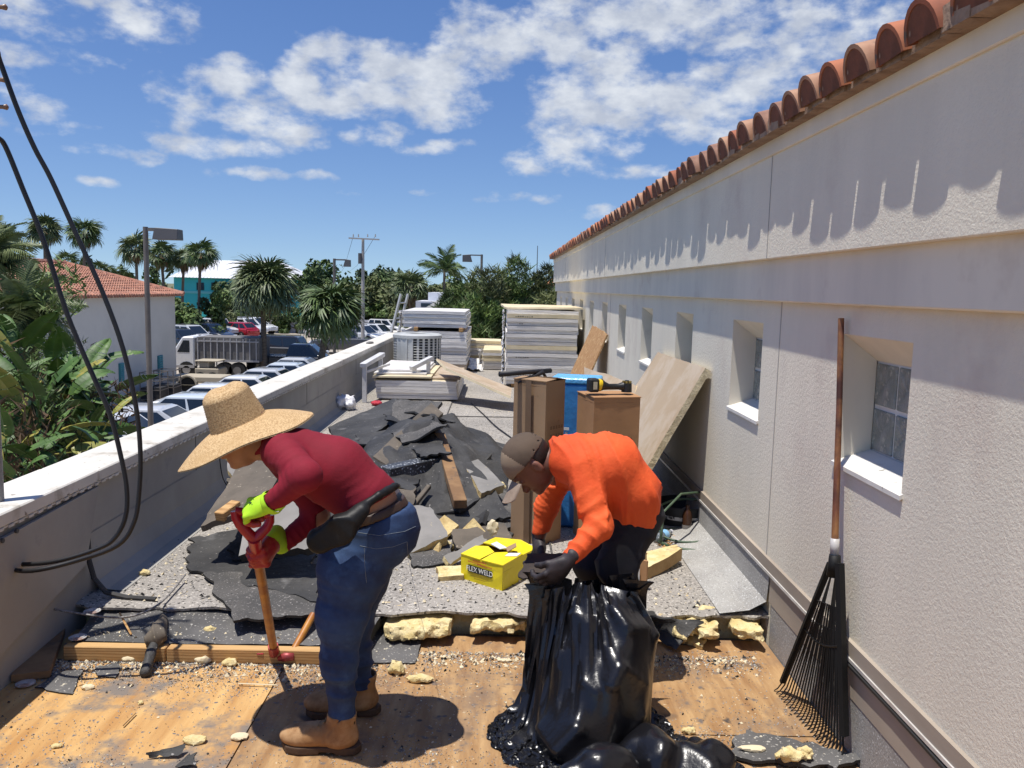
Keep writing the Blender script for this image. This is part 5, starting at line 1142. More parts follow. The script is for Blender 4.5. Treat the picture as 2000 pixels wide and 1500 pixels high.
# ---- cars
m_glass = M('car_glass', (.012,.018,.025), .06, spec=.8); m_tyre = M('tyre_rubber', (.02,.02,.02), .85); m_rim = M('alloy_rim', (.45,.45,.46), .3, metal=.8)
m_hl = M('headlight_lens', (.75,.77,.8), .1); m_tl = M('tail_light_red', (.45,.02,.02), .2); m_trim = M('black_car_trim', (.02,.02,.022), .6)
PAINT = {}
def paint(nm, c):
    if nm not in PAINT: PAINT[nm] = M('car_paint_'+nm, c, .32, coat=1.0, spec=.5, metal=.0)
    return PAINT[nm]
def car(label, x, y, ang, kind, pn, pc, cat=None, name='parked_car'):
    m = paint(pn, pc); root = thing(name, label, cat or {'suv':'car','sedan':'car','pickup':'pickup truck','jeep':'car','hatch':'car','van':'van'}[kind], (0,0,0), 'cars parked in the lot')
    L_, Wd, Hh, wb_, hood, cab = {'sedan':(4.7,1.82,1.45,2.75,.86,(-1.55,1.35,-.85,.45)),'suv':(4.7,1.9,1.72,2.75,1.02,(-2.15,1.25,-1.85,.45)),'jeep':(4.6,1.88,1.85,2.9,1.12,(-2.2,.95,-2.12,.62)),
       'hatch':(4.3,1.8,1.52,2.65,.92,(-2.0,1.35,-1.35,.35)),'pickup':(5.8,2.0,1.88,3.6,1.16,(-.75,1.35,-.55,.62)),'van':(5.0,1.95,1.9,3.0,1.1,(-2.4,1.6,-2.3,.75))}[kind]
    hl, hw = L_/2, Wd/2; gb = .24 if kind in ('sedan','hatch') else .34
    bx0, bx1, tx0, tx1 = cab; belt = hood+.03
    # body loft
    st = [(-hl, .86, gb+.12, belt-.20),(-hl+.12,.95,gb+.02,belt-.04),(-hl+.6,1,gb,belt),(bx0,1,gb,belt+.01),(0,1,gb,belt),(bx1,1,gb,belt-.03),(bx1+.35,.985,gb,hood-.02),(hl-.55,.96,gb+.0,hood-.08),(hl-.14,.90,gb+.04,hood-.20),(hl,.80,gb+.14,hood-.34)]
    mb = MB(); k = 10; vs = []
    for (sx_, wf_, zb, zt_) in st:
        w = hw*wf_; zm = (zb+zt_)/2
        vs += [(sx_,-w*.90,zb),(sx_,-w*.99,zb+.14),(sx_,-w,zm+.04),(sx_,-w*.965,zt_-.06),(sx_,-w*.88,zt_),(sx_,w*.88,zt_),(sx_,w*.965,zt_-.06),(sx_,w,zm+.04),(sx_,w*.99,zb+.14),(sx_,w*.90,zb)]
    fs = [(i*k+j, i*k+(j+1)%k, (i+1)*k+(j+1)%k, (i+1)*k+j) for i in range(len(st)-1) for j in range(k)]+[tuple(range(k)), tuple(range((len(st)-1)*k, len(st)*k))]
    mb.add(vs, fs); body = mb.build('body', m, root, smooth=True, angle=32)
    # cabin
    wb2, wt2 = hw*.86, hw*.70
    Bz, Tz = belt-.02, Hh
    lo_ = [V(bx0,-wb2,Bz),V(bx1,-wb2,Bz),V(bx1,wb2,Bz),V(bx0,wb2,Bz)]; hi_ = [V(tx0,-wt2,Tz-.05),V(tx1,-wt2,Tz-.05),V(tx1,wt2,Tz-.05),V(tx0,wt2,Tz-.05)]
    rf_ = [V(tx0+.12,-wt2*.85,Tz),V(tx1-.12,-wt2*.85,Tz),V(tx1-.12,wt2*.85,Tz),V(tx0+.12,wt2*.85,Tz)]
    mb = MB(); mb.add(lo_+hi_+rf_, [(0,1,5,4),(1,2,6,5),(2,3,7,6),(3,0,4,7),(4,5,9,8),(5,6,10,9),(6,7,11,10),(7,4,8,11),(8,9,10,11)]); mb.build('roof', m, root, smooth=True, angle=32)
    def pane(nm, a, b, c, d, u0, u1, v0, v1, n):
        P = lambda u, v: lerp(lerp(a,b,u), lerp(d,c,u), v)+n*.012
        mb = MB(); mb.add([P(u0,v0),P(u1,v0),P(u1,v1),P(u0,v1)], [(0,1,2,3)]); return mb.build(nm, m_glass, root)
    def nrm_(a, b, c): q = (b-a).cross(c-a).normalized(); return q
    n = nrm_(lo_[1], lo_[2], hi_[2]); n = n if n.x > 0 else -n; pane('windscreen', lo_[1], lo_[2], hi_[2], hi_[1], .06,.94,.05,.95, n)
    n = nrm_(lo_[3], lo_[0], hi_[0]); n = n if n.x < 0 else -n; pane('rear_window', lo_[3], lo_[0], hi_[0], hi_[3], .08,.92,.22,.92, n)
    for s_, (a, b, c, d) in ((-1,(lo_[0],lo_[1],hi_[1],hi_[0])),(1,(lo_[3],lo_[2],hi_[2],hi_[3]))):
        n = nrm_(a, b, c); n = n if n.y*s_ > 0 else -n
        cuts = [(.05,.50),(.54,.90)] if kind in ('pickup','sedan') else [(.04,.26),(.30,.60),(.64,.93)]
        for u0, u1 in cuts: pane('side_window', a, b, c, d, u0, u1, .16, .90, n)
    wr = .33 if kind in ('sedan','hatch') else .39
    for sx_ in (-wb_/2-.05, wb_/2-.05+.1):
        for s_ in (-1, 1):
            mb = MB(); mb.tube([(sx_,s_*(hw-.20),wr),(sx_,s_*(hw+.004),wr+.0)], [wr*1.16]*2, 18); mb.build('wheel_arch', m_trim, root)
            mb = MB(); mb.tube([(sx_,s_*(hw-.18),wr),(sx_,s_*(hw-.01),wr),(sx_,s_*(hw+.022),wr)], [wr,wr,wr*.9], 18); w_ = mb.build('wheel', m_tyre, root, smooth=True, angle=40)
            mb = MB(); mb.tube([(sx_,s_*(hw),wr),(sx_,s_*(hw+.03),wr)], [wr*.64,wr*.58], 10); mb.build('rim', m_rim, w_)
    for s_ in (-1, 1):
        mb = MB(); mb.obox((hl-.10,s_*hw*.66,hood-.27),(.07,-s_*.03,0),(0,.20,0),(-.03,0,.07)); mb.build('headlight', m_hl, root, bevel=.02)
        mb = MB(); mb.obox((-hl+.05,s_*hw*.74,belt-.22),(.05,s_*.02,0),(0,.12,0),(0,0,.10)); mb.build('tail_light', m_tl, root, bevel=.02)
        mb = MB(); mb.obox((bx1-.25,s_*(hw+.06),belt+.06),(.06,0,0),(0,.09,0),(0,0,.06)); mb.build('wing_mirror', m, root, bevel=.02)
    mb = MB(); mb.obox((hl-.055,0,hood-.34),(.045,0,0),(0,hw*.42,0),(-.01,0,.08)); mb.build('grille', m_trim, root)
    mb = MB(); mb.obox((hl-.03,0,gb+.16),(.05,0,0),(0,hw*.74,0),(0,0,.07)); mb.build('bumper', m_trim if kind in ('pickup','jeep') else m, root, bevel=.02)
    if kind == 'pickup':
        mb = MB(); mb.box((-hl+.15,-hw*.80,belt-.004),(bx0-.12,hw*.80,belt+.004)); mb.build('load_bed', m_trim, root)
    if kind in ('suv','jeep','van'):
        for s_ in (-1, 1): mb = MB(); mb.tube([(tx0+.2,s_*wt2*.9,Tz+.03),(tx1-.2,s_*wt2*.9,Tz+.03)], .02, 5); mb.build('roof_rail', m_trim, root)
    root.location = (x, y, GZ); root.rotation_euler = (0, 0, ang); return root
white, silver, black, navy, dgrey = (.74,.75,.75), (.56,.58,.60), (.012,.013,.016), (.012,.022,.05), (.07,.075,.09)
# far left row, noses toward the viewer's right
for px, pb, kind, pn, pc, lab, ang in [(352,688,'suv','black',black,'black car at the near end of the far left row beside the grey wall',-.5),(372,676,'suv','silver',silver,'silver estate car second in the far left row',-.5),(395,668,'suv','black',black,'big black car third in the far left row with a glossy bonnet',-.5),(410,671,'suv','navy',navy,'dark blue car jutting into the lot from the far left row',-.45),
        (424,660,'jeep','white',white,'boxy white off-roader with dark windows in the far left row',-.45),(462,660,'hatch','red',(.40,.008,.018),'red car in the far left row',2.7),(478,655,'suv','white',white,'white car directly behind the red car',-.4),(497,652,'suv','white',white,'tall white car left of the cabbage palm trunk',-.35),(524,642,'sedan','silver',silver,'grey car showing just behind the cabbage palm trunk',-.3)]:
    p = Zp(px, pb, GZ); car(lab, p.x, p.y, ang, kind, pn, pc)
# pickup trucks and cars at the right of the lot
p = Zp(672, 690, GZ); car('dark grey pickup truck behind the leaning palm', p.x+.3, p.y, math.pi+.12, 'pickup', 'dgrey', dgrey)
for px, pb, kind, pn, pc, lab in [(705,672,'suv','silver',silver,'silver blue car right of the second lamp post'),(735,668,'suv','white',white,'white car close to the parapet beside the trailer'),(757,655,'suv','white',white,'white car furthest along the parapet'),(640,660,'sedan','white',white,'white car half hidden by the drooping palm crown')]:
    p = Zp(px, pb, GZ); car(lab, p.x, p.y, -.45, kind, pn, pc)
p = Zp(560, 717, GZ); car('black off-roader with a round spare wheel behind the cabbage palm', p.x-.2, p.y+2.0, -.1, 'jeep', 'black', black)
p = Zp(590, 735, GZ); car('black pickup truck with a shiny bonnet behind the parapet', p.x, p.y, .05, 'pickup', 'black', black)
# near row along the building, seen over the parapet
row = [(-10.3,21.6,'suv','white',white,'nearest white car beside the lamp post foot, windscreen showing'),(-10.5,24.9,'sedan','silver',silver,'silver car second from the lamp post along the parapet'),(-10.2,27.8,'sedan','pale_blue',(.60,.66,.71),'pale blue car third along the parapet'),(-10.4,30.7,'sedan','white',white,'white car above the straw hat brim, left of the crown'),
       (-10.2,33.7,'sedan','white',white,'white car just left of the straw hat crown'),(-10.2,36.7,'sedan','silver',silver,'silver car partly behind the straw hat crown'),(-10.1,39.7,'sedan','pale_blue',(.60,.66,.71),'pale blue car just right of the straw hat crown'),(-10.3,42.5,'sedan','silver',silver,'silver car at the far end of the near row')]
for (x, y, kind, pn, pc, lab) in row: car(lab, x, y, random.uniform(-.06,.06), kind, pn, pc)
# ---- flatbed truck, golf cart, trailer wheels, rubbish cages
m_tw = paint('white', white); p = Zp(372, 738, GZ)
tk = thing('work_truck', 'white work truck with a grey slatted dump body in the middle of the lot', 'truck', (p.x, p.y, GZ)); y0_ = p.y
def bx(nm, x0_, x1_, ya, yb_, z0_, z1_, m_, par=None, bev=.0): mb = MB(); mb.box((x0_,ya,GZ+z0_),(x1_,yb_,GZ+z1_)); return mb.build(nm, m_, par or tk, bevel=bev)
X0 = Zp(345,738,GZ).x; X1 = Zp(381,738,GZ).x; X2 = Zp(528,733,GZ).x
mb = MB(); mb.add([V(X0-.3,y0_,GZ+.6),V(X1,y0_,GZ+.6),V(X1,y0_,GZ+2.25),V(X0+.3,y0_,GZ+2.25),V(X0-.3,y0_,GZ+1.35),V(X0-.3,y0_+2,GZ+.6),V(X1,y0_+2,GZ+.6),V(X1,y0_+2,GZ+2.25),V(X0+.3,y0_+2,GZ+2.25),V(X0-.3,y0_+2,GZ+1.35)], [(0,1,2,3,4),(9,8,7,6,5),(2,7,8,3),(3,8,9,4),(4,9,5,0),(1,6,7,2),(0,5,6,1)]); cab_ = mb.build('cab', m_tw, tk, bevel=.06)
mb = MB(); mb.add([V(X0-.0,y0_-.012,GZ+1.4),V(X1-.25,y0_-.012,GZ+1.4),V(X1-.25,y0_-.012,GZ+2.05),V(X0+.35,y0_-.012,GZ+2.05)], [(0,1,2,3)]); mb.build('window', m_glass, cab_)
m_dump = M('grey_dump_body', (.17,.165,.16), .8, col2=(.13,.125,.12), sc=2); m_rib = M('pale_body_rib', (.36,.36,.37), .6)
bx('dump_body', X1+.15, X2, y0_+.02, y0_+2.1, .95, 2.25, m_dump)
n = 9
for k in range(n+1): x = X1+.2+(X2-X1-.35)*k/n; bx('rib', x-.03, x+.03, y0_-.04, y0_+.018, .95, 2.2, m_rib)
bx('rail', X1+.15, X2, y0_-.05, y0_+.015, 2.0, 2.07, m_rib); bx('rail', X1+.15, X2, y0_-.05, y0_+.015, .93, 1.03, m_rib)
bx('bumper', X0-.4, X1, y0_-.05, y0_+.02, .55, .70, MATS['pale_body_rib'])
for x in (X0+.5, X1+1.6, X2-1.2): mb = MB(); mb.tube([(x,y0_-.03,GZ+.45),(x,y0_+.3,GZ+.45)], .45, 16); w_ = mb.build('wheel', m_tyre, tk, smooth=True, angle=40); mb = MB(); mb.tube([(x,y0_-.05,GZ+.45),(x,y0_-.02,GZ+.45)], .22, 10); mb.build('rim', m_rim, w_)
p = Zp(408, 745, GZ); gc = thing('utility_cart', 'tan utility cart with flat roof in front of the work truck', 'cart', (p.x, p.y, GZ)); m_beige = M('beige_cart', (.42,.37,.28), .7)
a, b = Yp(388,702,p.y), Yp(434,700,p.y); mb = MB(); mb.box((a.x,p.y-.6,a.z-.06),(b.x,p.y+.6,a.z)); mb.build('canopy', m_beige, gc, bevel=.02)
for x in (a.x+.1, b.x-.1):
    for y in (p.y-.55, p.y+.55): mb = MB(); mb.tube([(x,y,GZ+.4),(x,y,a.z-.05)], .03, 5); mb.build('post', m_trim, gc)
mb = MB(); mb.box((a.x,p.y-.6,GZ+.35),(b.x,p.y+.6,GZ+.75)); mb.box((a.x+.2,p.y-.5,GZ+.75),(a.x+.7,p.y+.5,GZ+1.1)); mb.build('body', m_beige, gc, bevel=.04)
for x in (a.x+.3, b.x-.3): mb = MB(); mb.tube([(x,p.y-.66,GZ+.28),(x,p.y-.5,GZ+.28)], .28, 12); mb.build('wheel', m_tyre, gc)
p = Zp(378, 765, GZ); tr = thing('small_trailer', 'small pale trailer with one round wheel arch beside the work truck', 'trailer', (p.x, p.y, GZ))
mb = MB(); mb.box((p.x-.9,p.y-.7,GZ+.55),(p.x+1.6,p.y+.7,GZ+.80)); mb.build('deck', m_beige, tr, bevel=.03)
mb = MB(); mb.tube([(p.x,p.y-.72,GZ+.4),(p.x,p.y-.6,GZ+.4)], .36, 14); mb.build('wheel', m_tyre, tr); mb = MB(); mb.lathe([(.40,-.12),(.46,-.12),(.46,.12),(.40,.12)], 20, (p.x,p.y-.72,GZ+.42), Matrix.Rotation(math.pi/2, 3, 'X'), fn=lambda q,a,i: (q.x, q.y if q.y > 0 else -.0, q.z)); mb.build('fender', m_beige, tr)
for i, (px, py, lab) in enumerate(((302,782,'dark wire cage bin left against the grey building wall'),(328,776,'dark wire cage bin right against the grey building wall'))):
    p = Zp(px, py, GZ); t = thing('cage_bin', lab, 'bin', (p.x, p.y, GZ)); mb = MB(); w_ = .42
    mb.box((p.x-w_,p.y-w_,GZ+.1),(p.x+w_,p.y+w_,GZ+.6)); mb.build('load', m_trim, t); mb = MB()
    for z in (.1,.5,.9,1.25):
        for (xa, ya, xb, yb2) in ((-1,-1,1,-1),(1,-1,1,1),(1,1,-1,1),(-1,1,-1,-1)): mb.beam((p.x+xa*w_*1.02,p.y+ya*w_*1.02,GZ+z),(p.x+xb*w_*1.02,p.y+yb2*w_*1.02,GZ+z), .03, .03)
    for (xa, ya) in ((-1,-1),(1,-1),(1,1),(-1,1)): mb.beam((p.x+xa*w_*1.02,p.y+ya*w_*1.02,GZ),(p.x+xa*w_*1.02,p.y+ya*w_*1.02,GZ+1.28), .035, .035, up=(0,1,0))
    mb.build('frame', m_post, t)
q = Yp(782, 600, 17.0)
ld = thing('ladder', 'grey aluminium ladder sticking up over the far end of the parapet', 'ladder', (-2.25, 16.2, GZ)); m_al = M('aluminium', (.45,.45,.44), .4, metal=.5)
la, lb2 = Yp(770,655,16.6), Yp(790,575,16.9); d_ = (lb2-la); base_ = la-d_*3.2; s_ = V(.10,.38,0)
for k in (-1, 1): mb = MB(); mb.beam(base_+s_*k*.5, lb2+s_*k*.5, .03, .08, up=s_.normalized()); mb.build('side_rail', m_al, ld)
for k in range(11): c_ = lerp(base_, lb2, .05+k*.09); mb = MB(); mb.tube([c_-s_*.5, c_+s_*.5], .018, 6); mb.build('rung', m_al, ld)
p = Xp(702, 683, -2.08); lump('debris_lump', 'small dark lump of debris on the parapet coping', 'debris', (-2.08, 13.2, pz+.012), (.06,.20,.02), m_dust, 4, .4)
# ================================================================ PEOPLE
def pv(px, py, y): return np.array(Yp(px, py, y))
def nv(*a):
    a = np.array(a, float); return a/np.linalg.norm(a)
def dotp(P, c, n): return (P[0]-c[0])*n[0]+(P[1]-c[1])*n[1]+(P[2]-c[2])*n[2]
def frame3(f, u):
    f = nv(*f); u = np.array(u, float); u = u-f*(u@f); u /= np.linalg.norm(u); return f, u, np.cross(f, u)
def chain(P, pts, rs, k=.02):
    d = None
    for i in range(len(pts)-1):
        c = cone(P, pts[i], pts[i+1], rs[i], rs[i+1]); d = c if d is None else smin(d, c, k)
    return d
def folds(P, m, axis, f1, f2, off=0.0):
    """ridged folds: fine along 'axis', long across it"""
    x, y, z = P[0][m], P[1][m], P[2][m]
    a = nv(*axis); s = x*a[0]+y*a[1]+z*a[2]
    qx, qy, qz = x-s*a[0], y-s*a[1], z-s*a[2]
    lo_ = 2.2
    w = fbm(x*lo_+off, y*lo_+off*2, z*lo_+3, 2)
    w2_ = fbm(x*5+off*3, y*5+1, z*5+off, 2)
    mod = np.clip((fbm(x*4.2+off*5, y*4.2, z*4.2+9, 2)-.34)*3.2, 0, 1)
    mod2 = np.clip((fbm(x*5.5+off*7+4, y*5.5, z*5.5+2, 2)-.42)*4, 0, 1)
    ph1 = s*f1*1.25+w*7+w2_*2; ph2 = s*f1*2.6+w*9+w2_*5+1.3
    return (1-np.abs(np.sin(ph1)))**1.5*mod*.8+(1-np.abs(np.sin(ph2)))**2*mod2*.45
    v = vn(s*f1+w*2.6+off, qx*f2*.8+qy*f2*.8+off, qz*f2*.8+5)
    v2 = vn(s*f1*1.9+w*3+off, qx*f2*.7+7, qz*f2*.7+qy*f2*.5)
    r1 = 1-np.abs(2*v-1); r2 = 1-np.abs(2*v2-1)
    return (r1**1.8)*.6+(r2**3)*.5
def bbox_of(pts, pad):
    a = np.array(pts); return a.min(0)-pad, a.max(0)+pad
def head_fn(P, c, f, u, sc=1.0):
    f, u, s = frame3(f, u); rot = np.array([f, s, u])
    d = ell(P, c+u*.025*sc-f*.01*sc, (.098*sc, .077*sc, .092*sc), rot)
    d = smin(d, ell(P, c+f*.028*sc-u*.045*sc, (.062*sc, .058*sc, .075*sc), rot), .03)
    d = smin(d, cone(P, c+f*.085*sc-u*.022*sc, c+f*.103*sc-u*.045*sc, .011*sc, .016*sc), .012)     # nose
    d = smin(d, ell(P, c+f*.075*sc-u*.095*sc, (.022, .026, .018), rot), .02)     # chin
    d = smin(d, ell(P, c+f*.086*sc-u*.071*sc, (.010, .026, .008), rot), .008)     # lips
    d = smin(d, ell(P, c+f*.083*sc+u*.016*sc, (.014, .05, .008), rot), .012)     # brow
    for k in (-1, 1):
        d = np.maximum(d, -ell(P, c+f*.098*sc+s*.033*sc*k-u*.006*sc, (.014, .019, .012), rot)+.0)
        d = smin(d, ell(P, c+f*.082*sc+s*.031*sc*k-u*.006*sc, (.011, .014, .010), rot), .004)
        e = ell(P, c-f*.008*sc+s*.078*sc*k-u*.018*sc, (.019*sc, .011, .033*sc), rot)
        e = np.maximum(e, -ell(P, c+s*.089*sc*k-u*.016*sc, (.011, .008, .020), rot))
        d = smin(d, e, .006)
    return d
def hand_fn(P, w, f, n, curls=(55, 75, 45), thumb=(.6, .65, .45), sc=1.0, fr=.0105, spread=.0215, side=1):
    """w wrist, f forward to the knuckles, n palm normal"""
    f, n, s = frame3(f, n); s = s*side; rot = np.array([f, s, n]); w = np.array(w)
    d = ell(P, w+f*.052*sc, (.056*sc, .045*sc, .021*sc), rot)
    d = smin(d, cone(P, w-f*.03, w+f*.03, .030, .030), .02)
    for i, (o, ln) in enumerate(((-1.5, .78), (-.5, .95), (.5, 1.0), (1.5, .92))):
        p = w+f*(.088 if i else .082)*sc+s*o*spread*sc; ang = 0; pts = [w+f*.045*sc+s*o*spread*.8*sc, p]; rs = [fr*1.05, fr*1.12]
        for j, (l_, c_) in enumerate(zip((.044, .028, .024), curls)):
            ang += R(c_*(1+.08*(i-1.5))); p = p+(f*math.cos(ang)+n*math.sin(ang))*l_*ln*sc; pts.append(p); rs.append(fr*(1-.05*j))
        d = smin(d, chain(P, pts, rs, .004), .005)
    t0 = w+f*.02*sc+s*.024*sc; td = nv(*(f*thumb[0]+s*thumb[1]+n*thumb[2])); t1 = t0+td*.045*sc; td2 = nv(*(f*(thumb[0]+.3)+s*thumb[1]*.2+n*(thumb[2]+.5))); t2 = t1+td2*.032*sc; t3 = t2+nv(*(td2+n*.5))*.022*sc
    d = smin(d, chain(P, [t0, t1, t2, t3], [.017, .013, .0125, .011], .006), .012)
    return d
def split_mat(o, mat2, fn):
    me = o.data; me.materials.append(mat2); n = len(me.polygons); c = np.zeros(n*3); me.polygons.foreach_get('center', c); c = c.reshape(-1, 3)+np.array(wloc(o))
    me.polygons.foreach_set('material_index', fn(c).astype(np.int32))
def boot_parts(par, heel, ang, mat, msole, z0=0.0, L=.285, shaft=.15, wdt=1.0):
    """heel: ground xy under the heel; ang: heading of the toe"""
    c, s_ = math.cos(ang), math.sin(ang); f = np.array([c, s_, 0]); s = np.array([-s_, c, 0]); h = np.array([heel[0], heel[1], z0])
    rot = np.array([f, s, [0, 0, 1.]])
    def up(P):
        d = ell(P, h+f*(L*.76)+np.array([0,0,.052]), (.078, .047*wdt, .040), rot)
        d = smin(d, ell(P, h+f*(L*.45)+np.array([0,0,.062]), (.09, .041*wdt, .045), rot), .03)
        d = smin(d, ell(P, h+f*.055+np.array([0,0,.058]), (.052, .037*wdt, .045), rot), .03)
        d = smin(d, cone(P, h+f*.070+np.array([0,0,.06]), h+f*.062+np.array([0,0,shaft]), .048, .053), .025)
        d = np.maximum(d, -(P[2]-(z0+.028))); d = np.maximum(d, P[2]-(z0+shaft))
        d = np.maximum(d, -cone(P, h+f*.062+np.array([0,0,shaft-.03]), h+f*.06+np.array([0,0,shaft+.1]), .044, .047))
        # seams
        q = np.abs(dotp(P, h+f*(L*.60), nv(*(f*.8+np.array([0,0,.6]))))); d = d+np.where(q < .003, .0018, 0)
        q2 = np.abs(dotp(P, h+f*.10, nv(*(f*.95-np.array([0,0,.3]))))); d = d+np.where(q2 < .0028, .0016, 0)
        m = np.abs(d) < .02; d[m] = d[m]-.004*(fbm(P[0][m]*22, P[1][m]*22, P[2][m]*22, 2)-.5)
        return d
    def so(P):
        x = dotp(P, h, f); y = np.abs(dotp(P, h, s)); z = P[2]-z0
        wd = np.interp(x/L, [-.03, .03, .15, .45, .75, .92, 1.02], [.0, .030, .039, .036, .049, .040, .0]).astype(np.float32)
        d = np.maximum(y-wd, np.maximum(z-.030, .002-z))
        arch = np.maximum(np.abs(x-L*.40)-.028, z-.010); return np.maximum(d, -arch)
    lo = np.minimum(h-f*.03, h+f*(L+.03))-np.array([.08, .08, .0]); hi = np.maximum(h-f*.03, h+f*(L+.03))+np.array([.08, .08, shaft+.02])
    o = sdf_obj('boot', up, lo, hi, .005, mat, par)
    sdf_obj('sole', so, lo, [hi[0], hi[1], z0+.045], .004, msole, o)
    mb = MB()
    for k in range(5):
        x = L*.60-k*.021; z = z0+.085+k*.0145
        a = h+f*x+s*.022*wdt; b = h+f*(x-.008)-s*.022*wdt; mb.tube([a+[0,0,z-z0], (a+b)/2+np.array([0,0,z-z0+.006]), b+[0,0,z-z0]], .0028, 5)
    mb.build('laces', M('boot_lace', (.25,.17,.08), .8), o)
    return o

m_skin = M('sun_tanned_skin', (.42,.22,.14), .55, col2=(.36,.17,.10), sc=12, bump=(60,.15,.002), sss=.1)
m_skin2 = M('ruddy_brown_skin', (.20,.085,.055), .5, col2=(.15,.06,.04), sc=12, bump=(60,.15,.002), sss=.1)
m_crim = M('crimson_jersey', (.24,.003,.018), .85, col2=(.19,.003,.014), sc=5, bump=(260,.15,.001), bump2=(30,.25,.006))
m_jean = M('indigo_denim', (.013,.030,.085), .85, col2=(.026,.062,.155), sc=7, col3=(.07,.145,.29), sc3=5, lo3=.56, hi3=.8, bump=(200,.3,.0015), bump2=(30,.2,.004))
m_blkjean = M('black_denim', (.010,.010,.014), .85, col2=(.018,.018,.024), sc=7, bump=(200,.3,.0015))
m_oran = M('hi_vis_orange_knit', (.86,.125,.024), .8, col2=(.78,.085,.014), sc=4, bump=(300,.2,.001), bump2=(18,.4,.012))
m_tanb = M('tan_nubuck', (.36,.19,.075), .85, col2=(.26,.13,.05), sc=14, col3=(.45,.27,.13), sc3=8, bump=(90,.3,.002))
m_sole = M('brown_rubber_sole', (.08,.045,.025), .8)
m_neon = M('neon_glove', (.50,.85,.02), .75, col2=(.42,.76,.03), sc=20, bump=(180,.3,.001))
m_redg = M('dipped_red_latex', (.33,.012,.022), .5, col2=(.40,.06,.03), sc=18, bump=(70,.5,.002))
m_gblk = M('black_work_glove', (.020,.016,.018), .6, col2=(.045,.035,.038), sc=22, bump=(80,.5,.002))
m_belt = M('brown_leather_belt', (.045,.025,.018), .5, bump=(80,.3,.001))
m_vinyl = M('black_vinyl_pouch', (.006,.006,.006), .5, spec=.25, col2=(.015,.015,.015), sc=6, bump=(14,.4,.006), bump2=(60,.2,.002))
m_straw = M('woven_straw', (.66,.46,.235), .8, col2=(.42,.255,.11), sc=170, lo=.42, hi=.62, det=2, col3=(.50,.32,.14), sc3=7, lo3=.5, hi3=.75, bump=(260,1,.003))
m_hair = M('dark_hair', (.012,.009,.007), .6, bump=(200,.6,.002))

# ---------------- person in the straw hat
ha = thing('person', 'person in crimson shirt, blue jeans and wide straw hat bending over a shovel', 'person', (-.58, 2.86, 0))
NA, NB = 2.79, 2.93
chest, mid, waist, pelv = (583,893), (655,922), (716,975), (745,1035)
HC = pv(473, 846, 2.86); HF, HU = (-.90,.02,-.44), (-.42,-.05,.90)
def p1_torso(P, e=0.0):
    d = None
    for y in (NA, NB):
        c = chain(P, [pv(*chest,y), pv(*mid,y), pv(*waist,y), pv(*pelv,y)], [.102+e, .114+e, .102+e, .104+e], .04); d = c if d is None else smin(d, c, .08)
    return d
SN, EN, WN = pv(548,882,2.71), pv(598,930,2.575), pv(530,982,2.63)
SF, EF, WF = pv(556,895,3.01), pv(622,1005,3.02), pv(549,1064,2.93)
def p1_arms(P, e=0.0):
    a = chain(P, [SN, EN, WN], [.066+e, .047+e, .034+e], .03); b = chain(P, [SF, EF, WF], [.064+e, .045+e, .034+e], .03)
    return a, b
def p1_body(P):
    d = p1_torso(P, -.012); a, b = p1_arms(P, -.010)
    d = smin(d, np.minimum(a, b), .03)
    d = smin(d, cone(P, pv(560,880,2.86), HC-np.array([-.02,0,.03]), .058, .052), .03)
    return smin(d, head_fn(P, HC, HF, HU, .95), .02)
lo, hi = bbox_of([HC, pv(*pelv,NA), WF, WN, EN, EF], .16)
sdf_obj('body', p1_body, lo, hi, .007, m_skin, ha)
def p1_shirt(P):
    d = p1_torso(P, .006); a, b = p1_arms(P, .006)
    d = smin(d, smin(a, b, .01), .035)
    d = smin(d, cone(P, pv(575,880,2.86), pv(512,868,2.86), .07, .060), .03)
    m = np.abs(d) < .03
    sp = np.array([.66,0,-.75])
    fo = folds(P, m, (.55,.1,-.84), 44, 7); s = (P[0][m]*.66-P[2][m]*.75)
    w_ = np.clip((s+.99)*3.0, .25, 1)        # stronger towards the waist
    dd = -.021*fo*w_
    for A, B in ((SN, EN), (EN, WN), (SF, EF), (EF, WF)):
        ax = nv(*(B-A)); da = cone([P[0][m], P[1][m], P[2][m]], A, B, .05, .05); w2 = np.clip(1-da/.02, 0, 1)
        dd = dd*(1-w2*.8)-w2*.011*folds(P, m, ax, 40, 10, 4.0)
    d[m] = d[m]+dd+.007
    hem = dotp(P, pv(742,962,2.86), nv(-.42,0,.90)); d = np.where(P[0] > -.665, np.maximum(d, -hem), d)
    nk = dotp(P, pv(508,866,2.86), nv(-.92,0,.30)); near_neck = (np.abs(P[1]-2.86) < .11)
    d = np.where(near_neck & (P[2] > 1.02), np.maximum(d, nk), d)
    for wv, ev in ((WN, EN), (WF, EF)):
        ax = nv(*(wv-ev)); cut = dotp(P, wv-ax*.004, ax); dist = np.sqrt((P[0]-wv[0])**2+(P[1]-wv[1])**2+(P[2]-wv[2])**2)
        d = np.where(dist < .09, np.maximum(d, cut), d)
    return d
sdf_obj('long_sleeve_shirt', p1_shirt, lo, hi, .0055, m_crim, ha)
leg1 = [(740,1040,2.80),(690,1108,2.79),(668,1200,2.77),(662,1290,2.76),(670,1412,2.76)]
leg1b = [(735,1050,2.95),(700,1130,2.98),(688,1210,3.0),(694,1280,3.0),(706,1352,3.01)]
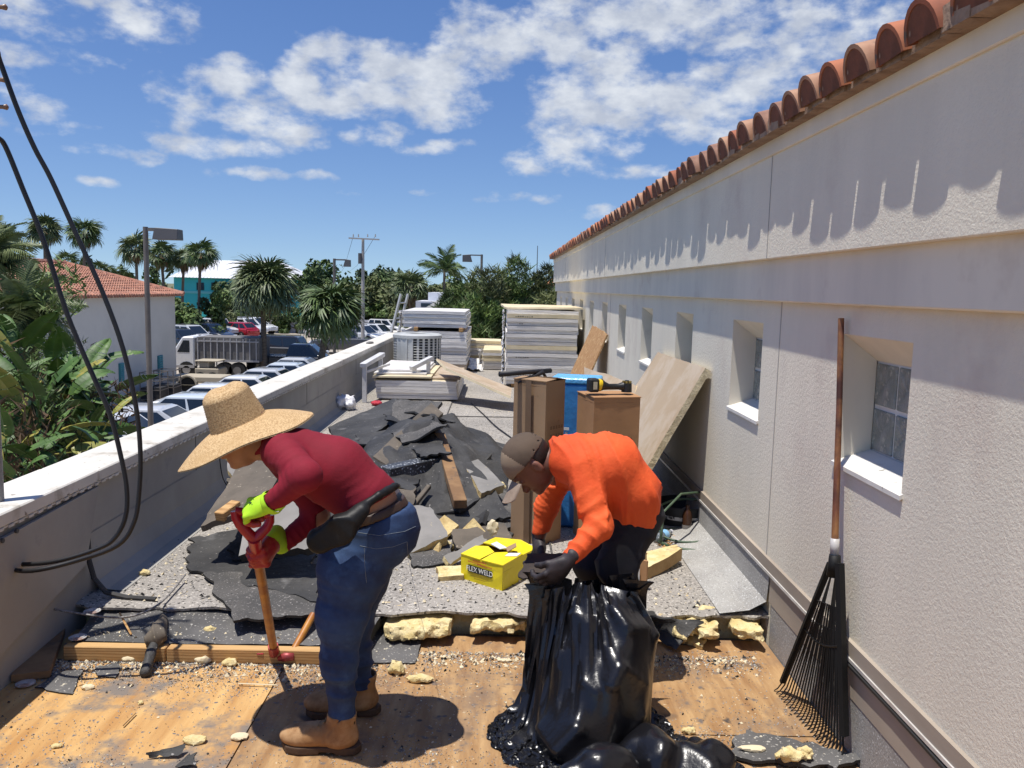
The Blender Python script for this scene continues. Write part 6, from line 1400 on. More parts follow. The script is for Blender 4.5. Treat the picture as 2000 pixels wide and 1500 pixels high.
def p1_jeans(P):
    d = chain(P, [pv(*q) for q in leg1], [.110, .118, .086, .059, .047], .05)
    d = smin(d, chain(P, [pv(*q) for q in leg1b], [.105, .105, .075, .054, .047], .05), .03)
    d = smin(d, smin(ell(P, pv(752,1030,2.79), (.120,.095,.122)), ell(P, pv(752,1030,2.95), (.120,.095,.122)), .05), .05)
    d = smin(d, smin(cone(P, pv(716,975,2.80), pv(745,1030,2.80), .112, .12), cone(P, pv(716,975,2.93), pv(745,1030,2.93), .112, .12), .06), .04)
    d = np.maximum(d, dotp(P, pv(748,992,2.86), nv(-.34,0,.94)))
    d = np.maximum(d, -(P[2]-.112))
    m = np.abs(d) < .025
    z = P[2][m]; fo = folds(P, m, (.25,.1,.96), 34, 9, 2.2)
    w_ = np.where(z < .3, 1.0, np.where(z > .7, .4, .6))
    d[m] = d[m]-.013*fo*w_+.004
    # pocket seam and outseam
    d[m] = d[m]+np.where(np.abs(P[0][m]-(-.425+.10*(z-.7))) < .0022, .0015, 0)*(P[1][m] < 2.8)
    return d
lo, hi = bbox_of([pv(*leg1[0])+[.15,0,.12], pv(*leg1[-1]), pv(*leg1b[0])+[.1,.05,0], pv(*leg1b[-1]), pv(*leg1[1])-[.1,.05,0]], .1); lo[2] = .10
jeans = sdf_obj('jeans', p1_jeans, lo, hi, .0065, m_jean, ha)
m_thread = M('denim_stitching', (.16,.19,.22), .8)
mb = MB()
def on_jeans(px, py, dy=0.0):   # ray march against the jeans sdf
    o_ = CC.copy(); dd = ray(px, py); dd = dd/np.linalg.norm(dd); t = 2.3
    for _ in range(60):
        q = o_+dd*t; P = [np.array([q[i]], dtype=np.float32) for i in range(3)]
        v = float(p1_jeans(P)[0]); t += max(v*.8, .0006)
        if v < .001: break
    return o_+dd*t
for line in ([(703,1066),(735,1072),(768,1068),(795,1058)], [(712,1070),(712,1100),(716,1140)], [(795,1058),(797,1085),(786,1110)], [(700,1040),(740,1046),(790,1038),(812,1028)]):
    pts = []
    for (a, b) in zip(line[:-1], line[1:]):
        for k in range(4): pts.append(on_jeans(a[0]+(b[0]-a[0])*k/4, a[1]+(b[1]-a[1])*k/4))
    pts.append(on_jeans(*line[-1])); mb.tube(pts, .0009, 4)
mb.build('stitching', m_thread, jeans)
def p1_belt(P):
    d = None
    for y in (2.80, 2.93):
        c = cone(P, pv(716,975,y), pv(745,1030,y), .119, .124); d = c if d is None else smin(d, c, .06)
    pl = dotp(P, pv(744,986,2.86), nv(-.34,0,.94)); return np.maximum(d, np.abs(pl)-.016)
sdf_obj('belt', p1_belt, pv(716,975,2.6)-[.2,.1,.2], pv(745,1030,3.1)+[.2,.1,.2], .006, m_belt, ha)
boot_parts(ha, (-.465, 2.755), math.pi-.06, m_tanb, m_sole, L=.275, shaft=.145)
boot_parts(ha, (-.435, 3.03), math.pi+.12, m_tanb, m_sole, L=.275, shaft=.16)
def bagfn(P):
    d = chain(P, [pv(624,1056,2.62), pv(664,1036,2.61), pv(708,998,2.635)], [.042, .046, .024], .02)
    d2 = np.maximum(d, np.abs(P[1]-2.63)-.040)
    d2 = smin(d2, chain(P, [pv(700,995,2.64), pv(740,968,2.68), pv(771,950,2.76), pv(778,950,2.88)], [.018, .012, .009, .008], .01), .015)
    top = dotp(P, pv(665,980,2.6), nv(-.35,0,.93)); d2 = np.maximum(d2, top)
    m = np.abs(d2) < .02; d2[m] = d2[m]-.010*folds(P, m, (.8,0,.6), 18, 8, 8.0); return d2
sdf_obj('waist_pouch', bagfn, pv(600,1090,2.52)-[.05,.02,.03], pv(780,930,3.0)+[.03,.02,.03], .0055, m_vinyl, ha)
# shovel geometry
SH_T, SH_B = pv(497,1052,2.745), np.array([-.955,3.45,.03])
BAR_A, BAR_B = pv(459,998,2.73), pv(527,1006,2.77)
# gloves
f_, n_, _s = frame3(nv(-.90,.30,-.30), nv(-.15,.62,-.76))
def g1(P): return hand_fn(P, WN+np.array([-.006,.004,-.004]), f_, n_, (62,80,50), (.5,.5,.5), 1.0, .0115, side=-1)
o = sdf_obj('work_glove', g1, WN-[.19,.10,.15], WN+[.07,.16,.07], .0034, m_neon, ha)
split_mat(o, m_redg, lambda c: ((c-WN)@n_ > .026) & (((c-WN)@f_ > .02)))
mb = MB(); mb.lathe([(.040,-.008),(.043,0),(.041,.012)], 18, WN+nv(*(EN-WN))*.0, Vector(EN-WN).to_track_quat('Z','Y').to_matrix()); mb.build('cuff', m_neon, o, smooth=True)
shp = SH_T+(SH_B-SH_T)*.115
shd = nv(*(SH_B-SH_T))
wf = shp+np.array([.040,.062,.040])
f2, n2 = nv(-.12,-.80,-.45), nv(-1,.05,-.12)
def g2(P): return smin(hand_fn(P, wf, f2, n2, (70,75,60), (.6,.5,.5), 1.0, .0125, side=1), cone(P, WF, wf, .034, .032), .02)
o = sdf_obj('work_glove', g2, wf-[.14,.18,.17], np.maximum(wf, WF)+[.06,.06,.06], .0036, m_redg, ha)
split_mat(o, m_neon, lambda c: ((c-wf)@f2 < .024))
# printed recycling-like mark on the back of the glove
mb = MB()
for k in range(3):
    for t_ in (-1, 1):
        c = WN+f_*.058-n_*.0235+f_*math.cos(k*2.094)*.010+np.cross(f_, n_)*math.sin(k*2.094)*.010
        mb.obox(c+f_*t_*.002, f_*.0035, np.cross(f_, n_)*.0022*t_, n_*.0012)
mb.build('printed_mark', M('glove_print', (.02,.05,.03), .7), ha)
# straw hat
hat = None
ax = nv(-.375,-.085,.92); q = Vector(ax).to_track_quat('Z', 'Y').to_matrix(); hc = Vector(pv(466,826,2.865))
br = []
for i in range(46):
    t_ = i/45; r_ = .248-(.248-.098)*t_; br.append((r_, -.052*((r_-.098)/.16)**1.6+.0026*(i % 2)))
def brimw(p, a, i):
    k = (math.hypot(p.x, p.y)-.098)/.16
    return (p.x, p.y, p.z-.028*k*abs(math.sin(a))**2+.004*math.sin(a*5+1)*k)
mb = MB(); mb.lathe(br+[(r_, z-.0045) for r_, z in reversed(br)], 120, hc, q, fn=brimw)
hatb = mb.build('straw_hat', m_straw, ha, smooth=True)
cr = [(.101,-.004)]
for i in range(26):
    t_ = i/25; cr.append((.099-.016*t_+.0028*(i % 2), .0+.105*t_))
for i in range(10):
    t_ = (i+1)/10; cr.append((.083*math.cos(t_*1.45)+.0012*(i % 2), .105+.040*math.sin(t_*1.57)))
cr.append((.0005, .1445))
def crw(p, a, i):
    h_ = max(0, (p.z-.05)/.095)
    dent = .030*math.exp(-((p.x+.01)/.045)**2-((p.y+.0)/.03)**2)*h_
    pin = 1-.17*h_*(abs(math.cos(a-2.6)) > .6)*(abs(math.cos(a-2.6))-.6)*2.2*(math.cos(a) < .4)
    rb = 1+.014*math.sin(a*40)*(p.z < .11)
    return (p.x*pin*rb*1.10, p.y*pin*rb*.98, p.z-dent-.010*math.cos(a)*h_)
mb = MB(); mb.lathe(cr, 120, hc, q, fn=crw); mb.build('crown', m_straw, hatb, smooth=True)

# ---------------- shovel held by the person in the hat
sv = thing('shovel', 'shovel with amber shaft and red D grip held in neon gloves, blade against the deck', 'shovel', (SH_B[0], SH_B[1], 0))
m_amber = M('worn_amber_fibreglass', (.50,.22,.035), .45, col2=(.34,.12,.025), sc=9, col3=(.16,.03,.02), sc3=6, lo3=.58, hi3=.68, bump=(40,.2,.002))
m_redp = M('glossy_red_plastic', (.42,.012,.022), .28, col2=(.32,.01,.018), sc=10)
m_redm = M('scuffed_red_steel', (.45,.05,.055), .45, col2=(.28,.06,.06), sc=14, metal=.3, bump=(40,.3,.002))
mb = MB(); mb.tube([SH_T+shd*.02, SH_T+shd*.4, SH_B-shd*.02], [.0185,.018,.0175], 16); mb.build('shaft', m_amber, sv, smooth=True, angle=50)
mb = MB(); mb.tube([SH_T-shd*.005, SH_T+shd*.03, SH_T+shd*.075], [.024,.0235,.021], 16)
mb.tube([BAR_A, (BAR_A+BAR_B)/2, BAR_B], .015, 12)
for e in (BAR_A, BAR_B):
    m_ = (e+SH_T)/2+(e-(BAR_A+BAR_B)/2)*.28; mb.tube([e, e*.5+m_*.5+(e-(BAR_A+BAR_B)/2)*.08, m_, SH_T+shd*.01], [.0155,.0165,.0175,.021], 10)
mb.build('d_grip', m_redp, sv, smooth=True, angle=50)
# blade: shouldered plate
mb = MB(); c0 = SH_B; ux = np.array([1., .1, 0]); ux /= np.linalg.norm(ux); dn = nv(*(shd+np.array([0,.25,.1])))
for (w0, w1, a, b) in ((.062,.066,-.01,.02),(.066,.060,.02,.05)):
    pass
prof = [(-.058,-.030),(-.036,-.034),(-.022,-.010),(.022,-.010),(.036,-.034),(.058,-.030),(.062,.01),(.05,.035),(-.05,.035),(-.062,.01)]
nn = np.cross(ux, dn)
top = [tuple(c0+ux*a*1.25+dn*b+nn*.004*(1)) for a, b in prof]; bot = [tuple(c0+ux*a*1.25+dn*b-nn*.003) for a, b in prof]; k = len(prof)
mb.add(top+bot, [tuple(range(k)), tuple(range(2*k-1, k-1, -1))]+[(i, (i+1) % k, k+(i+1) % k, k+i) for i in range(k)])
mb.tube([SH_B-shd*.10, SH_B-shd*.02, SH_B+shd*.01], [.0225,.024,.017], 12); mb.build('blade', m_redm, sv, bevel=.0015)

# ---------------- person in orange
oa = thing('person', 'person in bright orange long sleeves and tan cap stooping over a black rubbish bag', 'person', (.62, 3.42, 0))
OC = pv(1035, 905, 3.38); OF, OU = (-.50,-.12,-.85), (-.85,-.05,.50)
ch2, mi2, lo2, pe2 = (1118,898), (1188,912), (1232,960), (1243,1010)
def o_torso(P, e=0.0):
    d = None
    for y, k in ((3.34, 0), (3.49, -3)):
        c = chain(P, [pv(ch2[0],ch2[1],y), pv(mi2[0],mi2[1],y), pv(lo2[0],lo2[1],y), pv(pe2[0],pe2[1],y)], [.108+e, .134+e, .116+e, .104+e], .04); d = c if d is None else smin(d, c, .08)
    return d
OSN, OEN, OWN = pv(1133,912,3.27), pv(1170,1030,3.16), pv(1110,1094,3.08)
OSF, OEF, OWF = pv(1092,930,3.54), pv(1068,990,3.58), pv(1052,1056,3.58)
def o_arms(P, e=0.0): return chain(P, [OSN, OEN, OWN], [.072+e,.050+e,.034+e], .03), chain(P, [OSF, OEF, OWF], [.062+e,.050+e,.036+e], .03)
def o_body(P):
    d = o_torso(P, -.015); a, b = o_arms(P, -.010); d = smin(d, np.minimum(a, b), .03)
    d = smin(d, cone(P, pv(1115,890,3.41), OC+np.array([.035,.0,-.01]), .060, .056), .03)
    return smin(d, head_fn(P, OC, OF, OU), .02)
lo, hi = bbox_of([OC, pv(1243,1010,3.34), pv(1243,1010,3.49), OWN, OWF, OSN, OEN, pv(1190,850,3.4)], .15)
sdf_obj('body', o_body, lo, hi, .007, m_skin2, oa)
def o_shirt(P):
    d = o_torso(P, .007); a, b = o_arms(P, .008); d = smin(d, smin(a, b, .01), .035)
    d = smin(d, cone(P, pv(1130,893,3.41), pv(1082,884,3.41), .072, .064), .03)
    # loose belly hanging below
    d = smin(d, cone(P, pv(1185,960,3.42), pv(1230,972,3.42), .09, .105), .05)
    m = np.abs(d) < .035
    dd = -.020*folds(P, m, (.85,.05,.25), 26, 4.0, 1.0)
    for A, B in ((OSN, OEN), (OEN, OWN), (OSF, OEF), (OEF, OWF)):
        ax = nv(*(B-A)); da = cone([P[0][m], P[1][m], P[2][m]], A, B, .055, .05); w2 = np.clip(1-da/.02, 0, 1)
        dd = dd*(1-w2*.85)-w2*.015*folds(P, m, ax+np.array([.1,.2,.1]), 40, 9, 6.0)
    dd = dd*np.clip(dotp([P[0][m],P[1][m],P[2][m]], pv(1240,1022,3.41), nv(-.24,0,.96))/.09, .12, 1)
    d[m] = d[m]+dd+.009
    d = np.maximum(d, -dotp(P, pv(1240,1022,3.41), nv(-.24,0,.96))+.006*(vn(P[0]*14, P[1]*14, P[2]*0)-.5))
    d = np.where((np.abs(P[1]-3.41) < .10) & (P[2] > .80), np.maximum(d, dotp(P, pv(1076,888,3.41), nv(-.94,0,-.20))), d)
    for wv, ev in ((OWN, OEN), (OWF, OEF)):
        ax = nv(*(wv-ev)); cut = dotp(P, wv-ax*.005, ax); dist = np.sqrt((P[0]-wv[0])**2+(P[1]-wv[1])**2+(P[2]-wv[2])**2)
        d = np.where(dist < .09, np.maximum(d, cut), d)
    return d
sdf_obj('long_sleeve_shirt', o_shirt, lo, hi, .006, m_oran, oa)
def o_jeans(P):
    d = chain(P, [pv(1250,1005,3.34), pv(1205,1105,3.28), pv(1222,1190,3.40), pv(1226,1265,3.46)], [.095,.078,.060,.055], .04)
    d = smin(d, chain(P, [pv(1240,1005,3.50), pv(1160,1100,3.48), pv(1182,1190,3.56), pv(1190,1240,3.6)], [.11,.085,.062,.055], .04), .03)
    d = smin(d, smin(ell(P, pv(1240,1005,3.36), (.098,.085,.105)), ell(P, pv(1240,1005,3.48), (.098,.085,.105)), .05), .05)
    d = np.maximum(d, dotp(P, pv(1245,985,3.41), nv(-.22,0,.97))-.03)
    d = np.maximum(d, .10-P[2])
    m = np.abs(d) < .025; d[m] = d[m]-.010*folds(P, m, (.3,.1,.95), 22, 8, 9.0); return d
lo2_, hi2_ = bbox_of([pv(1250,1005,3.34)+[.1,0,.1], pv(1160,1100,3.5)-[.1,0,0], pv(1226,1265,3.46), pv(1190,1240,3.6)], .1); lo2_[2] = .09
sdf_obj('jeans', o_jeans, lo2_, hi2_, .0075, m_blkjean, oa)
a_ = pv(1226,1265,3.46); boot_parts(oa, (a_[0]+.06, a_[1]), math.pi-.1, m_sole, m_sole, L=.28, shaft=.13)
a_ = pv(1190,1240,3.6); boot_parts(oa, (a_[0]+.06, 3.57), math.pi+.1, m_sole, m_sole, L=.28, shaft=.14)
f3, n3 = nv(-.66,-.05,-.75), nv(-.62,.50,-.35)
def g3(P): return hand_fn(P, OWN+np.array([-.004,0,-.004]), f3, n3, (28,38,26), (.75,.45,.35), 1.04, .0112, .0225, side=-1)
o = sdf_obj('work_glove', g3, OWN-[.18,.10,.21], OWN+[.06,.13,.06], .0035, m_gblk, oa)
f4, n4 = nv(.10,-.55,-.80), nv(-.85,-.3,-.1)
def g4(P): return hand_fn(P, OWF, f4, n4, (40,55,40), (.7,.45,.4), 1.0, .0112, .0215, side=1)
sdf_obj('work_glove', g4, OWF-[.14,.17,.19], OWF+[.09,.08,.06], .0038, m_gblk, oa)
# hair and cap
fo_, uo_, so_ = frame3(OF, OU); rt_ = np.array([fo_, so_, uo_])
def hair(P):
    d = ell(P, OC+uo_*.02-fo_*.018, (.100,.0805,.092), rt_)
    return np.maximum(d, dotp(P, OC-fo_*.022-uo_*.01, nv(*(fo_+uo_*.15))))
sdf_obj('hair', hair, OC-.14, OC+.14, .005, m_hair, oa)
m_cap = M('tan_cap_cloth', (.33,.25,.17), .9, col2=(.27,.20,.135), sc=8, bump=(200,.3,.001), bump2=(18,.2,.004))
m_capd = M('olive_brown_cap_cloth', (.115,.08,.055), .9, col2=(.09,.062,.042), sc=8, bump=(200,.3,.001))
def cap(P):
    d = ell(P, OC+uo_*.032-fo_*.010, (.110,.090,.098), rt_)
    inner = ell(P, OC+uo_*.028-fo_*.010, (.104,.084,.092), rt_)
    d = np.maximum(d, -inner); d = np.maximum(d, -dotp(P, OC+uo_*.022, nv(*(uo_+fo_*-.12))))
    m = np.abs(d) < .02; d[m] = d[m]-.006*(fbm(P[0][m]*14, P[1][m]*14, P[2][m]*14, 2)-.5)
    pl = np.abs(dotp(P, OC, so_)); d = d+np.where(pl < .0025, .0018, 0); return d
cp = sdf_obj('cap', cap, OC-.16, OC+.16, .0045, m_cap, oa)
split_mat(cp, m_capd, lambda c: ((c-OC)@fo_ < .02))
mb = MB(); nu, nv_ = 16, 8; vs = []
for th_ in (0, .004):
    for j in range(nv_+1):
        for i in range(nu+1):
            a = (i/nu-.5)*2*1.15; t_ = j/nv_; x = .080+(math.cos(a)*.020)+t_*.100*math.cos(a*.85)**.6; y = math.sin(a)*.082*(1-.10*t_); z = .022-.030*(math.sin(a)**2)-.012*t_+th_
            vs.append(tuple(OC+fo_*x+so_*y+uo_*z))
m1 = (nu+1)*(nv_+1); fs = []
for L0 in (0, m1):
    for j in range(nv_):
        for i in range(nu): fs.append((L0+j*(nu+1)+i, L0+j*(nu+1)+i+1, L0+(j+1)*(nu+1)+i+1, L0+(j+1)*(nu+1)+i))
for i in range(nu): fs += [(nv_*(nu+1)+i, nv_*(nu+1)+i+1, m1+nv_*(nu+1)+i+1, m1+nv_*(nu+1)+i)]
for j in range(nv_): fs += [(j*(nu+1), (j+1)*(nu+1), m1+(j+1)*(nu+1), m1+j*(nu+1)), (j*(nu+1)+nu, (j+1)*(nu+1)+nu, m1+(j+1)*(nu+1)+nu, m1+j*(nu+1)+nu)]
mb.add(vs, fs); mb.build('bill', M('pale_tan_bill', (.40,.31,.235), .9, col2=(.27,.2,.15), sc=10, bump=(150,.3,.001)), cp, smooth=True, angle=50)
mb = MB(); mb.tube([OC-fo_*.075+so_*-.05+uo_*.02, OC-fo_*.098+uo_*.02, OC-fo_*.075+so_*.05+uo_*.02], .009, 6); mb.build('cap_strap', M('teal_strap', (.03,.07,.08), .6), cp)

# ---------------- rubbish bags
m_bag = M('black_bin_liner', (.008,.008,.010), .26, bump=(6,.3,.02), bump2=(40,.15,.003), spec=.5)
def bagf(P):
    d = chain(P, [pv(1130,1500,2.80), pv(1150,1400,2.86), pv(1150,1260,2.98), pv(1145,1165,3.10)], [.235,.23,.215,.135], .06)
    x = dotp(P, pv(1150,1300,2.95), np.array([1.,0,0]))
    d = smin(d, ell(P, pv(1235,1245,3.00), (.13,.16,.14)), .08)
    d = smin(d, ell(P, pv(1060,1230,3.02), (.13,.15,.20)), .08)
    d = smin(d, cone(P, pv(1070,1150,3.10), pv(1215,1148,3.16), .055, .06), .05)
    d = np.maximum(d, -(P[2]-.004))
    m = np.abs(d) < .07
    x, y, z = P[0][m], P[1][m], P[2][m]
    cx = .37; a = np.arctan2(x-cx, -(y-3.0))
    w = fbm(x*5, y*5, z*5, 2)
    r1 = 1-np.abs(2*vn(a*2.6+w*1.6+9, z*2.2+3, y*0+2)-1)
    r2 = 1-np.abs(2*vn(a*3.6+w*2.5+z*1.5+1, z*1.6+w*2, y*2+7)-1)
    r3 = 1-np.abs(2*fbm(x*11+w*3, y*11, z*9+a, 2)-1)
    sx, sz = x+.35*z*(x-.37), z*.62
    f1, f2 = worley(sx*6.5+w*.5, y*6.5, sz*6.5); g1, g2 = worley(sx*15+w, y*15, z*9)
    d[m] = d[m]-.018*(r1**1.4)+.075*np.clip(f1-.25,0,1)*.55-.009*np.clip(1-(f2-f1)/.10,0,1)+.016*np.clip(g1-.3,0,1)-.005*np.clip(1-(g2-g1)/.12,0,1)-.002
    return d
_rb = random.Random(44)
def _rub(env, n, rr):
    out = []
    for k in range(n):
        (cx_, cy_, cz_, sx_, sy_) = env[k % len(env)]
        o3 = Vector((_rb.gauss(0,1), _rb.gauss(0,1), _rb.gauss(0,1))).normalized(); o4 = o3.orthogonal().normalized(); o5 = o3.cross(o4)
        out.append(((cx_+_rb.uniform(-1,1)*sx_, cy_+_rb.uniform(-1,1)*sy_, cz_+_rb.uniform(-.03,.03)), (rr*_rb.uniform(.7,1.35), rr*_rb.uniform(.5,1.0), rr*_rb.uniform(.35,.75)), np.array([o3, o4, o5])))
    return out
_e = [tuple(pv(1125,1480,2.80))+(.12,.10), tuple(pv(1145,1400,2.86))+(.13,.09), tuple(pv(1150,1320,2.93))+(.12,.08), tuple(pv(1160,1265,2.99))+(.11,.05), tuple(pv(1190,1245,3.00))+(.10,.03)]
R1 = _rub(_e, 22, .108)
_e2 = [tuple(pv(1150,1500,2.58))+(.10,.06), tuple(pv(1280,1480,2.68))+(.07,.06), tuple(pv(1370,1500,2.68))+(.05,.05)]
R2 = _rub(_e2, 16, .078)
def _core(P, L_, e):
    d = None
    for c_, r_, ro in L_:
        q = [P[0]-c_[0], P[1]-c_[1], P[2]-c_[2]]; l = [ro[i,0]*q[0]+ro[i,1]*q[1]+ro[i,2]*q[2] for i in range(3)]
        b_ = [np.abs(l[i])-r_[i]*.62 for i in range(3)]
        v = np.sqrt(sum(np.maximum(x_, 0)**2 for x_ in b_))+np.minimum(np.maximum(np.maximum(b_[0], b_[1]), b_[2]), 0)-.022-e
        d = v if d is None else np.minimum(d, v)
    return d
def bag_core(P, e=0.0): return _core(P, R1, e)
def low_core(P, e=0.0): return _core(P, R2, e)
def cloth(X, ru, rv, wrap, pins, core, steps, iters=8, g=.0022):
    """small position-based film simulation on a grid; X (nv,nu,3), rest lengths ru, rv"""
    X = X.astype(np.float64); V_ = np.zeros_like(X); w = np.ones(X.shape[:2]); w[pins] = 0.0; P0 = X[pins].copy()
    nv_, nu_ = X.shape[:2]
    sh = math.hypot(ru, rv)
    def con(a, b, wa, wb, L0, k, only_max=False):
        d = b-a; l = np.sqrt((d*d).sum(-1))+1e-9; c = (l-L0)
        if only_max: c = np.minimum(c, 0)
        f = (k*c/l/np.maximum(wa+wb, 1e-6))[..., None]*d
        return f*wa[..., None], -f*wb[..., None]
    def apply(sa, sb, L0, k, om=False):
        fa, fb = con(X[sa], X[sb], w[sa], w[sb], L0, k, om); X[sa] += fa; X[sb] += fb
    iu = np.arange(nu_)
    for st in range(steps):
        old = X.copy(); V_ *= .985; X += V_; X[..., 2] -= g*w; X[pins] = P0
        for it in range(iters):
            for par in (0, 1):
                a = iu[par::2]; b = a+1
                if wrap: b = b % nu_
                else: a = a[b < nu_]; b = b[b < nu_]
                apply((slice(None), a), (slice(None), b), ru, 1.0)
                r0 = np.arange(nv_)[par::2]; r0 = r0[r0+1 < nv_]; X_a = (r0, slice(None)); apply((r0, slice(None)), (r0+1, slice(None)), rv, 1.0)
                for s_ in (1, -1):
                    ua = iu if wrap else (iu[:-1] if s_ == 1 else iu[1:]); ub = (ua+s_) % nu_
                    apply((r0[:, None], ua[None, :]), (r0[:, None]+1, ub[None, :]), sh, .35)
            if it % 3 == 2:
                for k3 in range(3):      # resist tight bending a little
                    a = iu[k3::3]; b = (a+2) % nu_ if wrap else a+2
                    if not wrap: a = a[b < nu_]; b = b[b < nu_]
                    apply((slice(None), a), (slice(None), b), ru*1.7, .25, True)
                    r0 = np.arange(nv_)[k3::3]; r0 = r0[r0+2 < nv_]; apply((r0, slice(None)), (r0+2, slice(None)), rv*1.7, .25, True)
                F_ = X.reshape(-1, 3); q = [F_[:, i] for i in range(3)]; d = core(q); m = d < .006
                if m.any():
                    qm = [c_[m] for c_ in q]; d0 = d[m]; e_ = .004
                    gr = np.stack([core([qm[j]+(e_ if j == i else 0) for j in range(3)])-d0 for i in range(3)], -1); gr /= (np.sqrt((gr**2).sum(-1, keepdims=True))+1e-9)
                    F_[m] += gr*(.006-d0)[:, None]
                X[..., 2] = np.maximum(X[..., 2], .005); X[pins] = P0
        V_ = X-old; fl = X[..., 2] < .007; V_[fl] *= .3
    return X
def grid_obj(name, X, wrap, mat, par):
    nv_, nu_ = X.shape[:2]; mb = MB(); mb.v = [tuple(p) for p in X.reshape(-1, 3).tolist()]
    mb.f = [(j*nu_+i, j*nu_+(i+1) % nu_, (j+1)*nu_+(i+1) % nu_, (j+1)*nu_+i) for j in range(nv_-1) for i in range(nu_ if wrap else nu_-1)]; mb.m = [0]*len(mb.f)
    o = mb.build(name, mat, par, smooth=True, angle=60); return o
big = thing('rubbish_bag', 'tall full black plastic rubbish bag held open by the person in orange', 'rubbish bag', (.37, 2.95, 0))
nu_, nv_ = 190, 78; rs = np.random.RandomState(12)
ca = pv(1143,1142,3.10); cb = pv(1140,1430,2.84)
circ, leng = 2.30, .63; ru, rv = circ/nu_, leng/nv_
X = np.zeros((nv_, nu_, 3)); a = np.linspace(0, 2*math.pi, nu_, endpoint=False)
pl = np.sin(a*19+rs.rand()*6)*.6+np.sin(a*12+1)*.5+np.sin(a*31)*.3
for j in range(nv_):
    t_ = j/(nv_-1); c_ = ca*(1-t_)+cb*t_; rx = .195+(.33-.195)*min(1, t_*1.5); ry = .07+(.25-.07)*min(1, t_*1.5); r_ = 1+(.24*(1-t_)**.8+.06)*pl+.02*rs.randn(nu_)*(j > 0)
    z = max(.01, ca[2]+.012-t_*1.02*(ca[2]))
    X[j, :, 0] = c_[0]+rx*r_*np.cos(a); X[j, :, 1] = c_[1]+ry*r_*np.sin(a); X[j, :, 2] = z+.004*rs.randn(nu_)*(j > 0)+(.02*np.sin(a*3) if j == 0 else 0)
pin = np.zeros((nv_, nu_), bool)
pin[0] = (np.arange(nu_) % 19 < 14)
Xs = cloth(X, ru, rv, True, pin, bag_core, 42, 9)
grid_obj('bag_skin', Xs, True, m_bag, big)
sdf_obj('bag_contents', lambda P: np.maximum(bag_core(P, -.008), .004-P[2]), (-.10, 2.45, -.01), (.85, 3.35, .6), .02, M('dark_bag_contents', (.012,.012,.012), .9), big)
low = thing('rubbish_bag', 'slack black plastic rubbish bag spilling over the deck at the foot of the tall bag', 'rubbish bag', (.5, 2.7, 0))
nu_, nv_ = 150, 96; Lx, Ly = 1.22, .80; c0 = pv(1225,1490,2.66); X = np.zeros((nv_, nu_, 3))
gx_ = np.linspace(-.5, .5, nu_); gy_ = np.linspace(-.5, .5, nv_)
gx2, gy2 = np.meshgrid(gx_, gy_); q_ = [(gx2*9+3).astype(np.float32), (gy2*7+5).astype(np.float32), np.full(gx2.shape, 2.2, np.float32)]
wz = fbm(*q_, 3); wx_ = fbm(q_[0]+20, q_[1], q_[2], 3); wy_ = fbm(q_[0], q_[1]+20, q_[2], 3)
sh_ = 1-.25*np.abs(gx2*2)**3*np.abs(gy2*2)**2
X[..., 0] = c0[0]+gx2*Lx*.62*sh_+(wx_-.5)*.16; X[..., 1] = c0[1]+.0+gy2*Ly*.62*sh_+(wy_-.5)*.14; X[..., 2] = .22+(wz-.5)*.34
Xs = cloth(X, Lx/nu_, Ly/nv_, False, np.zeros((nv_, nu_), bool), low_core, 60, 8)
grid_obj('bag_skin', Xs, False, m_bag, low)
# ================================================================ DEBRIS
m_bm = M('torn_black_membrane', (.028,.027,.026), .7, col2=(.055,.053,.050), sc=3, col3=(.15,.145,.14), sc3=5, lo3=.60, hi3=.75, spk=[((.3,.28,.26), 60, .70, .76)], bump=(9,.8,.02), bump2=(120,.4,.002))
m_bg = M('torn_granule_membrane', (.105,.098,.090), .92, col2=(.065,.062,.058), sc=3, spk=[((.3,.28,.26), 100, .62, .7), ((.03,.03,.03), 70, .65, .72)], bump=(120,.6,.003), bump2=(14,.3,.01))
m_bb = M('brown_grey_board', (.145,.12,.092), .9, col2=(.095,.08,.062), sc=4, spk=[((.35,.3,.22), 40, .68, .74)], bump=(40,.4,.004))
m_fg = M('grey_faced_foam', (.27,.255,.235), .9, col2=(.20,.19,.175), sc=3, spk=[((.45,.38,.22), 16, .70, .74)], bump=(50,.3,.003))
m_ye = M('yellow_torn_edge', (.66,.52,.25), .95, col2=(.45,.32,.14), sc=10, bump=(40,1,.01))
m_be = M('dark_torn_edge', (.02,.02,.02), .8)
G = 'torn roofing sheets in the rubble heap'
def Zq(px, py, z): return Zp(px, py, z)
